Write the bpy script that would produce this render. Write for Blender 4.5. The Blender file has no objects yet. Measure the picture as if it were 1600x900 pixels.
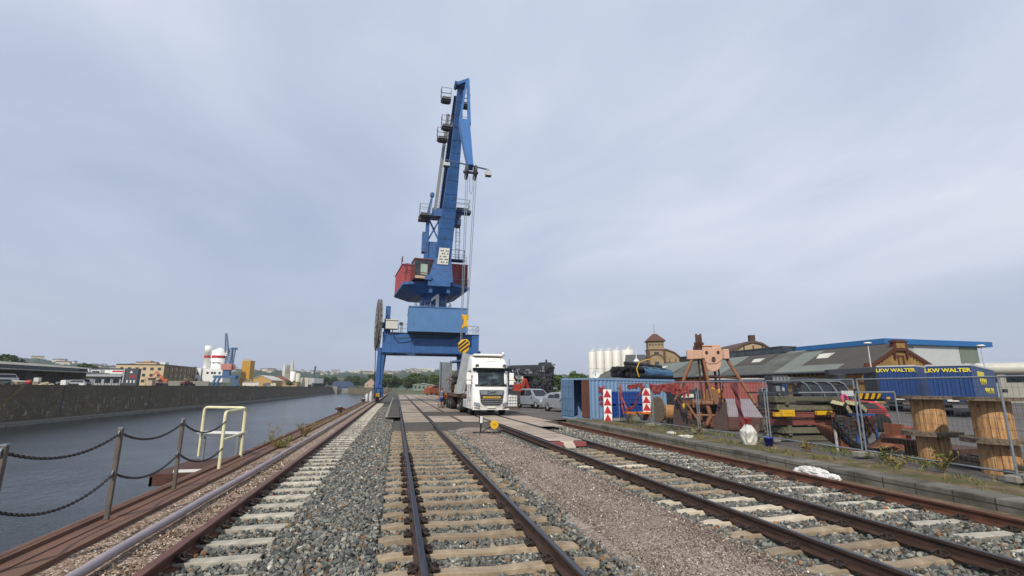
import bpy, math, random
import numpy as np
from mathutils import Vector, Matrix, noise
R_ = math.radians
SC = bpy.context.scene
COL = SC.collection
rnd = random.Random(7)

def hexc(h):
    h = h.lstrip('#')
    v = [int(h[i:i+2], 16)/255 for i in (0, 2, 4)]
    return tuple(.86*(c/12.92 if c <= .04045 else ((c+.055)/1.055)**2.4) for c in v) + (1.0,)

# ------------------------------------------------------------------ mesh builder
class MB:
    def __init__(s):
        s.v = []; s.f = []; s.m = []; s.sm = []; s.mi = 0
    def add(s, vs, fs, smooth=False, M=None):
        o = len(s.v)
        for p in vs:
            p = Vector(p)
            s.v.append(M @ p if M is not None else p)
        for f in fs:
            s.f.append([o+i for i in f]); s.m.append(s.mi); s.sm.append(smooth)
        return s
    def mat(s, i):
        s.mi = i; return s
    def box(s, x0, x1, y0, y1, z0, z1, M=None):
        vs = [(x0,y0,z0),(x1,y0,z0),(x1,y1,z0),(x0,y1,z0),(x0,y0,z1),(x1,y0,z1),(x1,y1,z1),(x0,y1,z1)]
        return s.add(vs, [(3,2,1,0),(4,5,6,7),(0,1,5,4),(1,2,6,5),(2,3,7,6),(3,0,4,7)], False, M)
    def cbox(s, c, d, M=None):
        return s.box(c[0]-d[0]/2, c[0]+d[0]/2, c[1]-d[1]/2, c[1]+d[1]/2, c[2]-d[2]/2, c[2]+d[2]/2, M)
    def bar(s, p, q, w, h=None, w2=None, h2=None, up=(0,0,1)):
        p = Vector(p); q = Vector(q); h = w if h is None else h
        w2 = w if w2 is None else w2; h2 = h if h2 is None else h2
        d = (q-p).normalized(); u = Vector(up)
        if abs(d.dot(u)) > .97: u = Vector((0,1,0)) if abs(d.y) < .9 else Vector((1,0,0))
        a = d.cross(u).normalized(); b = a.cross(d).normalized()
        vs = []
        for c, ww, hh in ((p,w,h),(q,w2,h2)):
            for i, j in ((-1,-1),(1,-1),(1,1),(-1,1)):
                vs.append(c + a*(i*ww/2) + b*(j*hh/2))
        return s.add(vs, [(0,1,2,3),(7,6,5,4),(0,4,5,1),(1,5,6,2),(2,6,7,3),(3,7,4,0)])
    def cyl(s, p, q, r, r2=None, n=12, caps=True, smooth=True):
        p = Vector(p); q = Vector(q); r2 = r if r2 is None else r2
        d = (q-p).normalized(); u = Vector((0,0,1)) if abs(d.z) < .9 else Vector((1,0,0))
        a = d.cross(u).normalized(); b = d.cross(a).normalized()
        vs = []
        for c, rr in ((p,r),(q,r2)):
            for i in range(n):
                t = 2*math.pi*i/n
                vs.append(c + a*(rr*math.cos(t)) + b*(rr*math.sin(t)))
        s.add(vs, [(i,(i+1)%n,n+(i+1)%n,n+i) for i in range(n)], smooth)
        if caps:
            s.add(vs[:n], [tuple(range(n-1,-1,-1))]); s.add(vs[n:], [tuple(range(n))])
        return s
    def tube(s, pts, r, n=8, caps=True):
        pts = [Vector(p) for p in pts]; rings = []
        a = None
        for i, p in enumerate(pts):
            d = (pts[min(i+1,len(pts)-1)] - pts[max(i-1,0)]).normalized()
            if a is None:
                u = Vector((0,0,1)) if abs(d.z) < .9 else Vector((1,0,0))
                a = d.cross(u).normalized()
            else:
                a = (a - d*a.dot(d)).normalized()
            b = d.cross(a).normalized()
            rr = r[i] if isinstance(r, (list,tuple)) else r
            rings.append([p + a*(rr*math.cos(2*math.pi*k/n)) + b*(rr*math.sin(2*math.pi*k/n)) for k in range(n)])
        vs = [v for g in rings for v in g]
        fs = []
        for i in range(len(pts)-1):
            for k in range(n):
                fs.append((i*n+k, i*n+(k+1)%n, (i+1)*n+(k+1)%n, (i+1)*n+k))
        s.add(vs, fs, True)
        if caps:
            s.add(rings[0], [tuple(range(n-1,-1,-1))]); s.add(rings[-1], [tuple(range(n))])
        return s
    def prism(s, poly, d, smooth=False, M=None):
        d = Vector(d); n = len(poly); P = [Vector(p) for p in poly]
        vs = P + [p+d for p in P]
        nn = Vector((0,0,0))
        for i in range(n): nn += P[i].cross(P[(i+1)%n])
        flip = nn.dot(d) > 0
        fs = [tuple(range(n)) , tuple(range(2*n-1,n-1,-1))] + [(i, n+i, n+(i+1)%n, (i+1)%n) for i in range(n)]
        if flip: fs = [tuple(reversed(f)) for f in fs]
        return s.add(vs, fs, smooth, M)
    def lathe(s, c, prof, n=24, axis='z', smooth=True, a0=0, a1=2*math.pi):
        c = Vector(c); full = abs(a1-a0-2*math.pi) < 1e-6; k = n if full else n+1
        vs = []
        for (r, h) in prof:
            for i in range(k):
                t = a0+(a1-a0)*i/n
                x, y = r*math.cos(t), r*math.sin(t)
                vs.append(c + (Vector((x,y,h)) if axis == 'z' else Vector((h,x,y)) if axis == 'x' else Vector((y,h,x))))
        fs = []
        for j in range(len(prof)-1):
            for i in range(n):
                i2 = (i+1) % k
                fs.append((j*k+i, j*k+i2, (j+1)*k+i2, (j+1)*k+i))
        return s.add(vs, fs, smooth)
    def torus(s, c, axis, R, r, n=20, m=8):
        c = Vector(c); d = Vector(axis).normalized(); u = Vector((0,0,1)) if abs(d.z) < .9 else Vector((1,0,0))
        a = d.cross(u).normalized(); b = d.cross(a).normalized(); vs = []
        for i in range(n):
            t = 2*math.pi*i/n; e = a*math.cos(t)+b*math.sin(t)
            for j in range(m):
                q = 2*math.pi*j/m
                vs.append(c + e*(R+r*math.cos(q)) + d*(r*math.sin(q)))
        return s.add(vs, [(i*m+j, ((i+1)%n)*m+j, ((i+1)%n)*m+(j+1)%m, i*m+(j+1)%m) for i in range(n) for j in range(m)], True)
    def ball(s, c, r, n=12, m=8, sc=(1,1,1)):
        c = Vector(c); vs = [c+Vector((0,0,-r*sc[2]))]
        for j in range(1, m):
            q = -math.pi/2+math.pi*j/m
            for i in range(n):
                t = 2*math.pi*i/n
                vs.append(c+Vector((r*sc[0]*math.cos(q)*math.cos(t), r*sc[1]*math.cos(q)*math.sin(t), r*sc[2]*math.sin(q))))
        vs.append(c+Vector((0,0,r*sc[2]))); L = len(vs)-1
        fs = [(0, 1+(i+1)%n, 1+i) for i in range(n)]
        for j in range(m-2):
            for i in range(n):
                fs.append((1+j*n+i, 1+j*n+(i+1)%n, 1+(j+1)*n+(i+1)%n, 1+(j+1)*n+i))
        fs += [(L, 1+(m-2)*n+i, 1+(m-2)*n+(i+1)%n) for i in range(n)]
        return s.add(vs, fs, True)
    def quad(s, *p):
        return s.add(p, [tuple(range(len(p)))])
    def grid(s, fn, nu, nv, smooth=True):
        vs = [fn(i/nu, j/nv) for j in range(nv+1) for i in range(nu+1)]
        k = nu+1
        return s.add(vs, [(j*k+i, j*k+i+1, (j+1)*k+i+1, (j+1)*k+i) for j in range(nv) for i in range(nu)], smooth)
    def build(s, name, mats, parent=None, off=None, bevel=0, seg=2):
        me = bpy.data.meshes.new(name)
        if off is None and parent is not None and parent.get('_w'): off = wloc(parent)
        o_ = Vector(off) if off is not None else Vector((0,0,0))
        me.from_pydata([tuple(v-o_) for v in s.v], [], s.f)
        for m in (mats if isinstance(mats, (list,tuple)) else [mats]): me.materials.append(m)
        me.polygons.foreach_set('material_index', s.m)
        me.polygons.foreach_set('use_smooth', s.sm)
        me.update()
        o = bpy.data.objects.new(name, me); COL.objects.link(o)
        if parent is not None: o.parent = parent
        elif off is not None: o.location = o_
        if bevel:
            b = o.modifiers.new('b', 'BEVEL'); b.width = bevel; b.segments = seg; b.limit_method = 'ANGLE'; b.angle_limit = R_(32)
            b.harden_normals = False
        return o

def wloc(o):
    l = Vector((0,0,0))
    while o is not None:
        l += Vector(o.location); o = o.parent
    return l

def thing(name, label, cat, loc=(0,0,0), rz=0, group=None, world=False):
    o = bpy.data.objects.new(name, None); COL.objects.link(o)
    o.location = loc; o.rotation_euler = (0,0,rz); o.empty_display_size = .2
    tag(o, label, cat, group)
    if world: o['_w'] = 1
    return o
def tag(o, label=None, cat=None, group=None, kind=None):
    if label: o['label'] = label
    if cat: o['category'] = cat
    if group: o['group'] = group
    if kind: o['kind'] = kind
    return o
KIDS = {}
def copy_tree(o, parent=None, loc=None, rz=None, label=None, group=None, scale=None):
    c = o.copy(); COL.objects.link(c)
    if parent is not None: c.parent = parent
    if loc is not None: c.location = loc
    if rz is not None: c.rotation_euler = (0,0,rz)
    if label: c['label'] = label
    if group: c['group'] = group
    if scale: c.scale = scale if isinstance(scale, (tuple,list)) else (scale,)*3
    for ch in list(o.children):
        copy_tree(ch, c)
    return c
def text(name, body, size, mat, loc, rot, parent=None, extr=.004, align='CENTER', shear=0, bold=0, sx=1, sp=1):
    cu = bpy.data.curves.new(name, 'FONT'); cu.body = body; cu.size = size; cu.extrude = extr
    cu.align_x = align; cu.align_y = 'CENTER'; cu.shear = shear; cu.offset = bold; cu.space_character = sp
    cu.resolution_u = 3
    cu.materials.append(mat)
    tmp = bpy.data.objects.new(name, cu); COL.objects.link(tmp); bpy.context.view_layer.update()
    me = bpy.data.meshes.new_from_object(tmp.evaluated_get(bpy.context.evaluated_depsgraph_get())); bpy.data.objects.remove(tmp)
    o = bpy.data.objects.new(name, me); COL.objects.link(o)
    if parent is not None and parent.get('_w'): loc = Vector(loc)-wloc(parent)
    o.location = loc; o.rotation_euler = rot; o.scale = (sx,1,1)
    if parent is not None: o.parent = parent
    return o

# ------------------------------------------------------------------ materials
class NT:
    def __init__(s, name):
        s.m = bpy.data.materials.new(name); s.m.use_nodes = True
        s.t = s.m.node_tree; s.n = s.t.nodes; s.l = s.t.links
        s.b = s.n['Principled BSDF']; s.tc = s.n.new('ShaderNodeTexCoord')
    def node(s, t, **k):
        x = s.n.new(t)
        for a, b in k.items():
            if a.startswith('i_'): x.inputs[a[2:]].default_value = b
            else: setattr(x, a, b)
        return x
    def vec(s, scale=(1,1,1), src='Object'):
        m = s.node('ShaderNodeMapping'); m.inputs['Scale'].default_value = scale
        s.l.new(s.tc.outputs[src], m.inputs[0]); return m.outputs[0]
    def noise(s, scale, vec=None, detail=4, rough=.55, out=0):
        x = s.node('ShaderNodeTexNoise'); x.inputs['Scale'].default_value = scale
        x.inputs['Detail'].default_value = detail; x.inputs['Roughness'].default_value = rough
        s.l.new(vec if vec is not None else s.vec(), x.inputs['Vector']); return x.outputs[out]
    def vor(s, scale, vec=None, out='Distance', feat='F1', rand=1):
        x = s.node('ShaderNodeTexVoronoi', feature=feat); x.inputs['Scale'].default_value = scale
        x.inputs['Randomness'].default_value = rand
        s.l.new(vec if vec is not None else s.vec(), x.inputs['Vector']); return x.outputs[out]
    def ramp(s, fac, stops, interp='LINEAR'):
        x = s.node('ShaderNodeValToRGB'); e = x.color_ramp.elements; x.color_ramp.interpolation = interp
        while len(e) < len(stops): e.new(.5)
        for k, (p, c) in enumerate(stops):
            e[k].position = p; e[k].color = hexc(c) if isinstance(c, str) else (c,c,c,1) if not isinstance(c, tuple) else c
        s.l.new(fac, x.inputs[0]); return x.outputs[0]
    def mix(s, fac, a, b, mode='MIX'):
        x = s.node('ShaderNodeMix', data_type='RGBA', blend_type=mode)
        for i, v in ((0,fac),(6,a),(7,b)):
            if hasattr(v, 'is_output') or isinstance(v, bpy.types.NodeSocket): s.l.new(v, x.inputs[i])
            elif isinstance(v, str): x.inputs[i].default_value = hexc(v)
            elif i and isinstance(v, (int,float)): x.inputs[i].default_value = (v,v,v,1)
            else: x.inputs[i].default_value = v
        return x.outputs[2]
    def math(s, op, a, b=0.0, clamp=False):
        x = s.node('ShaderNodeMath', operation=op, use_clamp=clamp)
        for i, v in enumerate((a,b)):
            if isinstance(v, bpy.types.NodeSocket): s.l.new(v, x.inputs[i])
            else: x.inputs[i].default_value = v
        return x.outputs[0]
    def bump(s, h, strength=.3, dist=.02, prev=None):
        x = s.node('ShaderNodeBump'); x.inputs['Strength'].default_value = strength; x.inputs['Distance'].default_value = dist
        s.l.new(h, x.inputs['Height'])
        if prev is not None: s.l.new(prev, x.inputs['Normal'])
        return x.outputs[0]
    def fin(s, col=None, rough=.6, metal=0, normal=None, spec=None):
        i = s.b.inputs
        if col is not None:
            if isinstance(col, bpy.types.NodeSocket): s.l.new(col, i['Base Color'])
            else: i['Base Color'].default_value = hexc(col) if isinstance(col, str) else col
        if isinstance(rough, bpy.types.NodeSocket): s.l.new(rough, i['Roughness'])
        else: i['Roughness'].default_value = rough
        i['Metallic'].default_value = metal
        if spec is not None: i['Specular IOR Level'].default_value = spec
        if normal is not None: s.l.new(normal, i['Normal'])
        return s.m

def paint(name, hx, rough=.45, var=.12, scale=1.2, rust=0, rusthex='#5a3320', streak=.2, bump=.02, metal=0, rscale=3):
    t = NT(name); c = hexc(hx)
    n = t.noise(scale, detail=6)
    lo = tuple(x*(1-var) for x in c[:3])+(1,); hi = tuple(min(1,x*(1+var)) for x in c[:3])+(1,)
    col = t.ramp(n, [(.3, lo), (.7, hi)])
    if streak:
        sv = t.noise(1.0, t.vec((6,6,.5)), 5)
        d = tuple(x*.45+.012 for x in c[:3])+(1,)
        col = t.mix(t.math('MULTIPLY', t.ramp(sv, [(.5,0.),(.8,1.)]), streak), col, d)
    if rust:
        rv = t.noise(rscale, detail=9, rough=.68)
        col = t.mix(t.ramp(rv, [(.72-rust*.35, 0.), (.78-rust*.35, 1.)]), col, rusthex)
    rg = t.ramp(t.noise(scale*4), [(.3, max(0,rough-.1)), (.7, min(1,rough+.15))])
    nb = t.bump(t.noise(25, detail=3), .25, bump) if bump else None
    return t.fin(col, rg, metal, nb)

def concrete(name, hx, var=.25, scale=4, stain=.35, bumps=.3, stainhex='#4a4034'):
    t = NT(name); c = hexc(hx)
    n = t.noise(scale, detail=8, rough=.65); oi = t.node('ShaderNodeObjectInfo')
    lo = tuple(x*(1-var) for x in c[:3])+(1,); hi = tuple(min(1,x*(1+var)) for x in c[:3])+(1,)
    col = t.ramp(n, [(.3, lo), (.72, hi)])
    col = t.mix(t.math('MULTIPLY', t.ramp(t.noise(1.7, detail=6), [(.5,0.),(.72,1.)]), stain), col, stainhex)
    k = t.ramp(oi.outputs['Random'], [(0, .78), (1, 1.12)])
    col = t.mix(1.0, col, k, 'MULTIPLY')
    nb = t.bump(t.noise(60, detail=4), bumps, .006)
    return t.fin(col, .85, 0, nb, .25)

def corr_vec(t, a):   # coordinate triple (a, z) for textures on upright faces
    s = t.node('ShaderNodeSeparateXYZ'); t.l.new(t.tc.outputs['Object'], s.inputs[0])
    c = t.node('ShaderNodeCombineXYZ')
    t.l.new(s.outputs[{'x':0,'y':1}[a]], c.inputs[0]); t.l.new(s.outputs[2], c.inputs[1]); return c.outputs[0]

def bricks(name, c1, c2, mortar, a='x', bw=.25, bh=.075, ms=.012, dirt=.3):
    t = NT(name)
    if a == 'xy':
        s = t.node('ShaderNodeSeparateXYZ'); t.l.new(t.tc.outputs['Object'], s.inputs[0])
        cc = t.node('ShaderNodeCombineXYZ'); t.l.new(t.math('ADD', s.outputs[0], s.outputs[1]), cc.inputs[0]); t.l.new(s.outputs[2], cc.inputs[1]); v = cc.outputs[0]
    else: v = corr_vec(t, a)
    b = t.node('ShaderNodeTexBrick'); b.inputs['Scale'].default_value = 1
    b.inputs['Brick Width'].default_value = bw; b.inputs['Row Height'].default_value = bh; b.inputs['Mortar Size'].default_value = ms
    b.inputs['Color1'].default_value = hexc(c1); b.inputs['Color2'].default_value = hexc(c2); b.inputs['Mortar'].default_value = hexc(mortar)
    t.l.new(v, b.inputs[0])
    col = t.mix(t.math('MULTIPLY', t.ramp(t.noise(.6, detail=7), [(.45,0.),(.7,1.)]), dirt), b.outputs[0], '#2c241c')
    return t.fin(col, .9, 0, t.bump(b.outputs[1], -.4, .01), .2)

MT = {}
def mats():
    M = MT
    M['blue'] = paint('crane_blue_paint', '#285a94', .48, .2, .45, .45, '#3a3a44', .42, .01)
    M['blue2'] = paint('crane_block_blue', '#4d7aab', .55, .1, .6, .25, '#4a5560', .3)
    M['darkblue'] = paint('dark_blue_paint', '#1d3a68', .5, .15, .8)
    M['red'] = paint('faded_red_paint', '#a8484e', .6, .18, .6, .5, '#6d4440', .4)
    M['redbrown'] = paint('cab_red_brown', '#6a2a24', .55, .2, 1.5, .2)
    M['grey'] = paint('grey_steel', '#7d8387', .45, .15, 2, metal=.3)
    M['galv'] = paint('galvanised_steel', '#8d959b', .42, .12, 4, metal=.55, streak=.1)
    M['lgrey'] = paint('light_grey_paint', '#b9bcbc', .5, .1, 1)
    M['dgrey'] = paint('dark_grey_paint', '#33373c', .5, .2, 2)
    M['black'] = paint('black_rubber', '#141416', .7, .25, 4, streak=.1)
    M['tyre'] = paint('tyre_rubber', '#1c1b1b', .85, .3, 6, streak=.0)
    M['white'] = paint('white_paint', '#dcdcd8', .35, .05, 1, streak=.06)
    M['offwhite'] = paint('weathered_white', '#c9c7be', .55, .1, .7, streak=.25)
    M['clip'] = paint('rail_clip_steel', '#30251f', .75, .3, 8, .2, '#4a3024', .1)
    M['wire'] = paint('fence_wire', '#565c61', .5, .1, 4, metal=.4, streak=0)
    M['yellow'] = paint('yellow_paint', '#d9a80f', .45, .12, 2, .12)
    M['pyellow'] = paint('pale_yellow_tube', '#d8d2a8', .5, .12, 5, .16, '#5b4426', .15)
    M['orange'] = paint('orange_paint', '#c9701c', .5, .15, 2, .12)
    M['oranger'] = paint('orange_red_paint', '#c23a1e', .45, .12, 2)
    M['rust'] = paint('rusty_steel', '#4a2d22', .8, .3, 5, .4, '#3a2018', .3, .03)
    M['rust2'] = paint('light_rust', '#7d4a30', .8, .25, 6, .3, '#4a2a1c', .3, .03)
    M['chrome'] = paint('bright_metal', '#c4c6c8', .2, .05, 3, metal=.9, streak=0)
    M['tan'] = paint('tan_barrel', '#a9794a', .7, .2, 3, .1)
    t = NT('glass_dark'); t.fin('#11181a', .08, 0, None, .5); M['glass'] = t.m
    t = NT('windscreen_reflections'); M['screen'] = t.fin(t.ramp(t.noise(1.6, t.vec((1,1,2.2)), 5), [(.35,'#141b1c'),(.55,'#2f3b3d'),(.7,'#55646a')]), .06, 0, None, .5)  # paler noise patches paint reflections into the windscreen colour
    t = NT('glass_window'); M['window'] = t.fin(t.ramp(t.noise(.8), [(.3,'#1a2228'),(.7,'#3a454c')]), .12, 0, None, .6)
    t = NT('headlamp_glass'); M['lamp'] = t.fin(t.ramp(t.noise(9), [(.3,'#5c6268'),(.7,'#c8ccd0')]), .12, .4)
    t = NT('clear_light'); t.fin('#e8e6da', .25); M['light'] = t.m
    M['plate'] = paint('number_plate', '#d8d8cf', .4, .03, 1, streak=0)
    M['yplate'] = paint('yellow_plate', '#d6a73c', .45, .05, 1, streak=0)
    M['txt_dark'] = paint('dark_lettering', '#1d1f22', .5, .05, 1, streak=0)
    M['txt_white'] = paint('white_lettering', '#e6e6e2', .5, .03, 1, streak=0)
    M['txt_yellow'] = paint('yellow_lettering', '#e3d137', .5, .05, 1, streak=.05)
    M['txt_red'] = paint('red_lettering', '#b3202c', .5, .05, 1, streak=0)
    M['conc_w'] = concrete('pale_sleeper_concrete', '#b4aea0', .25, 5, .45)
    M['conc_t'] = concrete('tan_sleeper_concrete', '#9a8a74', .32, 6, .75, stainhex='#54432f')
    M['conc_wh'] = concrete('new_sleeper_concrete', '#c9bda8', .15, 5, .2)
    M['conc_g'] = concrete('grey_concrete', '#8e8b82', .25, 2, .4)
    M['conc_d'] = concrete('mossy_concrete', '#6d6a58', .35, 3, .6, stainhex='#3a3a22')
    # wood
    t = NT('drum_planks'); v = t.vec((1,1,.12)); g = t.noise(22, v, 8, .6); kn = t.noise(3, None, 2)
    oi = t.vor(9, t.vec((1,1,0)), 'Color')
    col = t.ramp(g, [(.25,'#7a5636'),(.5,'#ad855a'),(.75,'#cba87a')])
    col = t.mix(t.ramp(kn, [(.62,0.),(.7,.7)]), col, '#5a3716')
    M['wood'] = t.fin(col, .7, 0, t.bump(g, .2, .004), .3)
    t = NT('grey_old_timber'); g = t.noise(18, t.vec((.3,1,1)), 8, .6)
    M['wood_g'] = t.fin(t.ramp(g, [(.3,'#4a3f34'),(.7,'#8a7c6a')]), .85, 0, t.bump(g, .4, .006), .2)
    # rails: rusty flanks
    t = NT('rail_rust'); g = t.noise(14, t.vec((1,.25,1)), 7)
    M['railrust'] = t.fin(t.ramp(g, [(.3,'#40281e'),(.6,'#633c2b'),(.8,'#7c4e39')]), .75, .1, t.bump(g, .25, .004))
    t = NT('rail_dark'); g = t.noise(14, t.vec((1,.25,1)), 7)
    M['raildark'] = t.fin(t.ramp(g, [(.3,'#2a1d17'),(.6,'#463025'),(.8,'#5f4434')]), .7, .1, t.bump(g, .25, .004))
    t = NT('rail_head_steel'); g = t.noise(6, t.vec((8,.2,1)), 4)
    M['railtop'] = t.fin(t.ramp(g, [(.35,'#34343a'),(.7,'#5c5d63')]), .34, .75)
    t = NT('rail_head_worn'); g = t.noise(9, t.vec((8,.3,1)), 4)
    M['railtop2'] = t.fin(t.ramp(g, [(.35,'#553326'),(.7,'#7d5140')]), .5, .3)
mats()

# ------------------------------------------------------------------ camera, sun, sky
CAM = dict(f=750.0, th=0.2051745675704707, ps=0.22962504929302038)
cam_d = bpy.data.cameras.new('camera'); cam = bpy.data.objects.new('camera', cam_d); COL.objects.link(cam)
Fv = Vector((0.22283835852502173, 0.9533277847463836, 0.20373806909958397))
Rv = Vector((0.9734560411808716, -0.22879866833913204, 0.0058741173554115265))
Uv = Vector((-0.05221495818574564, -0.19702107551425263, 0.9790078109723478))
m = Matrix((Rv, Uv, -Fv)).transposed().to_4x4(); m.translation = Vector((0,0,1.77)); cam.matrix_world = m
cam_d.sensor_width = 36; cam_d.lens = 36*750/1600; cam_d.clip_start = .05; cam_d.clip_end = 12000
SC.camera = cam

SUN_EL, SUN_AZ = 41, 208          # degrees; azimuth clockwise from +Y (towards +X)
sd = Vector((math.sin(R_(SUN_AZ))*math.cos(R_(SUN_EL)), math.cos(R_(SUN_AZ))*math.cos(R_(SUN_EL)), math.sin(R_(SUN_EL))))
sun_d = bpy.data.lights.new('sun', 'SUN'); sun_d.energy = 4.3; sun_d.angle = R_(.8); sun_d.color = (1,.93,.82)
sun = bpy.data.objects.new('sun', sun_d); COL.objects.link(sun); sun.rotation_euler = (-sd).to_track_quat('-Z','Y').to_euler()
sun.location = (0,-20,60)

W = bpy.data.worlds.new('World'); SC.world = W; W.use_nodes = True
nt = W.node_tree; nt.nodes.clear()
def wn(t, **k):
    x = nt.nodes.new(t)
    for a, b in k.items(): setattr(x, a, b)
    return x
sky = wn('ShaderNodeTexSky', sky_type='NISHITA', sun_disc=False, sun_elevation=R_(SUN_EL), sun_rotation=R_(SUN_AZ), air_density=1.2, dust_density=1.6, ozone_density=2.0)
tc = wn('ShaderNodeTexCoord'); sep = wn('ShaderNodeSeparateXYZ'); nt.links.new(tc.outputs['Generated'], sep.inputs[0])
def wm(op, a, b=0.0, clamp=False):
    x = wn('ShaderNodeMath', operation=op, use_clamp=clamp)
    for i, v in enumerate((a,b)):
        if isinstance(v, bpy.types.NodeSocket): nt.links.new(v, x.inputs[i])
        else: x.inputs[i].default_value = v
    return x.outputs[0]
def wramp(f, st):
    x = wn('ShaderNodeValToRGB'); e = x.color_ramp.elements
    while len(e) < len(st): e.new(.5)
    for k, (p, c) in enumerate(st): e[k].position = p; e[k].color = c if isinstance(c, tuple) else (c,c,c,1)
    nt.links.new(f, x.inputs[0]); return x.outputs[0]
def wnoise(vec, sc, det, ro=.55, dist=0):
    x = wn('ShaderNodeTexNoise'); x.inputs['Scale'].default_value = sc; x.inputs['Detail'].default_value = det
    x.inputs['Roughness'].default_value = ro; x.inputs['Distortion'].default_value = dist; nt.links.new(vec, x.inputs['Vector']); return x.outputs[0]
# a cloud layer far overhead: direction projected on a horizontal sheet
zz = wm('ADD', wm('MAXIMUM', sep.outputs[2], 0.0), .16)
cmb = wn('ShaderNodeCombineXYZ'); nt.links.new(wm('DIVIDE', sep.outputs[0], zz), cmb.inputs[0]); nt.links.new(wm('DIVIDE', sep.outputs[1], zz), cmb.inputs[1])
mp = wn('ShaderNodeMapping'); nt.links.new(cmb.outputs[0], mp.inputs[0]); mp.inputs['Rotation'].default_value = (0,0,R_(25)); mp.inputs['Scale'].default_value = (.8,.6,1); mp.inputs['Location'].default_value = (3.1,1.7,0)
n1 = wnoise(mp.outputs[0], .5, 5, .5, .5); n2 = wnoise(mp.outputs[0], 1.5, 7, .58, 1.0)
cl = wm('ADD', wm('MULTIPLY', n1, .8), wm('MULTIPLY', n2, .2))
ccol = wramp(cl, [(.30, (4.4,5.15,6.9,1)), (.46, (5.95,6.6,8.1,1)), (.62, (8.6,8.95,9.8,1))])
cov = wramp(cl, [(.30, .75), (.46, .9), (.6, .97)])
hm0 = wn('ShaderNodeMix', data_type='RGBA'); nt.links.new(wramp(sep.outputs[2], [(0.02, .85), (.16, .45), (.34, 0.)]), hm0.inputs[0]); nt.links.new(ccol, hm0.inputs[6]); hm0.inputs[7].default_value = (5.7,6.25,7.5,1); ccol = hm0.outputs[2]
gr_ = wramp(sep.outputs[2], [(0.0, (.86,.89,.93,1)), (.22, (.93,.95,.97,1)), (.55, (1.10,1.09,1.07,1)), (1.0, (1.12,1.11,1.09,1))])
gm = wn('ShaderNodeMix', data_type='RGBA', blend_type='MULTIPLY'); gm.inputs[0].default_value = 1; nt.links.new(ccol, gm.inputs[6]); nt.links.new(gr_, gm.inputs[7]); ccol = gm.outputs[2]
mx = wn('ShaderNodeMix', data_type='RGBA'); nt.links.new(cov, mx.inputs[0]); nt.links.new(sky.outputs[0], mx.inputs[6]); nt.links.new(ccol, mx.inputs[7])
bg = wn('ShaderNodeBackground'); bg.inputs[1].default_value = .1; nt.links.new(mx.outputs[2], bg.inputs[0])
wo = wn('ShaderNodeOutputWorld'); nt.links.new(bg.outputs[0], wo.inputs[0])
SC.view_settings.view_transform = 'Standard'; SC.view_settings.look = 'None'; SC.view_settings.gamma = 1
SC.view_settings.exposure = 0; SC.view_settings.use_curve_mapping = False
SC.render.engine = 'CYCLES'
SC.cycles.max_bounces = 6; SC.cycles.diffuse_bounces = 3; SC.cycles.glossy_bounces = 3; SC.cycles.use_denoising = True
# ================================================================== GROUND, WATER, TRACKS
def attr_col(me, arr):
    a = me.attributes.new('col', 'FLOAT_COLOR', 'POINT'); a.data.foreach_set('color', np.asarray(arr, dtype=np.float32).ravel())

def flat(name, rects, mat, z, kind='structure'):
    b = MB()
    for (x0,x1,y0,y1) in rects: b.quad((x0,y0,z),(x1,y0,z),(x1,y1,z),(x0,y1,z))
    o = b.build(name, mat); tag(o, kind=kind); return o

# --- materials of the ground
t = NT('ballast_bed'); v1 = t.vor(26, None, 'Color'); d1 = t.vor(26, None, 'Distance')
sx = t.node('ShaderNodeSeparateXYZ'); t.l.new(v1, sx.inputs[0])
col = t.ramp(sx.outputs[0], [(0,'#2c3031'),(.35,'#444a4a'),(.6,'#555a58'),(.8,'#64645e'),(.95,'#6c5c4a'),(1,'#6f4a30')])
col = t.mix(t.ramp(t.noise(.5), [(.45,0.),(.75,.35)]), col, '#5d5245')
M_BED = t.fin(col, .9, 0, t.bump(d1, -1.0, .03), .2)
t = NT('ballast_stone'); a = t.node('ShaderNodeAttribute', attribute_name='col')
col = t.mix(t.ramp(t.noise(45, detail=5), [(.35,.65),(.7,1.15)]), '#000000', a.outputs[0]); 
M_STONE = t.fin(t.mix(1.0, a.outputs[0], t.ramp(t.noise(40, detail=5), [(.3,.72),(.7,1.2)]), 'MULTIPLY'), .8, 0, t.bump(t.noise(90, detail=3), .3, .004), .3)
t = NT('pink_gravel'); v1 = t.vor(75, None, 'Color'); d1 = t.vor(75)
sx = t.node('ShaderNodeSeparateXYZ'); t.l.new(v1, sx.inputs[0])
col = t.ramp(sx.outputs[0], [(0,'#5f5046'),(.4,'#7f7064'),(.7,'#998b80'),(.9,'#b7aca1'),(1,'#d8d0c6')])
v2 = t.vor(38, None, 'Color'); sx2 = t.node('ShaderNodeSeparateXYZ'); t.l.new(v2, sx2.inputs[0])
col = t.mix(.35, col, t.ramp(sx2.outputs[0], [(0,'#4c3f36'),(.35,'#75665a'),(.7,'#988a7e'),(1,'#cfc6bb')]))
col = t.mix(t.ramp(t.noise(.7, detail=8, rough=.7), [(.4,0.),(.7,.5)]), col, '#5a4c42')
M_PINK = t.fin(col, .9, 0, t.bump(t.vor(38), -.5, .014, t.bump(d1, -.9, .012)), .2)
t = NT('brown_gravel'); v1 = t.vor(48, None, 'Color'); d1 = t.vor(48)
sx = t.node('ShaderNodeSeparateXYZ'); t.l.new(v1, sx.inputs[0])
col = t.ramp(sx.outputs[0], [(0,'#54443a'),(.4,'#7d6a5c'),(.7,'#9c8876'),(.92,'#baa994'),(1,'#d9d0c2')])
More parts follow.
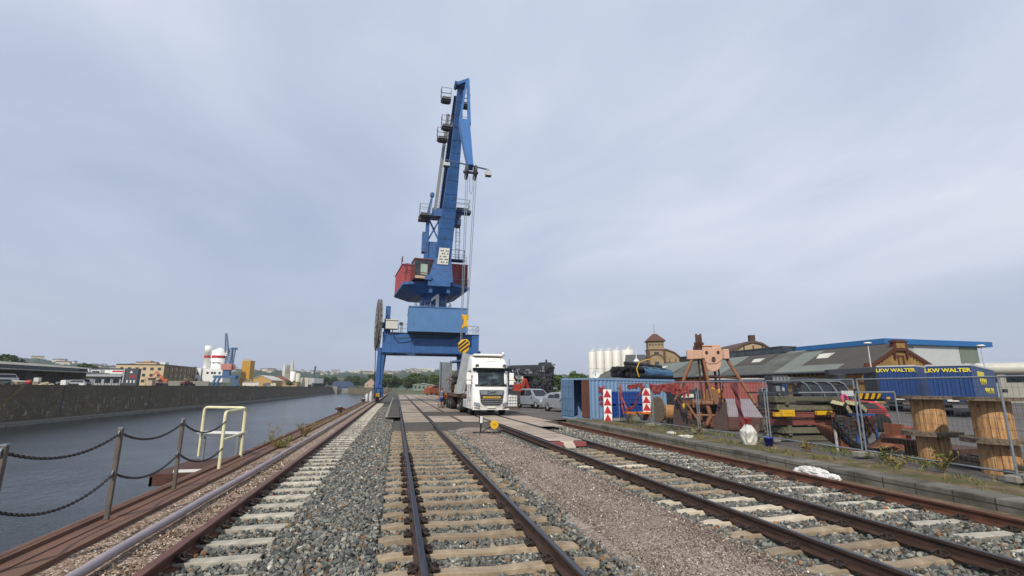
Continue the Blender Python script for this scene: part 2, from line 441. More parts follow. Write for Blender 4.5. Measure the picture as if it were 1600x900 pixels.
M_BROWN = t.fin(t.mix(t.ramp(t.noise(.8, detail=5), [(.45,0.),(.75,.4)]), col, '#5c4034'), .9, 0, t.bump(d1, -.9, .016), .2)
t = NT('asphalt'); n = t.noise(120, detail=3); big = t.noise(.35, detail=7, rough=.6)
col = t.ramp(big, [(.3,'#4b4846'),(.55,'#605c58'),(.75,'#76716b')])
col = t.mix(.35, col, t.ramp(n, [(.35,'#333231'),(.7,'#8a8680')]))
M_ASPH = t.fin(col, .88, 0, t.bump(n, .4, .006), .25)
t = NT('dark_asphalt'); n = t.noise(110, detail=3); big = t.noise(.6, detail=7, rough=.6)
col = t.mix(.3, t.ramp(big, [(.3,'#3a3634'),(.7,'#56504b')]), t.ramp(n, [(.35,'#2a2928'),(.7,'#7a756e')]))
M_ASPHD = t.fin(col, .88, 0, t.bump(n, .4, .006), .25)
t = NT('slab_concrete'); a = t.node('ShaderNodeAttribute', attribute_name='col')
n = t.noise(1.1, detail=9, rough=.62); st = t.noise(.35, t.vec((1,.4,1)), 6)
col = t.ramp(n, [(.3,'#86796b'),(.55,'#a4978a'),(.75,'#b8ad9f')])
col = t.mix(1.0, col, a.outputs[0], 'MULTIPLY')
col = t.mix(t.ramp(st, [(.5,0.),(.72,.5)]), col, '#5c5248')
M_SLAB = t.fin(col, .82, 0, t.bump(t.noise(50, detail=4), .25, .004), .25)
t = NT('dry_soil'); n = t.noise(3, detail=8, rough=.7)
col = t.ramp(n, [(.3,'#4a4034'),(.5,'#6b5e4c'),(.7,'#85775f')])
col = t.mix(t.ramp(t.noise(.9, detail=6), [(.48,0.),(.62,.8)]), col, '#4d5230')
M_SOIL = t.fin(col, .95, 0, t.bump(t.noise(30, detail=5), .7, .03), .1)
t = NT('far_land'); n = t.noise(.02, detail=8, rough=.6)
M_LAND = t.fin(t.ramp(n, [(.3,'#48503a'),(.5,'#5d604a'),(.7,'#7a7666')]), .95, 0, None, .1)
t = NT('canal_water')
w1 = t.noise(1.0, t.vec((1.6,.7,1)), 4, .6); w2 = t.noise(6.5, t.vec((1.5,.8,1)), 4, .6); w3 = t.noise(.12, None, 3)
nb = t.bump(w1, .55, .14); nb = t.bump(t.math('MULTIPLY', w2, t.ramp(w3, [(.35,.4),(.65,1.)])), .8, .05, nb)
M_WATER = t.fin('#20272b', .16, 0, nb, .5); t.b.inputs['IOR'].default_value = 1.33

WZ = -4.1; FWX = -54.7; FWT = 1.76          # water level, far quay wall, far bank level
# --- land sheets (hole for the canal)
b = MB()
for (x0,x1,y0,y1,z) in ((-3.9,3000,-80,384,-.27),(-3.9,3000,384,3000,-.27),(-39,-3.9,437,3000,-.27),):
    b.quad((x0,y0,z),(x1,y0,z),(x1,y1,z),(x0,y1,z))
b.quad((-39,437,-.27),(-3.9,386,-.27),(-3.9,437,-.27))
tag(b.build('ground', M_LAND), kind='structure')
b = MB()
for (x0,x1,y0,y1,z) in ((-3000,FWX,-80,3000,FWT-.05),):
    b.quad((x0,y0,z),(x1,y0,z),(x1,y1,z),(x0,y1,z))
tag(b.build('far_bank_ground', M_LAND), kind='structure')
flat('water', [(FWX-2,-3.5,-80,700)], M_WATER, WZ)

flat('ballast_bed', [(-1.9,2.9,-10,23.9),(3.9,5.0,-10,25.0),(5.0,6.6,-10,26.0),(6.6,9.6,-10,27.0),(-2.2,.3,23.9,31.5),(-2.2,-.56,31,260)], M_BED, -.235)
# gravel path (slightly crowned) and gravel strip by the quay edge
b = MB()
def gpath(u, v):
    x = 2.62 + 1.75*u; y = -8 + 31.9*v
    e = math.sin(math.pi*u)**.5 if 0 < u < 1 else 0
    return (x + .10*math.sin(y*1.7+u*2), y, -.19 + .11*e + .012*noise.noise(Vector((x*2,y*2,0))))
b.grid(gpath, 24, 220); tag(b.build('gravel_path', M_PINK), kind='structure')
b = MB()
def gstrip(u, v):
    x = -3.46 + 1.16*u; y = -8 + 150*v*v
    return (x, y, -.085 - .05*u + .012*noise.noise(Vector((x*3,y*3,2))))
b.grid(gstrip, 10, 200); tag(b.build('gravel_strip', M_BROWN), kind='structure')
flat('dirt_verge', [(9.55,11.4,-10,27.5)], M_SOIL, .045)

# --- paved crossing and yard
flat('asphalt_crossing', [(.44,1.79,23.9,130),(1.95,4.95,23.9,130),(5.11,6.45,25.9,130),(6.61,8.57,25.9,130),(-.47,.28,31.2,130)], M_ASPHD, -.022)
b = MB()
for (x0,x1,y) in ((.44,1.79,23.9),(1.95,4.95,23.9),(6.61,8.57,25.9)): b.quad((x0,y-1.0,-.19),(x1,y-1.0,-.19),(x1,y,-.022),(x0,y,-.022))
tag(b.build('asphalt_ramp', M_ASPHD), kind='structure')
flat('asphalt_yard', [(8.70,140,27.2,150),(11.2,140,-12,27.2)], M_ASPH, -.012)
b = MB(); cols = []; rr = random.Random(3)
def slab(x0,x1,y0,y1,z=-.006,k=None):
    b.quad((x0,y0,z),(x1,y0,z),(x1,y1,z),(x0,y1,z)); k = k or rr.uniform(.8,1.12); cols.extend([(k,k*.985,k*.96,1)]*4)
lanes = ((.46,1.77),(2.0,3.35),(3.55,4.93),(5.14,6.42),(6.66,8.5))
for li, (x0,x1) in enumerate(lanes):
    y = 26.2
    for k in range(40):
        L = 5.2 if li in (0,3) else 5.6
        if li == 3 and k == 0: y = 25.9
        if y > 125: break
        if not (li == 1 and k == 1) and not (li == 2 and k == 1) and not (li == 4 and k in (1,)):
            slab(x0, x1, y, y+L-.12 - (.35 if k % 3 == 1 else 0))
        y += L
tg = [(5.16,6.40,16.35,18.9),(5.16,6.40,18.95,21.3),(5.16,6.40,21.35,23.7),(5.16,6.40,23.75,25.8)]
for r4 in tg: slab(*r4, z=.004, k=rr.uniform(.98,1.15))
slab(6.7,7.9,22.6,27.6,-.004,1.05)
o = b.build('concrete_paving', M_SLAB); attr_col(o.data, cols); tag(o, kind='structure')
# tapered end piece of the crossing between the rails
def cmat0(n,h,r): return paint(n,h,.7,.2,3,r)
rp = thing('crossing_end_ramp', 'red framed sloping end of the concrete crossing between two rails', 'ramp', (5.78,16.2,0))
bb = MB(); bb.box(-.62,-.2,-.12,.13,-.16,-.02); bb.box(.2,.62,-.12,.13,-.16,-.02); bb.build('steel_frame', cmat0('ramp_red','#8a4a48',.3), rp)
bb = MB(); bb.prism([(-.17,-.32,-.17),(.17,-.32,-.17),(.24,.14,.002),(-.24,.14,.002)], (0,0,-.03)); bb.build('ramp_plate', MT['conc_wh'], rp)
flat('crossing_edging', [(-.62,-.47,31,90),(-.47,.28,30.9,31.2)], MT['conc_g'], .0)

# --- rails
def rail(name, x, y0, y1, label, m_side, m_top, h=.165, hw=.036, fw=.075):
    b = MB(); P = [(-fw,-h),(fw,-h),(fw,-h+.012),(.012,-h+.035),(.010,-.045),(hw,-.034),(hw,-.006),(hw-.008,0),(-hw+.008,0),(-hw,-.006),(-hw,-.034),(-.010,-.045),(-.012,-h+.035),(-fw,-h+.012)]
    n = len(P); N = max(2,int((y1-y0)/6)); vs = []
    for k in range(N+1):
        y = y0+(y1-y0)*k/N
        vs += [(x+p[0], y, p[1]) for p in P]
    for k in range(N):
        for i in range(n):
            j = (i+1) % n
            b.mi = 1 if i in (6,7,8) else 0
            b.add([vs[k*n+i], vs[k*n+j], vs[(k+1)*n+j], vs[(k+1)*n+i]], [(0,1,2,3)])
    b.mi = 0; b.add(vs[:n], [tuple(range(n))])
    o = b.build(name, [m_side, m_top]); tag(o, label, 'rail', 'rails of the quay tracks'); return o
rail('rail', .36, -8, 150, 'shiny topped left rail of the middle track with tan sleepers', MT['raildark'], MT['railtop'], hw=.034)
rail('rail', 1.87, -8, 150, 'shiny topped right rail of the middle track beside the pink gravel path', MT['raildark'], MT['railtop'], hw=.034)
rail('rail', 5.03, -8, 150, 'dark rail right of the pink gravel path, running under the white lorry', MT['raildark'], MT['railtop'], hw=.034)
rail('rail', 6.53, -8, 150, 'dark rail on the far side of the concrete crossing panel', MT['raildark'], MT['railtop'], hw=.034)
rail('rail', 8.65, -8, 150, 'rust brown crane rail running beside the concrete kerb', MT['railrust'], MT['railtop2'], h=.17)
rail('rail', -2.32, -8, 150, 'tall rust brown crane rail beside the lilac pipe', MT['railrust'], MT['railtop2'], h=.2, hw=.052, fw=.09)

# --- sleepers
def sleeper_mesh(L, name, mat, dip=True):
    b = MB(); N = 14; prof = []
    for i in range(N+1):
        x = -L/2 + L*i/N; u = abs(x)/(L/2)
        z = 0.0
        if dip: z = -.022*max(0, 1-u/.42) - (.02 if u > .86 else 0)*((u-.86)/.14)
        w = .082 + (.014 if u > .45 else 0)
        prof.append((x, z, w))
    for i in range(N):
        (x0,z0,w0),(x1,z1,w1) = prof[i], prof[i+1]
        b.add([(x0,-w0,z0),(x1,-w1,z1),(x1,w1,z1),(x0,w0,z0),(x0,-w0-.03,-.2),(x1,-w1-.03,-.2),(x1,w1+.03,-.2),(x0,w0+.03,-.2)],
              [(0,1,2,3),(4,5,1,0),(6,7,3,2)])
    for (x,z,w), o in ((prof[0],1),(prof[-1],0)):
        f = (0,1,2,3) if o else (3,2,1,0)
        b.add([(x,-w,z),(x,w,z),(x,w+.03,-.2),(x,-w-.03,-.2)], [f])
    return b
clip_b = MB(); clip_b.box(-.04,.04,-.07,.07,-.004,.03); clip_b.box(.0,.05,-.09,.09,.03,.05); clip_b.cyl((0,0,.03),(0,0,.095),.02,n=6); clip_b.tube([(-.05,-.08,.035),(.04,-.08,.06),(.05,0,.07),(.04,.08,.06),(-.05,.08,.035)], .012, 6)
def sleeper_row(rails, xc, L, ys, mat, label, group, clip_to, ztop=-.166, sides=(-1,1), alt=None, dip=True):
    proto = None; cp = None
    for k, y in enumerate(ys):
        rj = random.Random(k*13+int(xc*100))
        z = ztop + rj.uniform(-.012,.004)
        lab = label
        mm = mat
        if proto is None:
            o = sleeper_mesh(L, 'sleeper', mat, dip).build('sleeper', mat, bevel=.008, seg=1); proto = o
        else:
            o = proto.copy(); COL.objects.link(o)
        o.location = (xc+rj.uniform(-.03,.03), y+rj.uniform(-.02,.02), z); o.rotation_euler = (0,0,rj.uniform(-.012,.012))
        tag(o, lab, 'sleeper', group)
        if alt and alt(k, y):
            o.data = o.data.copy(); o.data.materials[0] = MT['conc_wh']
            tag(o, 'new whiter sleeper among the tan ones, right of the pink gravel path', 'sleeper', 'whiter replaced sleepers')
        if y < clip_to:
            for rx in rails:
                for s in sides:
                    if cp is None:
                        cp = clip_b.build('rail_clip', MT['clip'], o); c = cp
                    else:
                        c = cp.copy(); COL.objects.link(c); c.parent = o
                    c.location = (rx-xc+s*.125, 0, -.002); c.rotation_euler = (0,0,0 if s < 0 else math.pi)
ys = [5.05-.655*2+.655*k for k in range(32)]
sleeper_row((.36,1.87), 1.12, 2.5, [y for y in ys if y < 23.0], MT['conc_t'], 'tan concrete sleeper across the middle track', 'tan sleepers of the middle track', 15)
ys2 = [3.6+.655*k for k in range(20)]
sleeper_row((5.03,6.53), 5.78, 2.5, [y for y in ys2 if y < 16.0], MT['conc_t'], 'tan concrete sleeper of the track right of the gravel path', 'tan sleepers of the right track', 13, alt=lambda k,y: k in (5,6,7,13))
ys3 = [3.3+.655*k for k in range(95)]
sleeper_row((-2.32,), -2.18, 1.55, [y for y in ys3 if y < 62], MT['conc_w'], 'pale concrete sleeper under the crane rail by the canal', 'pale sleepers under the canal side crane rail', 14, ztop=-.10, sides=(1,), dip=False)
for o in list(COL.objects):
    if o.get('group') == 'pale sleepers under the canal side crane rail': o.location.z = -.15
ys4 = [4.2+.655*k for k in range(36)]
sleeper_row((8.65,), 8.5, 1.9, [y for y in ys4 if y < 26.5], MT['conc_w'], 'pale concrete sleeper under the crane rail by the kerb', 'pale sleepers under the kerb side crane rail', 12, ztop=-.172, sides=(-1,), dip=False)

# --- loose ballast: one mesh of separate stones
def stones(name, regions, mat, seed, palette, pw, avoid=None, flatk=.7):
    g = np.random.default_rng(seed)
    tt = (1+5**.5)/2
    iv = np.array([(-1,tt,0),(1,tt,0),(-1,-tt,0),(1,-tt,0),(0,-1,tt),(0,1,tt),(0,-1,-tt),(0,1,-tt),(tt,0,-1),(tt,0,1),(-tt,0,-1),(-tt,0,1)], float); iv /= np.linalg.norm(iv[0])
    fi = np.array([(0,11,5),(0,5,1),(0,1,7),(0,7,10),(0,10,11),(1,5,9),(5,11,4),(11,10,2),(10,7,6),(7,1,8),(3,9,4),(3,4,2),(3,2,6),(3,6,8),(3,8,9),(4,9,5),(2,4,11),(6,2,10),(8,6,7),(9,8,1)])
    V = []; C = []
    pal = np.array([hexc(p)[:3] for p in palette])
    for (x0,x1,y0,y1,z,dens,s0,s1) in regions:
        n = int((x1-x0)*(y1-y0)*dens)
        x = g.uniform(x0,x1,n); y = g.uniform(y0,y1,n)
        if avoid is not None:
            k = avoid(x,y); x = x[k]; y = y[k]; n = len(x)
        s = s0*(s1/s0)**g.random(n)
        base = iv[None] * g.uniform(.62,1.3,(n,12,1)) + g.normal(0,.10,(n,12,3))
        sc = np.stack([g.uniform(.75,1.35,n), g.uniform(.7,1.2,n), g.uniform(.5,.95,n)*flatk/.7], 1)
        base *= sc[:,None,:]*s[:,None,None]
        q = g.normal(size=(n,4)); q[:,1:3] *= .55; q /= np.linalg.norm(q,axis=1,keepdims=True)
        w_,a_,b_,c_ = q.T
        Rm = np.stack([1-2*(b_*b_+c_*c_),2*(a_*b_-w_*c_),2*(a_*c_+w_*b_),2*(a_*b_+w_*c_),1-2*(a_*a_+c_*c_),2*(b_*c_-w_*a_),2*(a_*c_-w_*b_),2*(b_*c_+w_*a_),1-2*(a_*a_+b_*b_)],1).reshape(n,3,3)
        vv = np.einsum('nij,nkj->nki', Rm, base)
        zz_ = z + g.uniform(-.02,.014,n)
        vv += np.stack([x,y,zz_],1)[:,None,:]
        V.append(vv.reshape(-1,3))
        ci = g.choice(len(pal), n, p=np.array(pw)/sum(pw)); cc = pal[ci]*g.uniform(.5,1.35,(n,1))
        C.append(np.repeat(np.concatenate([cc, np.ones((n,1))],1), 12, 0))
    V = np.concatenate(V); C = np.concatenate(C); n = len(V)//12
    Fc = (fi[None]+12*np.arange(n)[:,None,None]).reshape(-1)
    me = bpy.data.meshes.new(name); me.vertices.add(len(V)); me.vertices.foreach_set('co', V.astype(np.float32).ravel())
    me.loops.add(len(Fc)); me.loops.foreach_set('vertex_index', Fc.astype(np.int32))
    me.polygons.add(len(Fc)//3); me.polygons.foreach_set('loop_start', np.arange(0,len(Fc),3,dtype=np.int32)); me.polygons.foreach_set('loop_total', np.full(len(Fc)//3,3,dtype=np.int32))
    me.polygons.foreach_set('use_smooth', np.zeros(len(Fc)//3, dtype=bool)); me.update(); me.validate(); attr_col(me, C); me.materials.append(mat)
    o = bpy.data.objects.new(name, me); COL.objects.link(o); tag(o, kind='stuff'); return o
def nearsl(xx, yy, x0, x1, ysl, hw):
    d = np.abs((yy-ysl[0]+.655/2) % .655 - .655/2)
    return (xx > x0) & (xx < x1) & (d < hw) & (yy > ysl[0]-.2) & (yy < ysl[-1]+.3)
def avoid(x, y):
    g2 = np.random.default_rng(5)
    keep = np.ones(len(x), bool); stray = g2.random(len(x)) < .025
    for rx in (.36,1.87,5.03,6.53,8.65,-2.32): keep &= np.abs(x-rx) > .09
    keep &= ~(nearsl(x,y,-.16,2.38,ys,.135) & ~stray)
    keep &= ~(nearsl(x,y,4.5,7.05,ys2[:19],.135) & ~stray)
    keep &= ~(nearsl(x,y,-2.9,-1.40,ys3,.135) & ~stray)
    keep &= ~(nearsl(x,y,7.55,8.6,ys4,.12) & ~stray)
    keep &= ~((x > 5.05) & (x < 6.5) & (y > 16.1))
    edge = 2.72 + .12*np.sin(y*2.3) + .07*np.sin(y*5.1); keep &= ~((x > edge) & (x < 4.0) & (g2.random(len(x)) < np.clip((x-edge)*9,0,1)) )
    return keep
PAL = ['#505352','#626562','#73756f','#82827a','#929085','#968d7e','#846b50','#8f6242','#bdb9ae']; PW = [18,24,22,13,7,5,4.5,2.2,1.0]
stones('ballast_stones', [
  (-1.42,-.14,3.6,9,-.165,700,.018,.042),(-1.42,-.14,9,16,-.165,420,.024,.045),(-1.42,-.14,16,23.9,-.165,240,.03,.05),(-1.42,-.14,23.9,31,-.165,170,.03,.05),(-1.45,-.62,31,50,-.165,120,.035,.055),
  (-.16,2.4,3.6,9,-.222,620,.018,.04),(-.16,2.4,9,16,-.222,380,.024,.044),(-.16,2.4,16,23.8,-.225,200,.03,.05),
  (-2.2,-1.42,3.6,10,-.185,600,.018,.04),(-2.2,-1.42,10,30,-.185,220,.026,.045),
  (2.36,2.95,3.6,9,-.175,640,.018,.042),(2.36,2.95,9,23.8,-.175,300,.026,.046),
  (3.9,4.6,3.6,10,-.18,560,.018,.042),(3.9,4.6,10,23.8,-.18,260,.026,.046),
  (4.5,7.1,3.2,9,-.22,560,.018,.042),(4.5,7.1,9,16.2,-.22,320,.026,.045),(6.6,7.1,16,25.5,-.19,220,.03,.05),
  (7.05,8.58,3.2,10,-.185,560,.018,.042),(7.05,8.58,10,18,-.185,300,.026,.046),(7.05,8.58,18,27,-.185,160,.03,.05),
  ], M_STONE, 11, PAL, PW, avoid)
PAL2 = ['#66574b','#83746a','#998a80','#afa398','#cfc6bc','#72655c']; PW2 = [3,8,7,3,.9,3]
def av2(x, y):
    return ~((x > 2.3) & (x < 2.7) )
gr = []
for (x0,x1,z) in ((2.72,3.0,-.10),(3.0,3.35,-.083),(3.35,3.75,-.078),(3.75,4.05,-.085),(4.05,4.3,-.10)):
    for (y0,y1,d,s0,s1) in ((3.6,6.5,1500,.006,.013),(6.5,10,800,.008,.016),(10,15,320,.010,.019),(15,22,150,.013,.023)): gr.append((x0,x1,y0,y1,z,d,s0,s1))
stones('fine_gravel', gr, M_STONE, 12, PAL2, PW2)
PAL3 = ['#5c4b40','#7d6a5c','#9c8876','#b7a690','#d2c8b8','#6d5548']
def av3(x, y): return (np.abs(x+2.92) > .05) & (np.abs(x+2.32) > .08) & ~nearsl(x,y,-2.95,-2.2,ys3,.12)
stones('quay_gravel', [(-3.38,-2.3,4.2,8,-.10,1000,.008,.018),(-3.38,-2.3,8,14,-.10,450,.011,.021)], M_STONE, 13, PAL3, [3,7,7,4,1.6,3], av3)

# --- lilac pipe beside the crane rail
b = MB(); pts = [(-2.92+.012*math.sin(k*.9)+.008*math.sin(k*2.7), 2+k*1.2, -.02) for k in range(70)]
b.tube(pts, .052, 12); pp = paint('lilac_pipe', '#998e92', .5, .1, 2, streak=.1)
o = b.build('conduit_pipe', pp); tag(o, 'faded lilac plastic pipe lying along the canal side crane rail', 'pipe')

# --- near quay wall with steel edge
qw = thing('quay_wall', 'near quay wall edged with a rusty brown steel strip', 'quay wall', (-3.7,0,.045))
b = MB(); b.box(-.24,.22,-80,384,-6,-.14); b.build('wall', MT['conc_d'], qw)
b = MB()
b.box(-.25,.26,-80,384,-.14,-.075)
b.box(-.27,-.17,-80,384,-.075,-.03); b.box(-.02,.02,-80,384,-.075,-.062)
b.tube([(-.25,-80,-.085),(-.25,384,-.085)], .075, 10)
edge_m = paint('brown_edge_steel', '#674837', .7, .2, 3, .18, '#4c3026', .15, .02); b.build('steel_edge', edge_m, qw)
# --- kerb wall
t = NT('kerb_blocks'); vb = corr_vec(t, 'y'); br = t.node('ShaderNodeTexBrick'); br.offset = 0
for k, v in (('Scale',1),('Brick Width',.62),('Row Height',5.0),('Mortar Size',.012)): br.inputs[k].default_value = v
br.inputs['Color1'].default_value = hexc('#67645d'); br.inputs['Color2'].default_value = hexc('#7b7871'); br.inputs['Mortar'].default_value = hexc('#3f3c36'); t.l.new(vb, br.inputs[0])
col = t.mix(t.ramp(t.noise(2.2, detail=8), [(.42,0.),(.68,.75)]), br.outputs[0], '#3f3b33')
M_KERB = t.fin(col, .9, 0, t.bump(t.noise(40), .4, .01), .2)
b = MB(); b.box(9.38,9.92,-12,26.6,-.25,.10)
o = b.build('kerb', M_KERB, bevel=.02); tag(o, kind='structure')
b = MB(); b.box(8.95,9.38,-12,27,-.2,-.10); o = b.build('dirt_strip', M_SOIL); tag(o, kind='structure')
# ================================================================== HARBOUR CRANE
def railing(b, pts, h=1.0, r=.03, closed=False, mid=True):
    P = [Vector(p) for p in pts]
    if closed: P = P+[P[0]]
    up = Vector((0,0,h))
    for i, p in enumerate(P):
        b.cyl(p, p+up, r, n=5)
    for i in range(len(P)-1):
        b.cyl(P[i]+up, P[i+1]+up, r, n=5)
        if mid: b.cyl(P[i]+up*.5, P[i+1]+up*.5, r*.8, n=5)
def ladder(b, p, q, w=.5, step=.35, side=(1,0,0), r=.03):
    p = Vector(p); q = Vector(q); s = Vector(side)*w/2
    b.cyl(p-s, q-s, r, n=5); b.cyl(p+s, q+s, r, n=5)
    n = int((q-p).length/step)
    for k in range(1, n):
        c = p.lerp(q, k/n); b.cyl(c-s, c+s, r*.7, n=5)
def basket(name, parent, c, w=1.5, d=1.2, h=1.2, mat='galv'):
    c = Vector(c); b = MB()
    b.cbox(c, (w,d,.08)); railing(b, [c+Vector((-w/2,-d/2,0)),c+Vector((w/2,-d/2,0)),c+Vector((w/2,d/2,0)),c+Vector((-w/2,d/2,0))], h, .035, True)
    b.mat(1).cbox(c+Vector((0,-d/2,.12)), (w*.8,.04,.22)); b.mat(1).cbox(c+Vector((0,0,-.16)), (w*.7,d*.7,.18))
    return b.build(name, [MT[mat], MT['dgrey']], parent)

cr = thing('harbour_crane', 'tall blue portal crane numbered 1 standing across the tracks', 'crane', (3.2,64,0), world=True)
# portal
b = MB()
b.box(-2.05,10.1,62,63.3,6.05,8.45); b.box(-2.05,10.1,67.7,69,6.05,8.45)
b.box(-2.0,-.9,63.3,67.7,6.1,8.4); b.box(8.2,9.4,63.3,67.7,6.1,8.4)
for x in (-1,1.5,4,6.5,9): b.box(x-.02,x+.02,61.96,62,6.07,8.43)
b.box(-2.1,10.15,61.9,63.4,8.45,8.53); b.box(-2.1,10.15,61.9,63.4,5.98,6.05)
b.build('portal_beam', MT['blue'], cr, bevel=.02, seg=1)
for y in (62.7,68.3):
    for x, dx in ((-2.32,.25),(8.65,-.2)):
        b = MB(); b.bar((x+dx,y,6.6), (x,y,1.9), .95, .9, .62, .75, up=(0,1,0)); b.box(x-.42,x+.42,y-.6,y+.6,1.65,2.0)
        b.cyl((x,y-.5,2.0),(x,y+.5,2.0),.32,n=14)
        lg = b.build('leg', MT['blue'], cr, bevel=.02, seg=1)
        b = MB(); b.box(x-.36,x+.36,y-1.05,y+1.05,.55,1.6); b.box(x-.5,x+.5,y-.45,y+.45,1.3,1.7)
        for yy in (y-1.16,): b.mat(1).box(x-.34,x+.34,yy,yy+.11,.62,1.05)
        for i in range(5):
            b.mat(2).prism([(x-.34+.14*i,y-1.165,.62),(x-.27+.14*i,y-1.165,.62),(x-.20+.14*i,y-1.165,1.05),(x-.27+.14*i,y-1.165,1.05)] if i < 4 else [(x+.22,y-1.165,.62),(x+.28,y-1.165,.62),(x+.34,y-1.165,1.0),(x+.34,y-1.165,1.05)], (0,-.006,0))
        b.mat(0).box(x+.36,x+.62,y-.7,y-.2,.5,1.5)
        bg_ = b.build('bogie', [MT['blue'], MT['yellow'], MT['black']], cr)
        bw_ = MB()
        for yy in (y-.55,y+.55): bw_.cyl((x-.09,yy,.33),(x+.09,yy,.33),.33,n=18); bw_.cyl((x-.13,yy,.33),(x-.09,yy,.33),.37,n=18)
        w_ = bw_.build('wheel', MT['rust'], cr)
# substructure block
b = MB(); b.box(.97,8.28,60.3,68.6,8.55,11.6)
for k in range(25): x = 1.1+k*.29; b.box(x,x+.035,60.265,60.3,8.7,11.5)
b.box(.92,8.33,60.2,68.7,11.6,11.7); b.build('machine_block', MT['blue2'], cr)
b = MB(); b.box(1.2,8.1,60.9,68.4,8.35,8.55); b.tube([(-.9,61.7,8.8),(-.8,61.6,8.1),(-.3,61.5,7.7),(.6,61.5,7.8),(2,61.6,8.0),(6.8,61.6,8.0),(7.1,61.6,8.2),(7.1,61.6,8.5)], .06, 6); b.build('underframe', MT['dgrey'], cr)
# walkway railings on the beam
b = MB(); railing(b, [(-.2,62.1,8.53),(.3,62.1,8.53),(.9,62.1,8.53)], 1.1); railing(b, [(8.6,62.1,8.53),(9.3,62.1,8.53),(10.05,62.1,8.53),(10.05,63.3,8.53),(10.05,65,8.53)], 1.1)
b.build('walkway_railing', MT['galv'], cr)
# cable reel
rl = MB(); cx_, cy_, cz_ = -2.75, 64.2, 9.65
Mr = Matrix.Translation((cx_,cy_,cz_)) @ Matrix.Rotation(R_(7),4,'Z')
tmp = MB()
for xx in (-.17,.17):
    tmp.torus((xx,0,0),(1,0,0),3.3,.05,44,6); tmp.torus((xx,0,0),(1,0,0),1.5,.04,32,6)
    for k in range(18): a = k*math.pi/9; tmp.cyl((xx,.35*math.cos(a),.35*math.sin(a)),(xx,3.3*math.cos(a),3.3*math.sin(a)),.035,n=5)
for k in range(36):
    a = k*math.pi/18; tmp.cyl((-.17,3.3*math.cos(a),3.3*math.sin(a)),(.17,3.3*math.cos(a),3.3*math.sin(a)),.03,n=5)
tmp.lathe((0,0,0),[(2.9,-.12),(2.9,.12)],40,'x'); tmp.lathe((0,0,0),[(1.6,-.12),(2.9,-.12)],40,'x'); tmp.lathe((0,0,0),[(1.6,.12),(2.9,.12)],40,'x')
tmp.cyl((-.3,0,0),(.9,0,0),.4,n=16)
rl.v = [Mr @ v for v in tmp.v]; rl.f = tmp.f; rl.m = tmp.m; rl.sm = tmp.sm
reel = rl.build('cable_reel', paint('reel_grey', '#6c6a66', .6, .2, 1), cr)
b = MB(); b.box(-2.0,-1.2,63.4,64.6,8.5,10.4); b.box(-1.9,-1.3,63.6,64.4,10.4,12.1); b.box(-2.5,-1.6,63.9,64.5,9.4,9.9); b.build('reel_drive', MT['blue'], cr, bevel=.03)
b = MB(); b.tube([(-2.7,61.0,9.5),(-2.75,61,6.5),(-2.6,61.3,1.0),(-2.5,61.6,.2)], .05, 6); b.build('supply_cable', MT['black'], cr)
b = MB(); b.box(-1.75,-.3,61.3,62.6,8.9,9.95); b.box(-1.8,-.25,61.2,62.7,9.95,10.05); b.box(-1.3,-.7,61.28,61.3,9.5,9.6); b.build('switch_cabinet', MT['offwhite'], cr, bevel=.03)
b = MB(); b.cyl((.12,61.7,8.5),(.12,61.7,9.5),.05,n=6); b.box(-.1,.34,61.4,61.8,9.4,9.75); b.build('flood_lamp', MT['dgrey'], cr)
# column
CX, CY = 4.25, 65.6
b = MB(); b.lathe((CX,CY,0),[(2.15,11.7),(2.15,11.9),(1.85,12.05),(1.82,13.9),(2.05,14.1),(2.05,14.4)],36); b.build('slewing_column', MT['blue'], cr)
b = MB(); b.lathe((CX,CY,0),[(2.35,11.71),(2.35,11.8),(0,11.8)],36); railing(b,[(CX+2.45*math.cos(a),CY+2.45*math.sin(a),11.8) for a in [R_(x) for x in range(150,400,18)]],1.15,.035); b.build('column_walkway', MT['galv'], cr)
b = MB(); nx, nz = CX+.15, 12.1
b.prism([(nx,CY-2.62,nz),(nx+.42,CY-2.62,nz),(nx+.42,CY-2.62,nz+1.75),(nx+.12,CY-2.62,nz+1.75),(nx-.55,CY-2.62,nz+1.1),(nx-.55,CY-2.62,nz+.85),(nx,CY-2.62,nz+1.15)],(0,-.02,0)); b.build('crane_number', MT['txt_white'], cr)
# slewing platform, turned a little
sl = R_(7); Ms = Matrix.Translation((CX,CY,0)) @ Matrix.Rotation(sl,4,'Z')
def sp(x,y,z): return Ms @ Vector((x,y,z))
b = MB()
top = [(-4.5,-2.3),(-1.8,-3.9),(1.8,-3.9),(4.5,-1.9),(4.6,7.5),(-4.5,7.5)]
bot = [(-2.6,-1.6),(-1.6,-2.6),(1.6,-2.6),(2.5,-1.5),(2.6,5.5),(-2.6,5.5)]
n = 6
vs = [sp(x,y,15.25) for x,y in top]+[sp(x,y,14.9) for x,y in top]+[sp(x,y,13.95) for x,y in bot]
b.add(vs, [tuple(range(6))]+[(i,n+i,n+(i+1)%n,(i+1)%n) for i in range(n)]+[(n+i,2*n+i,2*n+(i+1)%n,n+(i+1)%n) for i in range(n)]+[tuple(range(17,11,-1))])
b.v = [v for v in b.v]; b.build('slewing_platform', MT['blue'], cr)
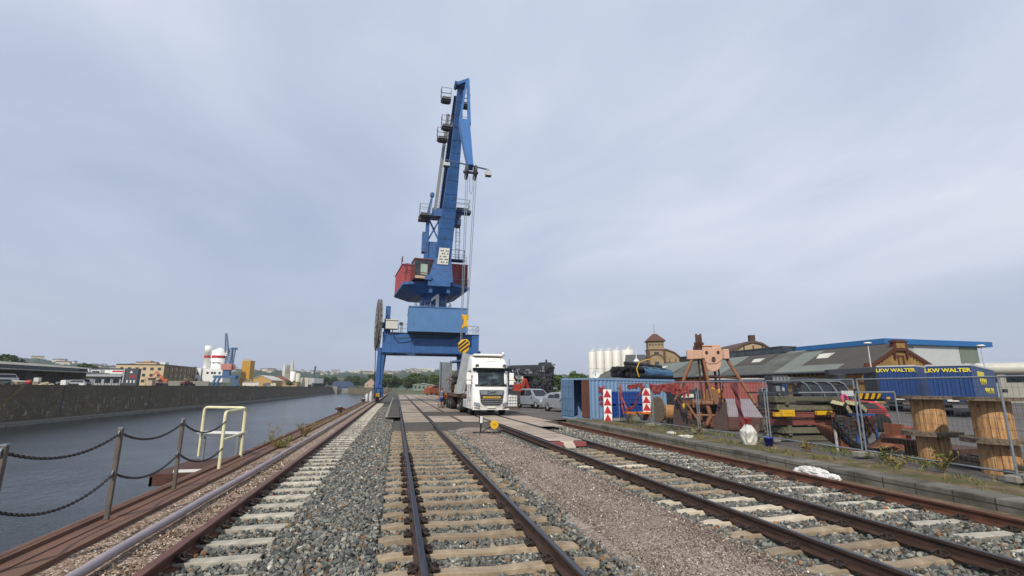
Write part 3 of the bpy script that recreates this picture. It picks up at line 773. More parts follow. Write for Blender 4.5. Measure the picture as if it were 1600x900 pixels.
# machine house (faded red) behind the boom
b = MB(); Mh = Ms
b.box(-4.45,-2.0,-.6,7.3,15.26,18.0, Mh); b.box(1.9,4.45,-1.2,7.3,15.26,18.5, Mh); b.box(-2.0,1.9,1.5,7.3,15.26,18.3, Mh)
for k in range(18): x = 2.0+.14*k; b.box(x,x+.03,-1.23,-1.2,15.4,18.4, Mh)
for k in range(30): y = -.4+.25*k; b.box(-4.48,-4.45,y,y+.04,15.4,17.9, Mh)
b.box(-4.55,-1.9,-.7,7.4,18.0,18.08,Mh); b.box(1.85,4.5,-1.3,7.4,18.5,18.58,Mh)
mh = b.build('machine_house', MT['red'], cr)
b = MB(); b.box(2.3,3.1,-1.26,-1.23,15.4,17.4,Mh); b.build('door', MT['red'], mh, off=(3.2,64,0))
b = MB(); railing(b,[sp(2.0,-1.5,15.25),sp(3.3,-1.6,15.25),sp(4.4,-1.7,15.25),sp(4.5,0,15.25)],1.1,.035); railing(b,[sp(2.0,-1.0,18.58),sp(3.2,-1.0,18.58),sp(4.3,-1.0,18.58)],1.1,.035)
ladder(b, sp(3.7,-1.6,15.3), sp(3.7,-1.6,18.6), .45); b.build('house_railing', MT['galv'], cr)
b = MB(); ladder(b, sp(3.7,-1.45,15.3), sp(3.7,-1.45,18.4), .5,.4); b.build('house_ladder', MT['rust'], cr)
# driver's cab
cab = MB()
cab.box(-3.45,-.95,-4.6,-2.0,15.35,15.75,Ms); cab.box(-3.5,-.9,-4.65,-2.0,17.85,18.0,Ms); cab.box(-3.45,-.95,-2.1,-2.0,15.75,17.85,Ms)
for x in (-3.45,-1.05): 
    cab.box(x,x+.1,-4.6,-4.5,15.75,17.85,Ms); cab.box(x,x+.1,-3.4,-3.3,15.75,17.85,Ms)
for x in (-2.75,-1.75): cab.box(x,x+.07,-4.6,-4.5,15.75,17.85,Ms)
cab.box(-3.45,-.95,-4.6,-4.52,16.1,16.17,Ms)
co = cab.build('cab', MT['redbrown'], cr)
b = MB(); b.box(-3.4,-1.0,-4.56,-4.53,17.0,17.8,Ms); b.mat(0); b.box(-3.4,-2.7,-4.56,-4.53,15.78,17.0,Ms); b.box(-1.75,-1.0,-4.56,-4.53,15.78,17.0,Ms); b.box(-3.42,-3.40,-4.5,-2.1,15.8,17.8,Ms); b.build('cab_window', MT['window'], co, off=(3.2,64,0))
b = MB(); b.box(-2.65,-1.78,-4.57,-4.52,15.9,17.3,Ms); b.build('front_pane', paint('greenish_pane','#9fb0a4',.15,.15,2,streak=0), co, off=(3.2,64,0))
b = MB(); b.box(-3.3,-1.1,-4.75,-4.62,15.35,15.7,Ms); b.build('cab_apron', paint('cream_apron','#b9a282',.6,.2,3,.1), co, off=(3.2,64,0))
b = MB(); railing(b,[sp(-4.3,-3.5,15.25),sp(-3.6,-4.5,15.25)],1.2,.04); railing(b,[sp(-4.6,-1.7,18.0),sp(-4.6,-.7,18.0)],.8,.05); railing(b,[sp(-4.3,-2.6,15.25),sp(-3.6,-2.6,15.25)],2.4,.04); b.build('cab_railing', MT['redbrown'], co, off=(3.2,64,0))
# boom foot and boom
b = MB()
b.add([(3.0,59.6,14.8),(6.25,59.6,14.8),(6.25,62.2,14.8),(3.0,62.2,14.8),(3.9,59.8,18.0),(5.95,59.8,18.0),(5.95,61.6,18.0),(3.9,61.6,18.0)],
      [(0,1,5,4),(1,2,6,5),(2,3,7,6),(3,0,4,7),(3,2,1,0)])
S = [(4.92,60.7,18.0,2.05,1.8),(5.35,59.2,24.0,1.72,1.7),(5.72,56.3,31.5,1.2,1.3),(5.75,53.4,38.0,.72,.8)]
for (a,c) in zip(S[:-1],S[1:]):
    b.bar(a[:3],c[:3],a[3],a[4],c[3],c[4],up=(0,-1,0))
for k in range(1,14):
    u = k/14; 
    i = min(2,int(u*3)); w = u*3-i; p = Vector(S[i][:3]).lerp(Vector(S[i+1][:3]), w); ww = S[i][3]+(S[i+1][3]-S[i][3])*w; hh = S[i][4]+(S[i+1][4]-S[i][4])*w
    d = (Vector(S[i+1][:3])-Vector(S[i][:3])).normalized()*.03
    b.bar(p-d,p+d,ww+.06,hh+.06,up=(0,-1,0))
bm = b.build('boom', MT['blue'], cr)
b = MB(); b.prism([(4.15,59.70,17.1),(5.55,59.70,17.1),(5.68,59.40,19.2),(4.35,59.40,19.2)],(0,-.06,0)); pl_ = b.build('load_plate', MT['plate'], bm, off=(3.2,64,0))
b = MB()
for k in range(5):
    z = 17.35+.36*k; 
    for j in range(5):
        if (k+j) % 3: b.box(4.40+.22*j+.03*k,4.56+.22*j+.03*k,59.56-.05*k,59.60-.05*k,z,z+.10)
b.build('load_table', MT['txt_dark'], pl_, off=(3.2,64,0))
b = MB(); b.box(3.1,5.9,59.3,59.8,14.2,14.9); b.box(2.7,3.5,59.1,59.6,14.9,15.5); b.box(3.3,3.7,59.7,60.2,13.4,15.3); b.box(5.5,5.9,59.7,60.2,13.4,15.3); b.build('boom_foot_bracket', MT['blue'], cr)
# mast (A-frame tower)
b = MB()
for x in (2.9,4.6): b.bar((x,64.6,17.8),(x+.1,64.2,25.2),.55,1.2,.45,1.0,up=(0,1,0))
b.box(2.95,4.7,64.2,65.0,21.0,21.4); b.box(3.0,4.7,64.1,64.9,18.0,21.0); b.box(2.5,5.3,63.4,65.4,24.9,25.2)
b.bar((3,64.3,21.4),(4.7,64.3,24.9),.2); b.bar((4.7,64.3,21.4),(3,64.3,24.9),.2); b.box(2.3,2.95,63.8,65,19.8,22.6)
b.bar((3.0,64.2,25.2),(3.45,64.2,28.2),.5,.5,.25,.25); b.cyl((3.45,63.9,28.2),(3.45,64.5,28.2),.3,n=12); b.box(3.5,4.8,63.6,64.8,25.2,26.1)
ms = b.build('mast', MT['blue'], cr)
b = MB(); b.cbox((2.3,63.8,24.4),(1.3,1.2,.5)); b.build('mast_box', MT['dgrey'], cr)
basket('service_platform', cr, (2.5,63.3,24.7), 1.4,1.3,1.5)
basket('service_platform', cr, (7.15,59.9,24.55), 1.9,1.3,1.4)
b = MB(); b.box(6.1,8.3,59.3,60.5,24.2,24.5); b.prism([(6.2,59.5,22.6),(7.3,59.5,24.2),(6.2,59.5,24.2)],(0,.5,0)); b.box(6.2,7.0,59.2,60.6,22.4,23.2); b.build('platform_bracket', MT['darkblue'], cr)
# caged ladder on the right
b = MB(); ladder(b,(6.75,60.6,17.7),(6.75,60.6,24.2),.5,.45)
for k in range(6): z = 18.2+1.1*k; b.tube([(6.5,60.6,z),(6.45,60.0,z),(6.75,59.8,z),(7.05,60.0,z),(7.0,60.6,z)],.03,5)
for dx in (-.22,.22): b.cyl((6.75+dx,59.85,18),(6.75+dx,59.85,24),.025,n=5)
b.build('caged_ladder', MT['galv'], cr)
b = MB(); railing(b,[(5.9,59.6,17.9),(6.8,59.6,17.9),(7.6,59.6,17.9),(7.6,61,17.9)],1.2,.035); b.box(5.9,7.7,59.5,61,17.8,17.9); b.build('boom_foot_platform', MT['darkblue'], cr)
# tie bar with white ladder left of the boom
b = MB(); b.bar((4.75,64.8,25.6),(5.35,55.2,38.2),.62,.5,.4,.4,up=(0,-1,0)); b.build('tie_bar', MT['darkblue'], cr)
b = MB(); ladder(b,(4.05,64.0,25.4),(4.85,56.8,36.6),.45,.4,r=.035)
b.bar((3.85,64.0,25.3),(4.65,56.8,36.5),.42,.06,up=(0,-1,.5)); b.build('white_ladder', MT['lgrey'], cr)
for (c,w) in (((4.15,55,37.2),1.25),((4.5,57,34.6),1.3),((4.1,58,33.4),1.35),((6.55,54.2,36.3),.9),((6.8,56.2,34.2),1.0)): basket('service_platform', cr, c, w,1.2,1.45,'galv')
b = MB(); b.cyl((5.2,53.2,38.3),(6.4,53.2,38.3),.42,n=20); b.cyl((5.05,53.2,38.3),(5.2,53.2,38.3),.55,n=20); b.box(5.0,6.4,52.9,54.3,38.5,38.7)
railing(b,[(5.1,53.8,38.6),(6.3,53.8,38.6)],.7,.04); b.build('boom_head', MT['darkblue'], cr)
# fly jib
b = MB()
J = [((5.95,52.4,37.2),.9,.5),((5.95,50.4,31.8),1.2,.9),((6.05,47.6,27.2),.85,.8),((6.15,45.3,23.8),.55,.7)]
for (p,w,h),(q,w2,h2) in zip(J[1:-1],J[2:]): b.bar(p,q,w,h,w2,h2,up=(0,-1,.2))
b.bar((5.5,50.6,32.0),(6.45,52.8,39.0),.26,.45,.22,.35,up=(0,-1,0)); b.bar((6.55,50.2,31.4),(6.6,52.8,39.1),.34,.5,.3,.4,up=(0,-1,0)); b.bar((5.2,52.6,38.1),(6.6,52.8,39.0),.35)
b.bar((6.5,50.2,31.2),(6.3,45.5,24.0),.26,.5,.3,.4,up=(0,-1,0))
b.build('fly_jib', paint('jib_blue','#2f629c',.45,.1,.6,.08,'#3a3a44',.15), cr)
b = MB()
for x in (5.72,6.6): b.cyl((x-.13,45.0,23.1),(x+.13,45.0,23.1),.72,n=24); b.torus((x,45.0,23.1),(1,0,0),.72,.1,24,6)
b.cyl((5.4,45,23.1),(6.9,45,23.1),.14,n=10); b.build('sheave', MT['dgrey'], cr)
b = MB(); b.bar((3.55,45.6,24.5),(8.05,45.3,23.75),.12); b.build('lamp_arm', MT['darkblue'], cr)
for c in ((8.0,45.2,23.2),(3.75,45.7,24.0)):
    c = Vector(c); b = MB(); b.cbox(c,(.62,.5,.34)); b.mat(1).cbox(c+Vector((0,0,-.2)),(.55,.42,.06)); b.mat(0).torus(c+Vector((0,0,.35)),(0,1,0),.2,.05,16,6); b.build('working_lamp', [MT['lgrey'],MT['dgrey']], cr)
# ropes and hook
b = MB()
for (x,y) in ((5.62,44.6),(5.82,44.6),(6.5,44.6),(6.7,44.6)): b.cyl((x,y,23.0),(5.82+(x-6.1)*.55,y+.1,5.9 if x < 6 else 8.0),.035,n=5)
b.tube([(6.0,44.6,22.5),(6.05,44.6,20.8),(6.2,44.6,20.6),(6.3,44.6,21),(6.25,44.6,22.5)],.03,5)
b.build('hoist_rope', MT['galv'], cr)
hk2 = MB(); hk2.box(5.62,6.18,44.2,44.5,7.98,8.14); hk2.box(5.75,6.05,44.15,44.5,7.3,8.4); hk2.box(5.6,6.2,44.2,44.5,7.35,7.5); hk2.box(5.6,5.76,44.18,44.5,8.14,8.45); hk2.box(6.04,6.2,44.18,44.5,8.14,8.45); hk2.box(5.6,5.74,44.18,44.5,7.15,7.35); hk2.box(6.06,6.2,44.18,44.5,7.15,7.35)
hk2.build('rope_guide', MT['yellow'], cr, bevel=.03)
hb = MB(); hexa = [(-.52,.3),(-.2,.66),(.3,.72),(.56,.42),(.46,-.3),(.1,-.64),(-.38,-.44)]
hb.prism([(5.82+x,44.2,5.45+z) for x,z in hexa],(0,.55,0))
hbo = hb.build('hook_block', MT['yellow'], cr, bevel=.05)
b = MB()
for k,(a0,b0) in enumerate((((-.48,.06),(.15,.60)),((-.44,-.24),(.42,.46)),((-.24,-.44),(.48,.12)))):
    d = Vector((b0[0]-a0[0],0,b0[1]-a0[1])).normalized(); pn = Vector((-d.z,0,d.x))*.075
    p = Vector((5.82+a0[0],44.195,5.45+a0[1])); q = Vector((5.82+b0[0],44.195,5.45+b0[1]))
    b.prism([p-pn,q-pn,q+pn,p+pn],(0,-.012,0))
b.build('hazard_stripe', MT['black'], hbo, off=(3.2,64,0))
b = MB(); b.tube([(5.85,44.45,4.75),(5.85,44.45,4.45),(6.05,44.45,4.2),(5.85,44.45,3.95),(5.62,44.45,4.1)],.1,8); b.build('hook', MT['dgrey'], hbo, off=(3.2,64,0))
sg = MB(); sg.tube([(5.85,44.45,3.98),(5.5,44.45,3.2),(5.35,44.4,2.4)],.09,6); sg.tube([(5.85,44.45,3.98),(6.1,44.5,3.2),(6.3,44.6,2.4)],.09,6)
tag(sg.build('lifting_sling', MT['black']), 'black lifting sling hanging from the striped hook block', 'sling')

# ================================================================== LORRY
lo = thing('articulated_lorry', 'white lorry facing the camera on the crossing, flatbed trailer behind', 'lorry', (6.05,31.6,0), R_(1.6))
wp = paint('lorry_white', '#ecece8', .32, .05, 1, streak=.1)
b = MB(); hw = 1.25
# cab: rounded plan section swept up the side profile
prof = [(.42,.10),(.55,.0),(.95,-.03),(1.35,.0),(1.72,.03),(2.02,.07),(2.45,.16),(2.92,.27),(3.02,.25),(3.2,.32),(3.5,.5),(3.72,.78),(3.84,1.15),(3.9,1.7),(3.9,2.15)]
def plan(y0, w, yb=2.25):
    r = .3; pts = [(-w,yb),(-w,y0+.55)]
    for k in range(1,6): a = math.pi/2*k/6; pts.append((-w+r*1.1*(1-math.cos(a)), y0+.55-.5*math.sin(a)))
    for k in range(0,7): x = -w*.72+ (2*w*.72)*k/6; pts.append((x, y0+.05*(abs(x)/w)**2))
    for k in range(5,0,-1): a = math.pi/2*k/6; pts.append((w-r*1.1*(1-math.cos(a)), y0+.55-.5*math.sin(a)))
    pts += [(w,y0+.55),(w,yb)]; return pts
vs = []; 
for (z,y0) in prof:
    w = hw if z < 3.0 else hw-.10*(z-3.0); vs += [(x,y,z) for x,y in plan(min(y0,1.6), w)]
np_ = len(plan(0,1)); L = len(prof)
b.add(vs, [(i*np_+j, i*np_+j+1, (i+1)*np_+j+1, (i+1)*np_+j) for i in range(L-1) for j in range(np_-1)], True)
b.add([vs[(L-1)*np_+j] for j in range(np_)], [tuple(range(np_))])
b.add([vs[i*np_] for i in range(L)]+[vs[i*np_+np_-1] for i in range(L)], [tuple(range(L))+tuple(range(2*L-1,L-1,-1))])
cabo = b.build('cab', wp, lo)
b = MB(); b.box(-1.08,1.08,.75,2.2,3.88,4.02); b.box(.85,1.0,.6,.8,3.95,4.15); b.build('roof_deflector', wp, lo, bevel=.06)
# windscreen follows the cab front
b = MB()
def scr(z0,z1,ya,yb,wf,off):
    pa = [(x,y) for x,y in plan(ya,hw)][3:-3]; pb = [(x,y) for x,y in plan(yb,hw)][3:-3]
    v = [(x*wf,y-off,z0) for x,y in pa]+[(x*wf,y-off,z1) for x,y in pb]; k = len(pa)
    b.add(v,[(i,i+1,k+i+1,k+i) for i in range(k-1)],True); b.add([(x,y+.03,z) for x,y,z in v],[(k+i,k+i+1,i+1,i) for i in range(k-1)],True)
    e = [(x,y+.03,z) for x,y,z in v]
    for lst in ([0,k],[k-1,2*k-1]): pass
scr(1.98,2.86,.065,.255,.97,.012); b.build('windscreen', MT['screen'], lo)
b = MB(); scr(2.86,3.06,.12,.10,1.0,.05); b.build('sun_visor', MT['glass'], lo)
b = MB(); scr(1.84,1.99,.045,.062,.985,.010); b.build('wiper_panel', MT['dgrey'], lo)
wiper = MB()
for x in (-.75,-.05,.6): wiper.bar((x,.02,1.93),(x+.55,.03,2.06),.03)
wiper.build('wiper', MT['black'], lo)
b = MB(); b.prism([(-.82,-.045,1.62),(.82,-.045,1.62),(.72,-.05,.85),(.52,-.05,.66),(-.52,-.05,.66),(-.72,-.05,.85)],(0,-.03,0)); gr = b.build('grille', MT['dgrey'], lo)
b = MB()
for z,w in ((1.02,.74),(.88,.70),(.76,.58)): b.box(-w,w,-.10,-.075,z-.018,z+.018)
b.build('grille_bar', MT['chrome'], gr)
b = MB(); b.prism([(-.78,-.08,1.58),(.78,-.08,1.58),(.70,-.085,1.33),(-.70,-.085,1.33)],(0,-.03,0)); b.build('badge_panel', MT['chrome'], gr)
text('badge_lettering', 'DAF', .22, MT['txt_dark'], (0,-.118,1.46), (R_(90),0,0), gr, .006, bold=.008, sx=1.45)
b = MB(); b.box(-.58,.58,-.125,-.1,1.10,1.22); b.build('yellow_sign', MT['yplate'], gr)
text('sign_lettering', 'CONVOI EXCEPTIONNEL', .085, MT['txt_dark'], (0,-.129,1.16), (R_(90),0,0), gr, .002)
b = MB(); b.prism([(-1.16,.12,.42),(-1.16,.12,.95),(-.62,-.05,.95),(-.62,-.05,.42)],(0,.0,.0)) if False else None
b.box(-1.2,1.2,.02,.5,.36,.44); b.box(-.28,.28,-.05,-.025,.47,.60); b.build('number_plate', MT['plate'], lo)
for s in (-1,1):
    b = MB(); b.prism([(s*1.14,.05,.86),(s*.78,-.045,.80),(s*.72,-.05,.66),(s*.86,-.045,.62),(s*1.14,.05,.66)],(0,-.02,0)); b.build('headlight', MT['lamp'], lo)
    b = MB(); b.prism([(s*1.12,.04,.53),(s*.75,-.035,.49),(s*.75,-.035,.45),(s*1.12,.04,.46)],(0,-.02,0)); b.build('fog_lamp', MT['dgrey'], lo)
    b = MB(); b.cyl((s*.93,.33,3.22),(s*.93,.27,3.18),.13,n=14); b.build('roof_lamp', MT['lamp'], lo)
    b = MB(); b.box(s*1.45-.16,s*1.45+.16,.3,.42,2.25,2.75); b.box(s*1.45-.16,s*1.45+.16,.3,.42,1.95,2.22); b.build('mirror', wp, lo, bevel=.05)
    b = MB(); b.box(s*1.35-.2,s*1.35+.14,.36,.4,2.5,2.55); b.box(s*1.35-.2,s*1.35+.14,.36,.4,2.05,2.1); b.build('mirror_arm', MT['dgrey'], lo)
    b = MB(); b.prism([(s*1.256,.62,2.02),(s*1.256,1.5,2.0),(s*1.256,1.5,2.85),(s*1.256,.78,2.85)],(s*.008,0,0)); b.build('side_window', MT['glass'], lo)
    b = MB(); b.tube([(s*1.257,.55,.95),(s*1.257,.6,2.0),(s*1.257,.75,2.9),(s*1.257,1.6,2.9),(s*1.257,1.6,.95),(s*1.257,.55,.95)],.012,4); b.build('door_seam', MT['dgrey'], lo)
b = MB()
for x in (-.5,-.12,.3,.68): b.cyl((x,.62,3.74),(x,.6,3.78),.045,n=8)
b.build('marker_lamp', MT['orange'], lo)
b = MB(); b.box(-.35,.35,.46,.47,3.52,3.54); b.build('roof_slot', MT['dgrey'], lo)
def wheel(x, y, r, w, name, par):
    b = MB(); s = 1 if x > 0 else -1
    b.lathe((x,y,r),[(r*.55,-w/2),(r*.92,-w/2),(r,-w/2+.05),(r,w/2-.05),(r*.92,w/2),(r*.55,w/2)],24,'x'); 
    o = b.build(name, MT['tyre'], par)
    b = MB(); b.lathe((x,y,r),[(0,s*(w/2-.08)),(r*.3,s*(w/2-.03)),(r*.32,s*(w/2-.1)),(r*.55,s*(w/2-.02)),(r*.57,-s*w/2)],18,'x'); b.build('rim', MT['lgrey'], o)
    return o
for x in (-1.03,1.03):
    wheel(x,1.35,.5,.33,'wheel',lo); wheel(x,4.9,.5,.55,'wheel',lo)
    for y in (10.2,11.5,12.8): wheel(x,y,.48,.5,'wheel',lo)
    s = 1 if x > 0 else -1
    b = MB(); b.box(x-.22,x+.22,2.4,3.9,.4,1.0); b.build('fuel_tank', MT['lgrey'], lo, bevel=.06)
    b = MB(); b.lathe((x,1.35,.5),[(.62,-.24),(.62,.24)],16,'x',a0=0,a1=math.pi); b.build('wheel_arch', MT['black'], lo)
b = MB(); b.box(-.45,.45,1.8,6,.65,.95); b.box(-1.2,1.2,.3,2.2,.42,.9); b.build('chassis', MT['dgrey'], lo)
b = MB(); b.box(-1.25,1.25,3.2,13.8,1.15,1.32); b.box(-.5,.5,4,13.5,.85,1.15); b.box(-1.27,-1.24,3.2,13.8,1.05,1.3); b.box(1.24,1.27,3.2,13.8,1.05,1.3)
for y in (6.2,7.5): b.box(-1.0,1.0,y,y+.6,.5,.9)
b.build('flatbed', paint('trailer_red_brown','#5b3a30',.7,.2,2,.2), lo)
b = MB(); b.box(-1.0,.9,2.35,2.6,.95,3.3); 
for x in (-.7,0,.6): b.cyl((x,2.5,1),(x,2.5,3.4),.07,n=8)
b.build('rear_pipework', MT['dgrey'], lo)
# load on the trailer
pn = MB(); pn.bar((4.42,36.2,1.34),(5.0,36.3,4.25),.42,.5,.6,.5,up=(0,1,0)); pn.bar((4.75,36.0,1.36),(5.28,36.1,4.1),.14,.3,up=(0,1,0)); pn.box(4.25,5.1,35.9,36.7,1.33,1.5)
tag(pn.build('steel_trough', paint('trough_grey','#9a9fa2',.45,.15,1.5,.15,streak=.3)), 'light grey steel trough leaning behind the white lorry cab', 'steel trough')
bl = MB(); br_ = random.Random(5)
for k in range(46):
    a = br_.uniform(0,6.28); r0 = br_.uniform(.1,.7)
    p = Vector((5.0+r0*math.cos(a), 38.0+br_.uniform(-.3,.3), 2.25+r0*math.sin(a))); q = p+Vector((br_.uniform(-.15,.15),4.2,br_.uniform(-.15,.15)))
    m_ = p.lerp(q,.5)+Vector((0,0,-.08)); bl.tube([p,m_,q],.11,6)
tag(bl.build('hose_bundle', MT['black']), 'bundle of black hoses lying on the flatbed trailer', 'hose bundle')
wb = MB()
for x in (4.35,4.95): wb.box(x,x+.35,37.2,37.8,1.33,2.0); wb.box(x-.05,x+.4,37.1,37.9,1.33,1.45)
wb.box(4.3,5.4,37.3,37.7,1.45,1.65)
tag(wb.build('wooden_cradle', paint('cream_wood','#b8a37c',.8,.2,3)), 'pale timber cradle under the black hoses on the trailer', 'cradle')
sc_ = MB(); r9 = random.Random(9)
for k in range(60):
    p = Vector((r9.uniform(4.2,6.4), r9.uniform(40.5,44), r9.uniform(1.4,2.9))); d = Vector((r9.uniform(-.6,.6),r9.uniform(-.5,.5),r9.uniform(-.2,.6)))
    sc_.tube([p, p+d*.5+Vector((0,0,.12)), p+d], .035, 5)
tag(sc_.build('scrap_bundle', paint('scrap_brown','#6b5348',.7,.4,2,.3)), 'tangle of thin scrap tubes on the rear of the flatbed trailer', 'scrap')
dv = thing('loading_gantry', 'grey steel post with a curved arm reaching over the trailer', 'gantry', (4.3,45,0))
b = MB(); b.box(-.5,.5,-.05,.05,.3,4.05); b.box(-.55,-.47,-.25,.25,.3,4.1); b.box(.47,.55,-.25,.25,.3,4.1); b.box(-.6,.6,-.35,.35,0,.3); b.build('post', MT['grey'], dv)
b = MB(); b.tube([(.4,0,4.05),(1.2,-.2,4.15),(2.2,-.6,4.45),(3.0,-1.0,5.0)],.13,8); b.cyl((1.15,0,.3),(1.15,-.1,4.1),.08,n=8); b.bar((1.5,-1.5,1.6),(3.3,-1.6,4.6),.14); b.build('arm', MT['darkblue'], dv)
b = MB(); b.box(-.58,.5,-.36,-.27,.75,1.25); b.build('marker_panel', MT['orange'], dv)

# ================================================================== PEOPLE
def skin_mesh(name, verts, edges, radii, mat, parent, sub=1):
    me = bpy.data.meshes.new(name); me.from_pydata(verts, edges, []); me.materials.append(mat)
    o = bpy.data.objects.new(name, me); COL.objects.link(o)
    sk = o.modifiers.new('s','SKIN'); sk.use_smooth_shade = True
    for i, r in enumerate(radii):
        d = me.skin_vertices[0].data[i]; d.radius = r if isinstance(r, tuple) else (r,r); d.use_root = (i == 0)
    s2 = o.modifiers.new('u','SUBSURF'); s2.levels = sub; s2.render_levels = sub
    if parent is not None: o.parent = parent
    return o
SKINM = paint('skin', '#b07a5c', .6, .06, 3, streak=0, bump=0)
def person(label, loc, rz, shirt, bottoms, long_legs=False, arms=((0,0),(0,0)), hair='#4a3524', stride=.12, lean=0, helmet=None):
    P = thing('person', label, 'person', loc, rz)
    V = []; E = []; Rr = []
    def v(p, r, par=None):
        V.append(p); Rr.append(r)
        if par is not None: E.append((par, len(V)-1))
        return len(V)-1
    pel = v((0,0,.94),(.15,.11)); ch = v((0,-lean*.5,1.28),(.17,.11),pel); nk = v((0,-lean,1.5),.06,ch); hd = v((0,-lean-.02,1.60),.085,nk); ht = v((0,-lean-.01,1.70),.085,hd)
    for i, s in enumerate((-1,1)):
        hip = v((s*.10,0,.88),.09,pel); kn = v((s*.12,-.03+s*stride*.6,.49),.06,hip); an = v((s*.12,.03+s*stride,.09),.038,kn); v((s*.13,-.14+s*stride,.04),.04,an)
        f, o_ = arms[i]
        sh = v((s*.19,-lean*.8,1.42),.058,ch); el = v((s*(.24+o_),-f*.28,1.16+max(0,f)*.12),.042,sh); wr = v((s*(.23+o_*1.4),-f*.52-.03,.93+max(0,f)*.42),.028,el)
        pm = v((s*(.23+o_*1.5),-f*.6-.04,.86+max(0,f)*.46),.032,wr)
        for q in range(4): k1 = v((s*(.23+o_*1.5)+(q-1.5)*.0,-f*.65-.06+(q-1.5)*.018,.80+max(0,f)*.46),.009,pm); v((s*(.215+o_*1.5),-f*.66-.07+(q-1.5)*.018,.765+(.01 if q in (1,2) else .02)+max(0,f)*.46),.008,k1)
        v((s*(.205+o_*1.5),-f*.62-.09,.83+max(0,f)*.46),.010,pm)
    body = skin_mesh('body', V, E, Rr, SKINM, P)
    # face details
    b = MB(); b.ball((0,-lean-.105,1.63),.02,8,6,(.8,1,1.3)); b.ball((-.035,-lean-.09,1.655),.011,6,5); b.ball((.035,-lean-.09,1.655),.011,6,5); b.ball((-.09,-lean,1.635),.022,6,5,(.5,.8,1.2)); b.ball((.09,-lean,1.635),.022,6,5,(.5,.8,1.2)); b.build('face', SKINM, P)
    b = MB(); b.ball((0,-lean+.01,1.685),.112,14,8,(.9,1,.85)); b.build('helmet' if helmet else 'hair', paint('hair_'+hair[1:], helmet or hair, .7, .1, 5, streak=0), P)
    sm = paint('shirt_'+shirt[1:], shirt, .85, .12, 5, streak=.1)
    V2 = [(0,0,.9),(0,-lean*.5,1.28),(0,-lean*.9,1.46)]; E2 = [(0,1),(1,2)]; R2 = [(.175,.135),(.19,.13),(.10,.09)]
    for i, s in enumerate((-1,1)):
        f, o_ = arms[i]; n0 = len(V2)
        V2 += [(s*.19,-lean*.8,1.42),(s*(.225+o_*.7),-f*.2,1.22+max(0,f)*.1)]; E2 += [(1,n0),(n0,n0+1)]; R2 += [.075,.062]
    skin_mesh('shirt', V2, E2, R2, sm, P)
    bmt = paint('bottoms_'+bottoms[1:], bottoms, .85, .12, 5, streak=.1)
    zz = .12 if long_legs else .54
    V3 = [(0,0,.95)]; E3 = []; R3 = [(.17,.13)]
    for s in (-1,1):
        n0 = len(V3); V3 += [(s*.10,0,.86),(s*.12,-.02+s*stride*.55,.52)]; E3 += [(0,n0),(n0,n0+1)]; R3 += [.11,.09 if not long_legs else .075]
        if long_legs: V3.append((s*.12,.02+s*stride,.12)); E3.append((n0+1,n0+2)); R3.append(.055)
    skin_mesh('trousers' if long_legs else 'shorts', V3, E3, R3, bmt, P)
    b = MB()
    for s in (-1,1): b.cbox((s*.125,-.05+s*stride,.045),(.10,.29,.09))
    b.build('shoes', MT['black'], P, bevel=.03)
    return P
person('person seen from behind in grey shirt and blue shorts beside the trailer', (3.95,44.3,0), R_(170), '#5d6878', '#25408a', arms=((.3,.02),(.5,.05)), hair='#6b4a30')
person('person in dark clothes behind the man in blue shorts, reaching to the trailer', (4.45,45.4,0), R_(-60), '#7a3d34', '#1e2a52', True, arms=((.9,.0),(1.0,.0)), hair='#5a3d28', lean=.05)
p3_ = person('person in orange vest standing between lorry and white tank', (9.05,41.6,0), R_(70), '#d9642c', '#2c2a2a', True, arms=((.2,.05),(.4,.05)), hair='#3a2c22')

# ================================================================== THINGS BESIDE THE LORRY
ib = thing('liquid_tank', 'white cubic liquid tank in a wire cage beside the lorry', 'tank', (9.75,42.2,0))
b = MB(); b.box(-.52,.52,-.55,.55,.16,1.12); b.lathe((0,0,1.12),[(.12,0),(.12,.06),(0,.06)],14); b.build('tank_body', MT['white'], ib, bevel=.06)
b = MB()
for k in range(6):
    x = -.55+.22*k
    for y in (-.58,.58): b.cyl((x,y,.1),(x,y,1.16),.012,n=5)
    for xx in (-.56,.56): b.cyl((xx,-.58+.232*k,.1),(xx,-.58+.232*k,1.16),.012,n=5)
for z in (.2,.45,.7,.95,1.15):
    for y in (-.58,.58): b.cyl((-.56,y,z),(.56,y,z),.012,n=5)
    for xx in (-.56,.56): b.cyl((xx,-.58,z),(xx,.58,z),.012,n=5)
b.build('cage', MT['galv'], ib)
b = MB(); b.box(-.6,.6,-.6,.6,.1,.14)
for y in (-.5,0,.5): b.box(-.6,.6,y-.06,y+.06,0,.1)
b.build('pallet', MT['wood_g'], ib)

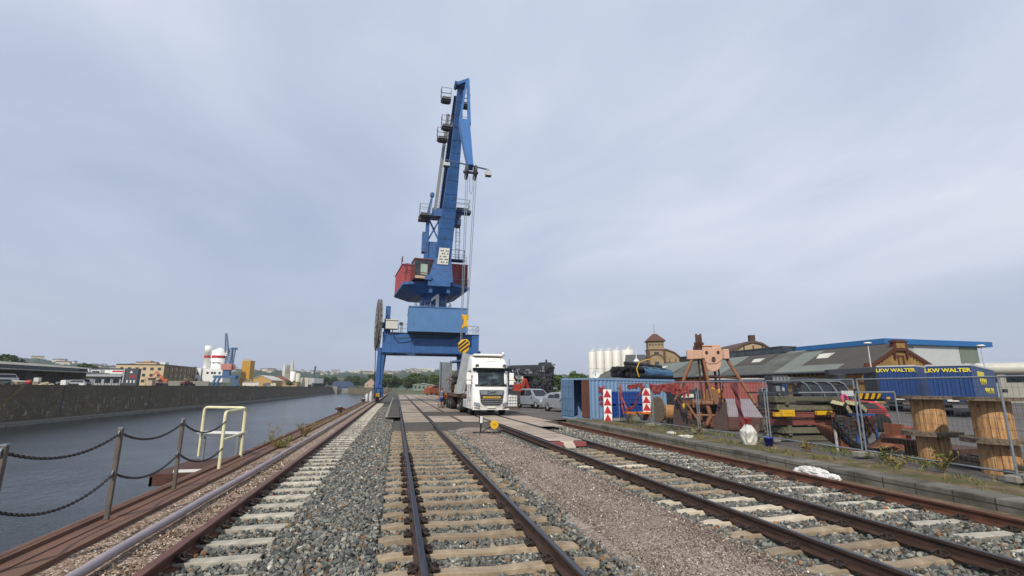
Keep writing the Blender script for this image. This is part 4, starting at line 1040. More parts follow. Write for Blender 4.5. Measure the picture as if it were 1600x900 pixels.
def car(label, loc, rz, hx, van=False):
    c = thing('parked_car', label, 'car', loc, rz, 'silver cars parked beside the container')
    m_ = paint('car_paint_'+hx[1:], hx, .28, .04, 1, metal=.15, streak=.03, bump=0)
    L, W_ = 4.2, .86
    H = 1.72 if van else 1.48
    # side outline (y, z): front at -y
    if van: bel = [(-2.1,.35),(-2.13,.6),(-2.02,.82),(-1.2,1.02),(2.05,1.05),(2.1,.6),(2.08,.35)]; cabn = [(-1.25,1.0),(-.45,1.62),(-.1,1.70),(1.6,1.72),(1.95,1.62),(2.05,1.05)]
    else: bel = [(-2.1,.32),(-2.14,.58),(-2.02,.76),(-1.15,.95),(2.0,1.02),(2.1,.7),(2.05,.32)]; cabn = [(-1.2,.93),(-.35,1.38),(.2,1.47),(1.0,1.45),(1.7,1.28),(2.0,1.0)]
    b = MB(); N = len(bel)
    sec = []
    for s, yw in ((1,0),(.94,.0)): pass
    V = []
    for x, k in ((-W_,.96),(-W_*.93,1.0),(W_*.93,1.0),(W_,.96)):
        for (y,z) in bel: V.append((x, y*k, z if abs(x) < W_ else .33+(z-.33)*.93))
    b.add(V,[(r*N+i, (r+1)*N+i, (r+1)*N+(i+1)%N, r*N+(i+1)%N) for r in range(3) for i in range(N)],False)
    b.add(V[:N],[tuple(range(N))]); b.add(V[3*N:],[tuple(range(N-1,-1,-1))])
    body = b.build('body', m_, c, bevel=.05, seg=3)
    b = MB(); n = len(cabn); V = []
    for x, k in ((-1,0),(1,0)):
        for (y,z) in cabn:
            t_ = (z-1.0)/(H-1.0); V.append((x*(W_*.97-.17*max(0,t_)), y, z))
    b.add(V,[(i, i+1, n+i+1, n+i) for i in range(n-1)],False); b.add(V[:n],[tuple(range(n-1,-1,-1))]); b.add(V[n:],[tuple(range(n))])
    b.build('cabin', m_, c, bevel=.04, seg=3)
    b = MB(); f = .011
    a0, a1 = Vector((0,*cabn[0])), Vector((0,*cabn[1])); d = (a1-a0); nv = Vector((0,-d.z,d.y)).normalized()*f
    pa = a0+d*.1-nv*-1; pb = a0+d*.95+nv
    ww0 = W_*.86; ww1 = W_*.97-.17-.06
    b.prism([(-ww0,pa.y,pa.z),(ww0,pa.y,pa.z),(ww1,pb.y,pb.z),(-ww1,pb.y,pb.z)], nv*.6); b.build('windscreen', MT['glass'], c)
    for s in (-1,1):
        b = MB()
        def wx(z): return s*(W_*.97-.17*max(0,(z-1.0)/(H-1.0))+.006)
        zb, zt = cabn[0][1]+.09, H-.13
        segs = ((-.75,.35),(.42,1.15),(1.22,1.78)) if van else ((-.6,.35),(.42,1.25))
        for (ya,yb) in segs:
            yta = ya+(.38 if ya < 0 else .0); ytb = yb-(.12 if yb > 1.2 else 0); z2 = zt if van or yb < 1 else zt-.08
            b.prism([(wx(zb),ya,zb),(wx(zb),yb,zb),(wx(z2),ytb,z2),(wx(z2),yta,z2)],(s*.008,0,0))
        b.build('side_window', MT['glass'], c)
        b = MB(); b.box(s*(W_+.02),s*(W_+.2),-.85,-.75,.98,1.12) if s > 0 else b.box(-(W_+.2),-(W_+.02),-.85,-.75,.98,1.12); b.build('wing_mirror', m_, c, bevel=.03)
        b = MB(); b.prism([(s*.80,-1.96,.62),(s*.50,-2.09,.62),(s*.52,-2.06,.76),(s*.78,-1.93,.82)],(0,-.03,.0)); b.build('headlight', MT['lamp'], c)
        for y in (-1.32,1.3):
            w = MB(); w.lathe((s*.76,y,.31),[(.18,-.1),(.29,-.1),(.31,-.07),(.31,.07),(.29,.1),(.18,.1)],20,'x'); w.lathe((s*.80,y,.31),[(.345,-.08),(.345,.065)],16,'x'); wo = w.build('wheel', MT['tyre'], c)
            w = MB(); w.lathe((s*.76,y,.31),[(0,s*.06),(.07,s*.09),(.1,s*.07),(.16,s*.085),(.17,-s*.1)],14,'x'); w.build('rim', MT['lgrey'], wo)
    b = MB(); b.box(-.45,.45,-2.165,-2.10,.60,.72); b.box(-.5,.5,-2.155,-2.10,.38,.48); b.build('grille', MT['dgrey'], c)
    b = MB(); b.box(-.26,.26,-2.18,-2.16,.48,.58); b.build('number_plate', MT['plate'], c)
    return c
car('silver van shaped car parked left of the other silver car', (12.3,43.3,0), R_(20), '#9299a2', True)
car('silver estate car parked against the blue container door', (12.75,36.2,0), R_(14), '#989da3')

# dark machine on a low trailer behind the cars
bm_ = thing('drilling_machine', 'black tracked machine on a low trailer behind the silver cars', 'machine', (13.8,52,0))
b = MB(); b.box(-2.6,3.2,-1.2,1.2,.6,.95); b.box(-2.4,3.0,-1.3,-.8,.95,1.6); b.box(-2.4,3.0,.8,1.3,.95,1.6); b.build('track_carriage', MT['black'], bm_, bevel=.1)
b = MB(); b.prism([(.3,-1.1,3.0),(2.9,-1.1,3.0),(2.9,-1.1,4.1),(2.2,-1.1,4.3),(-1.9,-1.1,4.15),(-2.2,-1.1,3.75),(.3,-1.1,3.7)],(0,2.1,0)); b.box(-2.3,-2.05,-1.1,-.8,1.5,3.9); b.box(-2.3,-2.05,.8,1.1,1.5,3.9); b.box(2.6,2.9,-1.1,1.1,1.4,3.2); b.box(.4,.7,-1.0,1.0,1.4,3.2); b.box(1.2,1.5,-1.0,-.7,1.4,3.2); b.box(.6,2.8,-.9,.9,1.4,2.1); b.box(-1.7,.3,-1.2,-.9,3.0,3.65)
for k in range(6): b.cyl((.6+.4*k,-1.15,1.5),(.6+.4*k,-1.15,4.0),.06,n=6)
b.build('superstructure', MT['dgrey'], bm_, bevel=.05)
b = MB(); b.box(-1.5,-.3,-.9,.9,1.5,2.3); b.box(-.2,.2,-.5,.5,1.5,3.1); b.bar((-2.1,-.9,3.9),(-1.0,-.9,2.0),.2); b.build('engine_block', MT['black'], bm_, bevel=.05)
b = MB(); b.box(-1.3,-.5,-1.05,-1.0,2.1,2.7); b.build('cab_window', paint('pale_green_glass','#7f8d78',.2,.1,2,streak=0), bm_)
b = MB(); rr2 = random.Random(4)
for k in range(40):
    x = rr2.uniform(.4,2.8); z = rr2.uniform(1.7,3.0); b.cbox((x,-1.36,z),(rr2.uniform(.08,.35),.12,rr2.uniform(.06,.3)))
b.build('valve_block', MT['dgrey'], bm_)
for mk, sd in (('grey',31),('black',32),('dgrey',33)):
    b = MB(); rr2 = random.Random(sd)
    for k in range(16):
        x = rr2.uniform(-2.2,3.0); z = rr2.uniform(1.5,4.35 if x > 1.5 else 3.9); b.cbox((x,-1.12-.05*rr2.random(),z),(rr2.uniform(.1,.5),.18,rr2.uniform(.08,.4)))
    for k in range(7): p = Vector((rr2.uniform(-2.2,2.8),-1.25,rr2.uniform(1.6,4.0))); b.tube([p,p+Vector((rr2.uniform(-.4,.4),-.1,rr2.uniform(-.5,.3))),p+Vector((rr2.uniform(-.8,.8),0,rr2.uniform(-.6,.3)))],.05,5)
    b.build('machinery', MT[mk], bm_)
b = MB(); b.box(1.6,2.7,-.9,.6,4.1,4.55); b.cyl((2.2,-.5,4.3),(2.2,-.5,4.85),.12,n=8); b.cyl((-1.9,0,4.1),(-1.9,0,4.9),.04,n=5); b.build('roof_equipment', MT['dgrey'], bm_, bevel=.08)
b = MB(); b.box(1.3,1.8,-1.16,-1.13,3.5,3.65); b.build('sign_plate', MT['lgrey'], bm_)
b = MB(); b.box(-3.6,3.6,-1.3,1.3,.45,.62)
b.build('trailer_deck', MT['black'], bm_)
for x in (-2.6,-1.6,2.0,3.0):
    w = MB(); w.lathe((x,-1.05,.42),[(.2,-.13),(.4,-.13),(.42,-.08),(.42,.08),(.4,.13),(.2,.13),(0,.1)],18,'y'); w.build('wheel', MT['tyre'], bm_)
MT['craneRed'] = paint('crane_dark_red','#9a3020',.5,.15,2)
rc = thing('hydraulic_crane', 'orange red hydraulic loading arm beside the white tank', 'loader crane', (10.6,44.5,0))
b = MB(); b.box(.0,.6,-.35,.35,.7,2.15); b.box(-.05,.75,-.4,.4,1.35,1.6); b.build('column', MT['craneRed'], rc, bevel=.06)
b = MB(); b.bar((.5,0,1.2),(1.2,.3,2.6),.3,.3,.2,.25); b.bar((1.2,.3,2.6),(1.65,.5,1.4),.2,.25); b.bar((1.0,.2,1.2),(1.9,.5,1.2),.16); b.build('folding_arm', MT['craneRed'], rc)
b = MB(); b.box(-.5,.6,-.5,.5,.45,.75); b.box(-.3,.4,-.55,.5,.75,1.5); b.build('control_frame', MT['dgrey'], rc)
for s in (-.35,.4):
    b = MB(); b.box(s-.1,s+.1,-.1,.1,.0,.5); b.build('foot', MT['dgrey'], rc)
# ================================================================== QUAY EDGE THINGS (left)
posts = []
def chain_post(x, y, h, label):
    p = thing('chain_post', label, 'post', (x,y,-.03), 0, 'steel posts of the chain barrier')
    b = MB(); b.box(-.028,.028,-.028,.028,0,h); b.build('post', paint('weathered_post','#5c544c',.7,.25,8,.15), p, bevel=.006)
    b = MB(); b.box(-.032,.032,-.032,.032,h,h+.02); b.torus((.0,.0,h-.06),(1,0,0),.05,.012,12,6); b.torus((.0,0,h*.5),(1,0,0),.05,.012,12,6); b.build('chain_eye', MT['grey'], p)
    posts.append((x,y,h)); return p
chain_post(-3.78, 6.04, 1.2, 'grey steel chain post at the left edge of the photo')
chain_post(-3.78, 8.17, 1.2, 'grey steel chain post nearer the camera on the brown quay edge')
chain_post(-3.78, 10.25, 1.2, 'grey steel chain post nearest the yellow ladder frame')
def chain(p, q, sag, label, links=None):
    p = Vector(p); q = Vector(q); N = 60; pts = []
    for i in range(N+1):
        u = i/N; pts.append(p.lerp(q,u)+Vector((0,0,-sag*4*u*(1-u))))
    Ls = [0]
    for i in range(N): Ls.append(Ls[-1]+(pts[i+1]-pts[i]).length)
    n = int(Ls[-1]/.042); b = MB(); j = 0
    for k in range(n):
        s_ = (k+.5)*Ls[-1]/n
        while Ls[j+1] < s_: j += 1
        c = pts[j].lerp(pts[j+1], (s_-Ls[j])/(Ls[j+1]-Ls[j])); d = (pts[j+1]-pts[j]).normalized()
        side = d.cross(Vector((0,0,1))).normalized(); up = side.cross(d)
        a = (side if k % 2 else up)*.7+(up if k % 2 else side*-1)*.7
        ring = []; w = d.cross(a).normalized()
        for i in range(10):
            t_ = 2*math.pi*i/10; ring.append(c+d*(.032*math.cos(t_))+w*(.017*math.sin(t_)))
        m_ = 5; vs = []
        for i in range(10):
            e = (ring[i]-c).normalized()
            for jj in range(m_):
                ph = 2*math.pi*jj/m_; vs.append(ring[i]+e*(.0065*math.cos(ph))+a.normalized()*(.0065*math.sin(ph)))
        b.add(vs,[(i*m_+jj, ((i+1)%10)*m_+jj, ((i+1)%10)*m_+(jj+1)%m_, i*m_+(jj+1)%m_) for i in range(10) for jj in range(m_)],True)
    tag(b.build('chain', paint('chain_steel','#2c2a2a',.6,.2,8,.2) if 'chain_steel' not in bpy.data.materials else bpy.data.materials['chain_steel']), label, 'chain', 'chains of the quay barrier')
P_ = [Vector((x,y,-.03+h)) for x,y,h in posts]; dz = Vector((0,0,-.06))
chain(P_[0]+dz, P_[1]+dz, .17, 'upper chain sagging between the two posts at the left edge')
chain(P_[1]+dz, P_[2]+dz, .17, 'upper chain between the middle post and the post by the yellow frame')
chain(P_[2]+dz, Vector((-3.74,12.47,.98)), .2, 'upper chain running to the yellow ladder frame')
h2 = Vector((0,0,-.6))
chain(P_[0]+h2, P_[1]+h2, .22, 'lower chain sagging between the two posts at the left edge')
chain(P_[1]+h2, P_[2]+h2, .2, 'lower chain between the middle post and the post by the yellow frame')
chain(P_[2]+h2, Vector((-3.74,12.47,.40)), .2, 'lower chain running to the yellow ladder frame')
lf = thing('ladder_guard', 'pale yellow tube frame with white step above the quay ladder', 'ladder guard', (-3.82,12.5,-.05))
A, Cc, D = Vector((.05,0,0)), Vector((-.05,1.92,0)), Vector((-1.2,2.4,0))
def hoop(b, p, q, z, r=.035):
    p = Vector(p); q = Vector(q); d = (q-p).normalized(); k = .09; u = Vector((0,0,1))
    pts = [p, p+u*(z-k)]+[p+u*(z-k+k*math.sin(a))+d*(k*(1-math.cos(a))) for a in (.5,1.05,1.57)]+[q+u*(z-k+k*math.sin(a))-d*(k*(1-math.cos(a))) for a in (1.57,1.05,.5)]+[q+u*(z-k), q]
    b.tube(pts, r, 10)
b = MB(); hoop(b, A, Cc, 1.24); hoop(b, D, Cc+Vector((-.02,.02,0)), 1.26); b.tube([A+Vector((0,0,.62)), Cc+Vector((0,0,.62))],.03,8); b.build('tube_frame', MT['pyellow'], lf)
b = MB(); d = (Cc-D).normalized(); n_ = Vector((d.y,-d.x,0))*.16; z_ = Vector((0,0,.60)); b.prism([D+z_-n_, Cc+z_-n_, Cc+z_+n_, D+z_+n_],(0,0,.035)); b.bar(D+Vector((0,0,.52)),Cc+Vector((0,0,.52)),.04); b.build('step', MT['white'], lf)
b = MB(); b.bar(D+Vector((.1,.0,-.3)),D+Vector((.1,0,.55)),.05); b.bar(Cc+Vector((-.1,-.05,0)),Cc+Vector((-.1,-.05,.6)),.05); b.tube([D+Vector((.5,-.2,.0)),Cc+Vector((-.35,-.2,.02))],.02,6)
for k in range(3): b.bar(D+Vector((-.02,0,.1+.16*k)),D+Vector((.12,0,.1+.16*k)),.03)
b.build('bracket', MT['grey'], lf)
pt = thing('landing_platform', 'rust brown steel landing ledge outside the quay edge below the yellow frame', 'platform', (-4.6,14.0,-.2))
b = MB(); b.box(-.75,.72,-.9,1.5,-.06,0); b.box(-.75,-.69,-.9,1.5,-.26,-.06); b.box(-.75,.72,-.9,-.84,-.26,-.06); b.build('deck', MT['rust'], pt)
b = MB(); b.prism([(-.7,-.5,-.26),(.72,-.5,-.26),(.72,-.5,-.9)],(0,.06,0)); b.prism([(-.7,.9,-.26),(.72,.9,-.26),(.72,.9,-.9)],(0,.06,0)); b.build('support', MT['rust'], pt)
b = MB(); b.box(-.35,.45,-.75,-.66,.0,.05); b.build('white_bar', MT['white'], pt)
def bollard(x, y, label):
    p = thing('bollard', label, 'bollard', (x,y,-.08), 0, 'mooring bollards on the quay edge')
    b = MB(); b.box(-.3,.3,-.3,.3,0,.05); b.lathe((0,0,0),[(.2,.05),(.15,.15),(.14,.3),(.2,.36),(.22,.44),(.14,.5),(0,.51)],16); b.cyl((-.32,0,.36),(.32,0,.36),.06,n=10); b.build('body', MT['rust'], p)
    b = MB(); b.lathe((0,0,.51),[(.09,0),(.1,.03),(0,.05)],12); b.build('cap', MT['lgrey'], p)
bollard(-3.75, 36, 'mooring bollard with pale cap on the quay edge beyond the weeds')
bollard(-3.75, 60, 'far mooring bollard on the quay edge near the crane foot')
def weed(name, label, loc, h, n, seed, mat, spread=.25, cat='plant', flower=None):
    r = random.Random(seed); p = thing(name, label, cat, loc)
    s = MB(); lv = MB()
    for k in range(n):
        a = r.uniform(0,6.28); t_ = Vector((math.cos(a)*spread*r.uniform(.2,1.2), math.sin(a)*spread*r.uniform(.2,1.2), h*r.uniform(.55,1)))
        pts = [Vector((0,0,0)), t_*.5+Vector((0,0,h*.1)), t_]; s.tube(pts,[.006,.005,.003],4,False)
        for j in range(9):
            c = Vector((0,0,0)).lerp(t_, r.uniform(.15,1))+Vector((0,0,.02)); d = Vector((r.uniform(-1,1),r.uniform(-1,1),r.uniform(-.2,.8))).normalized(); w = d.cross(Vector((r.uniform(-1,1),r.uniform(-1,1),1))).normalized()*r.uniform(.012,.025); L = r.uniform(.05,.12)
            lv.quad(c, c+d*L*.5+w, c+d*L, c+d*L*.5-w)
    s.build('stem', MT['leafdry'], p); lv.build('leaves', mat, p)
    return p
def leafmat(name, hs):
    t = NT(name); oi = t.node('ShaderNodeObjectInfo'); n = t.noise(2.5, None, 4); g = t.node('ShaderNodeNewGeometry')
    f = t.math('ADD', t.math('MULTIPLY', n, .6), t.math('MULTIPLY', g.outputs['Random Per Island'], .4))
    return t.fin(t.ramp(f, [(.2,hs[0]),(.5,hs[1]),(.8,hs[2])]), .7, 0, None, .25)
MT['leafdry'] = leafmat('dry_stem', ('#5f4a2c','#80653c','#9a8350'))
MT['leafweed'] = leafmat('weed_green', ('#3c4722','#5a6630','#8a8a48'))
MT['leafyel'] = leafmat('weed_yellow', ('#62532e','#80703f','#988a56'))
weed('weed', 'yellowed weed growing through the quay edge gravel beyond the yellow frame', (-3.3,20.3,-.1), .55, 26, 1, MT['leafyel'], .45)
weed('weed', 'low green weed creeping at the quay edge just beyond the yellow frame', (-3.35,16.8,-.1), .35, 24, 2, MT['leafweed'], .55)
weed('weed', 'tall thin weed with pale heads leaning over the canal edge', (-3.8,17.4,-.1), .75, 6, 3, MT['leafyel'], .5)

# point lever beside the track
sw = thing('point_lever', 'black switch stand with yellow round weight and white lamp', 'switch stand', (3.62,20.6,-.1))
b = MB(); b.box(-.45,.75,-.08,.08,0,.06); b.box(-.3,-.1,-.18,.18,.0,.05); b.box(-.14,-.08,-.03,.03,.05,.42); b.build('base', MT['black'], sw)
b = MB(); b.bar((-.05,-.05,.08),(.40,-.1,.33),.04); b.build('lever', MT['black'], sw)
b = MB(); b.cyl((.44,-.16,.36),(.44,-.06,.36),.17,n=28); wt = b.build('weight', MT['yellow'], sw, bevel=.015)
b = MB(); b.cyl((.44,-.165,.36),(.44,-.161,.36),.05,n=12); b.build('weight_hub', paint('dull_yellow','#a8861e',.6), wt)
b = MB(); b.box(-.19,-.03,-.09,.03,.40,.74); lm = b.build('lamp', MT['black'], sw, bevel=.01)
b = MB(); b.box(-.165,-.055,-.1,-.085,.43,.71); b.build('lamp_face', MT['white'], lm)
rg = MB(); r3 = random.Random(8)
def blob_cloth(b, c, sx, sy, sz, seed, n=18):
    def fn(u, v):
        a = 2*math.pi*u; q = math.pi*(v-.5)
        k = 1+.35*noise.noise(Vector((math.cos(a)*1.7+seed, math.sin(a)*1.7, v*3)))+.38*noise.noise(Vector((u*14,v*9,seed)))+.25*noise.noise(Vector((u*30,v*20,seed)))
        return Vector(c)+Vector((sx*k*math.cos(q)*math.cos(a), sy*k*math.cos(q)*math.sin(a), sz*k*max(-.35,math.sin(q))))
    b.grid(fn, n*2, n, False)
blob_cloth(rg, (9.13,9.5,-.06), .11,.46,.12, 4, 26); blob_cloth(rg,(9.12,8.95,-.06),.1,.16,.07,9)
tag(rg.build('white_rag', MT['white']), 'crumpled white cloth between the brown rail and the kerb', 'rag')

# ================================================================== YARD FENCE
FEN = [(11.9,7.35),(12.22,10.9),(12.30,14.4),(12.08,18.0),(11.98,21.5),(11.88,25.0)]
fence_labels = ['mesh fence panel in front of the wooden cable drums','mesh fence panel in front of the curved brown chute','mesh fence panel in front of the concrete beam stack','mesh fence panel in front of the rusty clamshell grab','mesh fence panel draped with red tarpaulin, farthest of the row']
GZ0 = .05
def fpanel(p, q, label, h=2.0):
    p = Vector((p[0],p[1],GZ0)); q = Vector((q[0],q[1],GZ0)); L = (q-p).length; d = (q-p).normalized()
    f = thing('mesh_fence', label, 'fence panel', p, math.atan2(d.y,d.x), 'mesh fence panels along the yard')
    b = MB(); e = .06
    b.cyl((e,0,.05),(e,0,h),.024,n=10); b.cyl((L-e,0,.05),(L-e,0,h),.024,n=10); b.cyl((e,0,h),(L-e,0,h),.021,n=8); b.cyl((e,0,.14),(L-e,0,.14),.021,n=8)
    b.build('frame', MT['galv'], f)
    b = MB(); n = int((L-2*e)/.105)
    for k in range(1,n): x = e+(L-2*e)*k/n; b.cyl((x,0,.14),(x,0,h),.0027,n=3,caps=False)
    for k in range(1,9): z = .14+(h-.14)*k/9; b.cyl((e,.004,z),(L-e,.004,z),.0027,n=3,caps=False)
    b.build('wire_mesh', MT['wire'], f)
for (p,q,lb) in zip(FEN[:-1],FEN[1:],fence_labels): fpanel(p,q,lb)
fpanel((11.2,3.7),(11.72,7.35),'mesh fence panel at the right edge of the photo')
foot_labels = ['concrete fence foot by the right hand cable drum','concrete fence foot below the curved chute end','concrete fence foot by the blue bucket','concrete fence foot left of the grab bucket','concrete fence foot beside the orange plank','concrete fence foot at the far end by the striped post']
for (x,y), lb in zip(FEN, foot_labels):
    b = MB(); b.prism([(-.36,-.11,0),(.36,-.11,0),(.33,.11,0),(-.33,.11,0)],(0,0,.13)); o = b.build('footing_block', MT['conc_g'], bevel=.02)
    o.location = (x,y,.046); o.rotation_euler = (0,0,.1); tag(o, lb, 'fence foot', 'concrete feet of the yard fence')
    b = MB(); b.cbox((0,0,1.72),(.10,.07,.07)); c_ = b.build('coupling_clamp', MT['dgrey']); c_.location = (x,y,GZ0); tag(c_, lb.replace('concrete fence foot','fence clamp joining panels'), 'clamp', 'clamps of the yard fence')
# inner small barrier frames with sign plate
ib2 = thing('barrier_frame', 'small grey barrier frame with a sign plate behind the fence', 'barrier', (16.2,14.0,0), R_(-8))
b = MB(); b.cyl((-.9,0,0),(-.9,0,1.7),.03,n=8); b.cyl((1.0,0,0),(1.0,0,1.7),.03,n=8); b.cyl((-2.6,0,1.66),(1.0,0,1.7),.03,n=8)
b.build('frame', MT['galv'], ib2)
b = MB(); b.box(-1.05,-.55,-.06,-.03,1.56,1.74); b.build('sign_plate', MT['lgrey'], ib2)

# red and maroon tarpaulin strips on the fence
def tarp(pts, w, label, mat, seed, thick=.015):
    r = random.Random(seed); b = MB(); P2 = [Vector(p) for p in pts]; N = 40
    def at(u):
        k = u*(len(P2)-1); i = min(len(P2)-2,int(k)); return P2[i].lerp(P2[i+1], k-i)
    def fn(u,v):
        c = at(u); ww = w*(.65+.5*noise.noise(Vector((u*6,seed,1))))
        return c+Vector((.05*noise.noise(Vector((u*9,v*3,seed)))+.02*math.sin(v*9+u*25), .05*noise.noise(Vector((u*7,v*4,seed+5))), -ww*v+.03*noise.noise(Vector((u*12,v*2,seed+2)))))
    b.grid(fn, N*2, 8); o = b.build('tarpaulin_strip', mat); s = o.modifiers.new('s','SOLIDIFY'); s.thickness = thick
    tag(o, label, 'tarpaulin'); return o
rt = paint('red_tarp','#94403c',.6,.2,3,streak=.2); mt_ = paint('maroon_tarp','#6c3034',.65,.2,3,streak=.3)
tarp([(11.84,24.6,2.02),(11.82,24.3,1.2),(11.82,23.9,.75),(11.85,23.2,.9),(11.86,22.6,1.5),(11.9,22.0,2.0)],.22,'red tarpaulin strip looping down between the two striped posts',rt,3)
tarp([(11.80,24.65,2.0),(11.80,24.45,1.3),(11.82,24.3,.6)],.5,'red tarpaulin end hanging beside the near striped post',rt,4)
tarp([(11.86,23.8,1.95),(11.87,23.0,2.0),(11.88,22.2,2.05)],.35,'thin faded red tarpaulin strip along the fence top',rt,8)
tarp([(11.94,21.6,2.02),(11.95,21.0,1.95),(11.97,20.3,2.0),(12.0,19.4,2.03)],.62,'wide red tarpaulin folded over the fence beside the cable disc',rt,6)
tarp([(12.0,19.4,2.02),(12.02,18.9,1.75),(12.04,18.5,1.95)],.5,'short red tarpaulin flap hung on the fence left of the grab',rt,7)
tarp([(12.12,16.35,2.02),(12.1,16.55,1.35),(12.1,16.75,1.15)],.35,'dark purple tarpaulin flap tied across the grab',paint('purple_tarp','#4a2438',.7,.2,3),9)
b = MB()
def strip(u,v):
    z = 2.02-1.95*v; w = .30*(1-.45*v)+.05*math.sin(v*14)
    return (12.12+.03*math.sin(v*21+u*3)+.05*v*v, 15.75-.25*v*v+(u-.5)*w-.12*math.sin(v*3), max(.08,z)+.01*math.sin(u*20))
b.grid(strip, 8, 40); o = b.build('tarpaulin_strip', mt_); s_ = o.modifiers.new('s','SOLIDIFY'); s_.thickness = .012; tag(o,'long maroon tarpaulin strip hanging down the fence over the grab','tarpaulin')

# striped red and white posts
def striped(loc, label, rz, h=1.9):
    p = thing('striped_marker', label, 'marker post', loc, rz, 'red and white striped marker posts')
    w = .22; b = MB(); b.box(-w,w,-.05,.05,0,h); b.build('board', MT['txt_white'], p)
    b = MB(); n = 4; s = h/n
    for k in range(n):
        z = k*s; b.prism([(-w,-.053,z),(w,-.053,z),(-w*.1,-.053,z+s*.96)],(0,-.004,0))
    b.build('red_triangle', MT['txt_red'], p); return p
striped((11.30,25.15,.0),'red and white marker post standing free left of the fence',R_(-15),1.72)
striped((13.35,24.6,.2),'red and white marker post behind the orange plank',R_(-15),1.6)
# blue bins
def bluebin(loc, label, rz=0):
    p = thing('plastic_bin', label, 'bin', loc, rz, 'blue plastic bins before the container')
    bm3 = MT.setdefault('bluebin', paint('bin_blue','#17489c',.45,.12,1,streak=.15)); bd = MT.setdefault('bluebin_d', paint('bin_blue_dark','#123a80',.5,.12,1,streak=.2))
    b = MB(); b.box(-.62,.62,-.5,.5,.1,.8); b.build('tub', bd, p, bevel=.02)
    b = MB()
    b.box(-.66,.66,-.54,.54,.72,.8)
    for k in range(7): x = -.6+.2*k; b.box(x-.025,x+.025,-.55,-.5,.1,.72)
    for k in range(6): y = -.5+.2*k; b.box(-.66,-.62,y-.025,y+.025,.1,.72)
    b.box(-.64,.64,-.545,-.5,.38,.43)
    b.build('rib', bm3, p)
    b = MB()
    for x in (-.5,0,.5): b.box(x-.1,x+.1,-.5,.5,0,.1)
    b.build('skid', bd, p); return p
bluebin((12.3,26.6,0),'lower left blue plastic bin by the marker post'); bluebin((12.35,26.6,.8),'upper left blue plastic bin by the marker post',.03)
bluebin((13.75,26.9,0),'lower right blue plastic bin behind the fence'); bluebin((13.7,26.9,.8),'upper right blue plastic bin behind the fence',-.03)
op = MB(); op.box(-.95,.95,-.3,.3,0,.12); o = op.build('orange_plank', MT['orange'], bevel=.03); o.location = (13.0,24.55,.42); o.rotation_euler = (0,0,-.12); tag(o,'orange plank lying across concrete blocks behind the fence','plank')
for (x,y,lb) in ((12.6,24.5,'left grey concrete block under the orange plank'),(13.6,24.4,'right grey concrete block under the orange plank')):
    b = MB(); b.box(-.3,.3,-.25,.25,0,.37); o = b.build('concrete_block', MT['conc_g'], bevel=.02); o.location = (x,y,.05); tag(o, lb, 'concrete block', 'blocks under the orange plank')
# old cable disc + tan drum
cd = thing('cable_reel', 'old cable reel with grey wooden disc and tan barrel left of the grab', 'cable reel', (13.35,23.4,.05), R_(3))
b = MB(); b.lathe((0,0,.66),[(0,-.05),(.66,-.05),(.66,.04),(0,.04)],30,'x',False); b.build('disc', MT['wood_g'], cd)
b = MB(); b.lathe((0,0,.5),[(0,.05),(.36,.05),(.4,.3),(.4,.7),(.36,1.15),(0,1.15)],24,'x'); b.build('barrel', MT['tan'], cd)
b = MB(); b.bar((.9,-.45,.45),(1.35,-.45,1.0),.16,.1); b.box(.95,1.2,-.5,-.4,.4,.62); b.build('yellow_clamp', MT['yellow'], cd)
# pile of blackened timber under the reel
b = MB()
for k in range(9): b.bar((12.6+.1*(k%3),21.6-.35*(k//3),.1+.12*(k%3)),(15.0+.15*(k%2),20.6-.3*(k//3),.1+.12*(k%3)),.14,.12)
tag(b.build('timber_pile', paint('blackened_wood','#3a332c',.85,.3,4)), 'low pile of blackened beams left of the grab', 'timber')
bxx = thing('equipment_case', 'dark equipment case with white label behind the fence left of the grab', 'case', (15.9,25.0,0))
b = MB(); b.box(-.8,.8,-.5,.5,.3,1.75); b.build('case', MT['dgrey'], bxx, bevel=.05)
b = MB(); b.box(-.45,.3,-.53,-.5,1.3,1.5); b.build('label', MT['plate'], bxx)
b = MB(); b.box(-.8,-.6,-.4,.4,.0,.3); b.box(.6,.8,-.4,.4,0,.3); b.build('skid', MT['black'], bxx)

# ================================================================== CLAMSHELL GRAB
GX_, GY_ = 14.1, 19.9
gb = thing('clamshell_grab', 'salmon headed clamshell grab standing open behind the fence', 'grab', (GX_,GY_,0), R_(-31)); gb.scale = (.86,.86,1)
sal = paint('salmon_paint','#bd967f',.55,.12,2,.14,'#7a4a30',.3); rs = paint('salmon_rust','#855a3c',.7,.3,3,.45,'#4e3226',.4); dkr = paint('bucket_rust','#473530',.75,.25,2,.35,'#2e211d',.4)
ax = Vector((1,0,0))
HB = 3.42
b = MB()
b.box(-1.05,.95,-.35,.35,HB-.28,HB+.12); b.box(-1.12,-.75,-.42,.42,HB-.3,HB+.14); b.box(.7,1.0,-.42,.42,HB-.3,HB+.14)
b.prism([(-.32,-.46,HB+.24),(.62,-.46,HB+.24),(.66,-.46,HB-.3),(.35,-.46,HB-.52),(-.05,-.46,HB-.52),(-.36,-.46,HB-.3)],(0,.2,0))
b.lathe((.15,-.4,HB-.45),[(0,-.02),(.42,-.02),(.42,.14),(0,.14)],24,'y',False)
b.box(-.3,.6,-.2,.3,HB+.1,HB+.36)
hd_ = b.build('head', sal, gb, bevel=.025)
b = MB()
for x in (-.12,.45): b.cyl((x,-.50,HB+.0),(x,-.455,HB+.0),.075,n=16)
b.cyl((.2,-.55,HB-.3),(.2,-.45,HB-.3),.1,n=12); b.build('pin', MT['rust'], hd_)
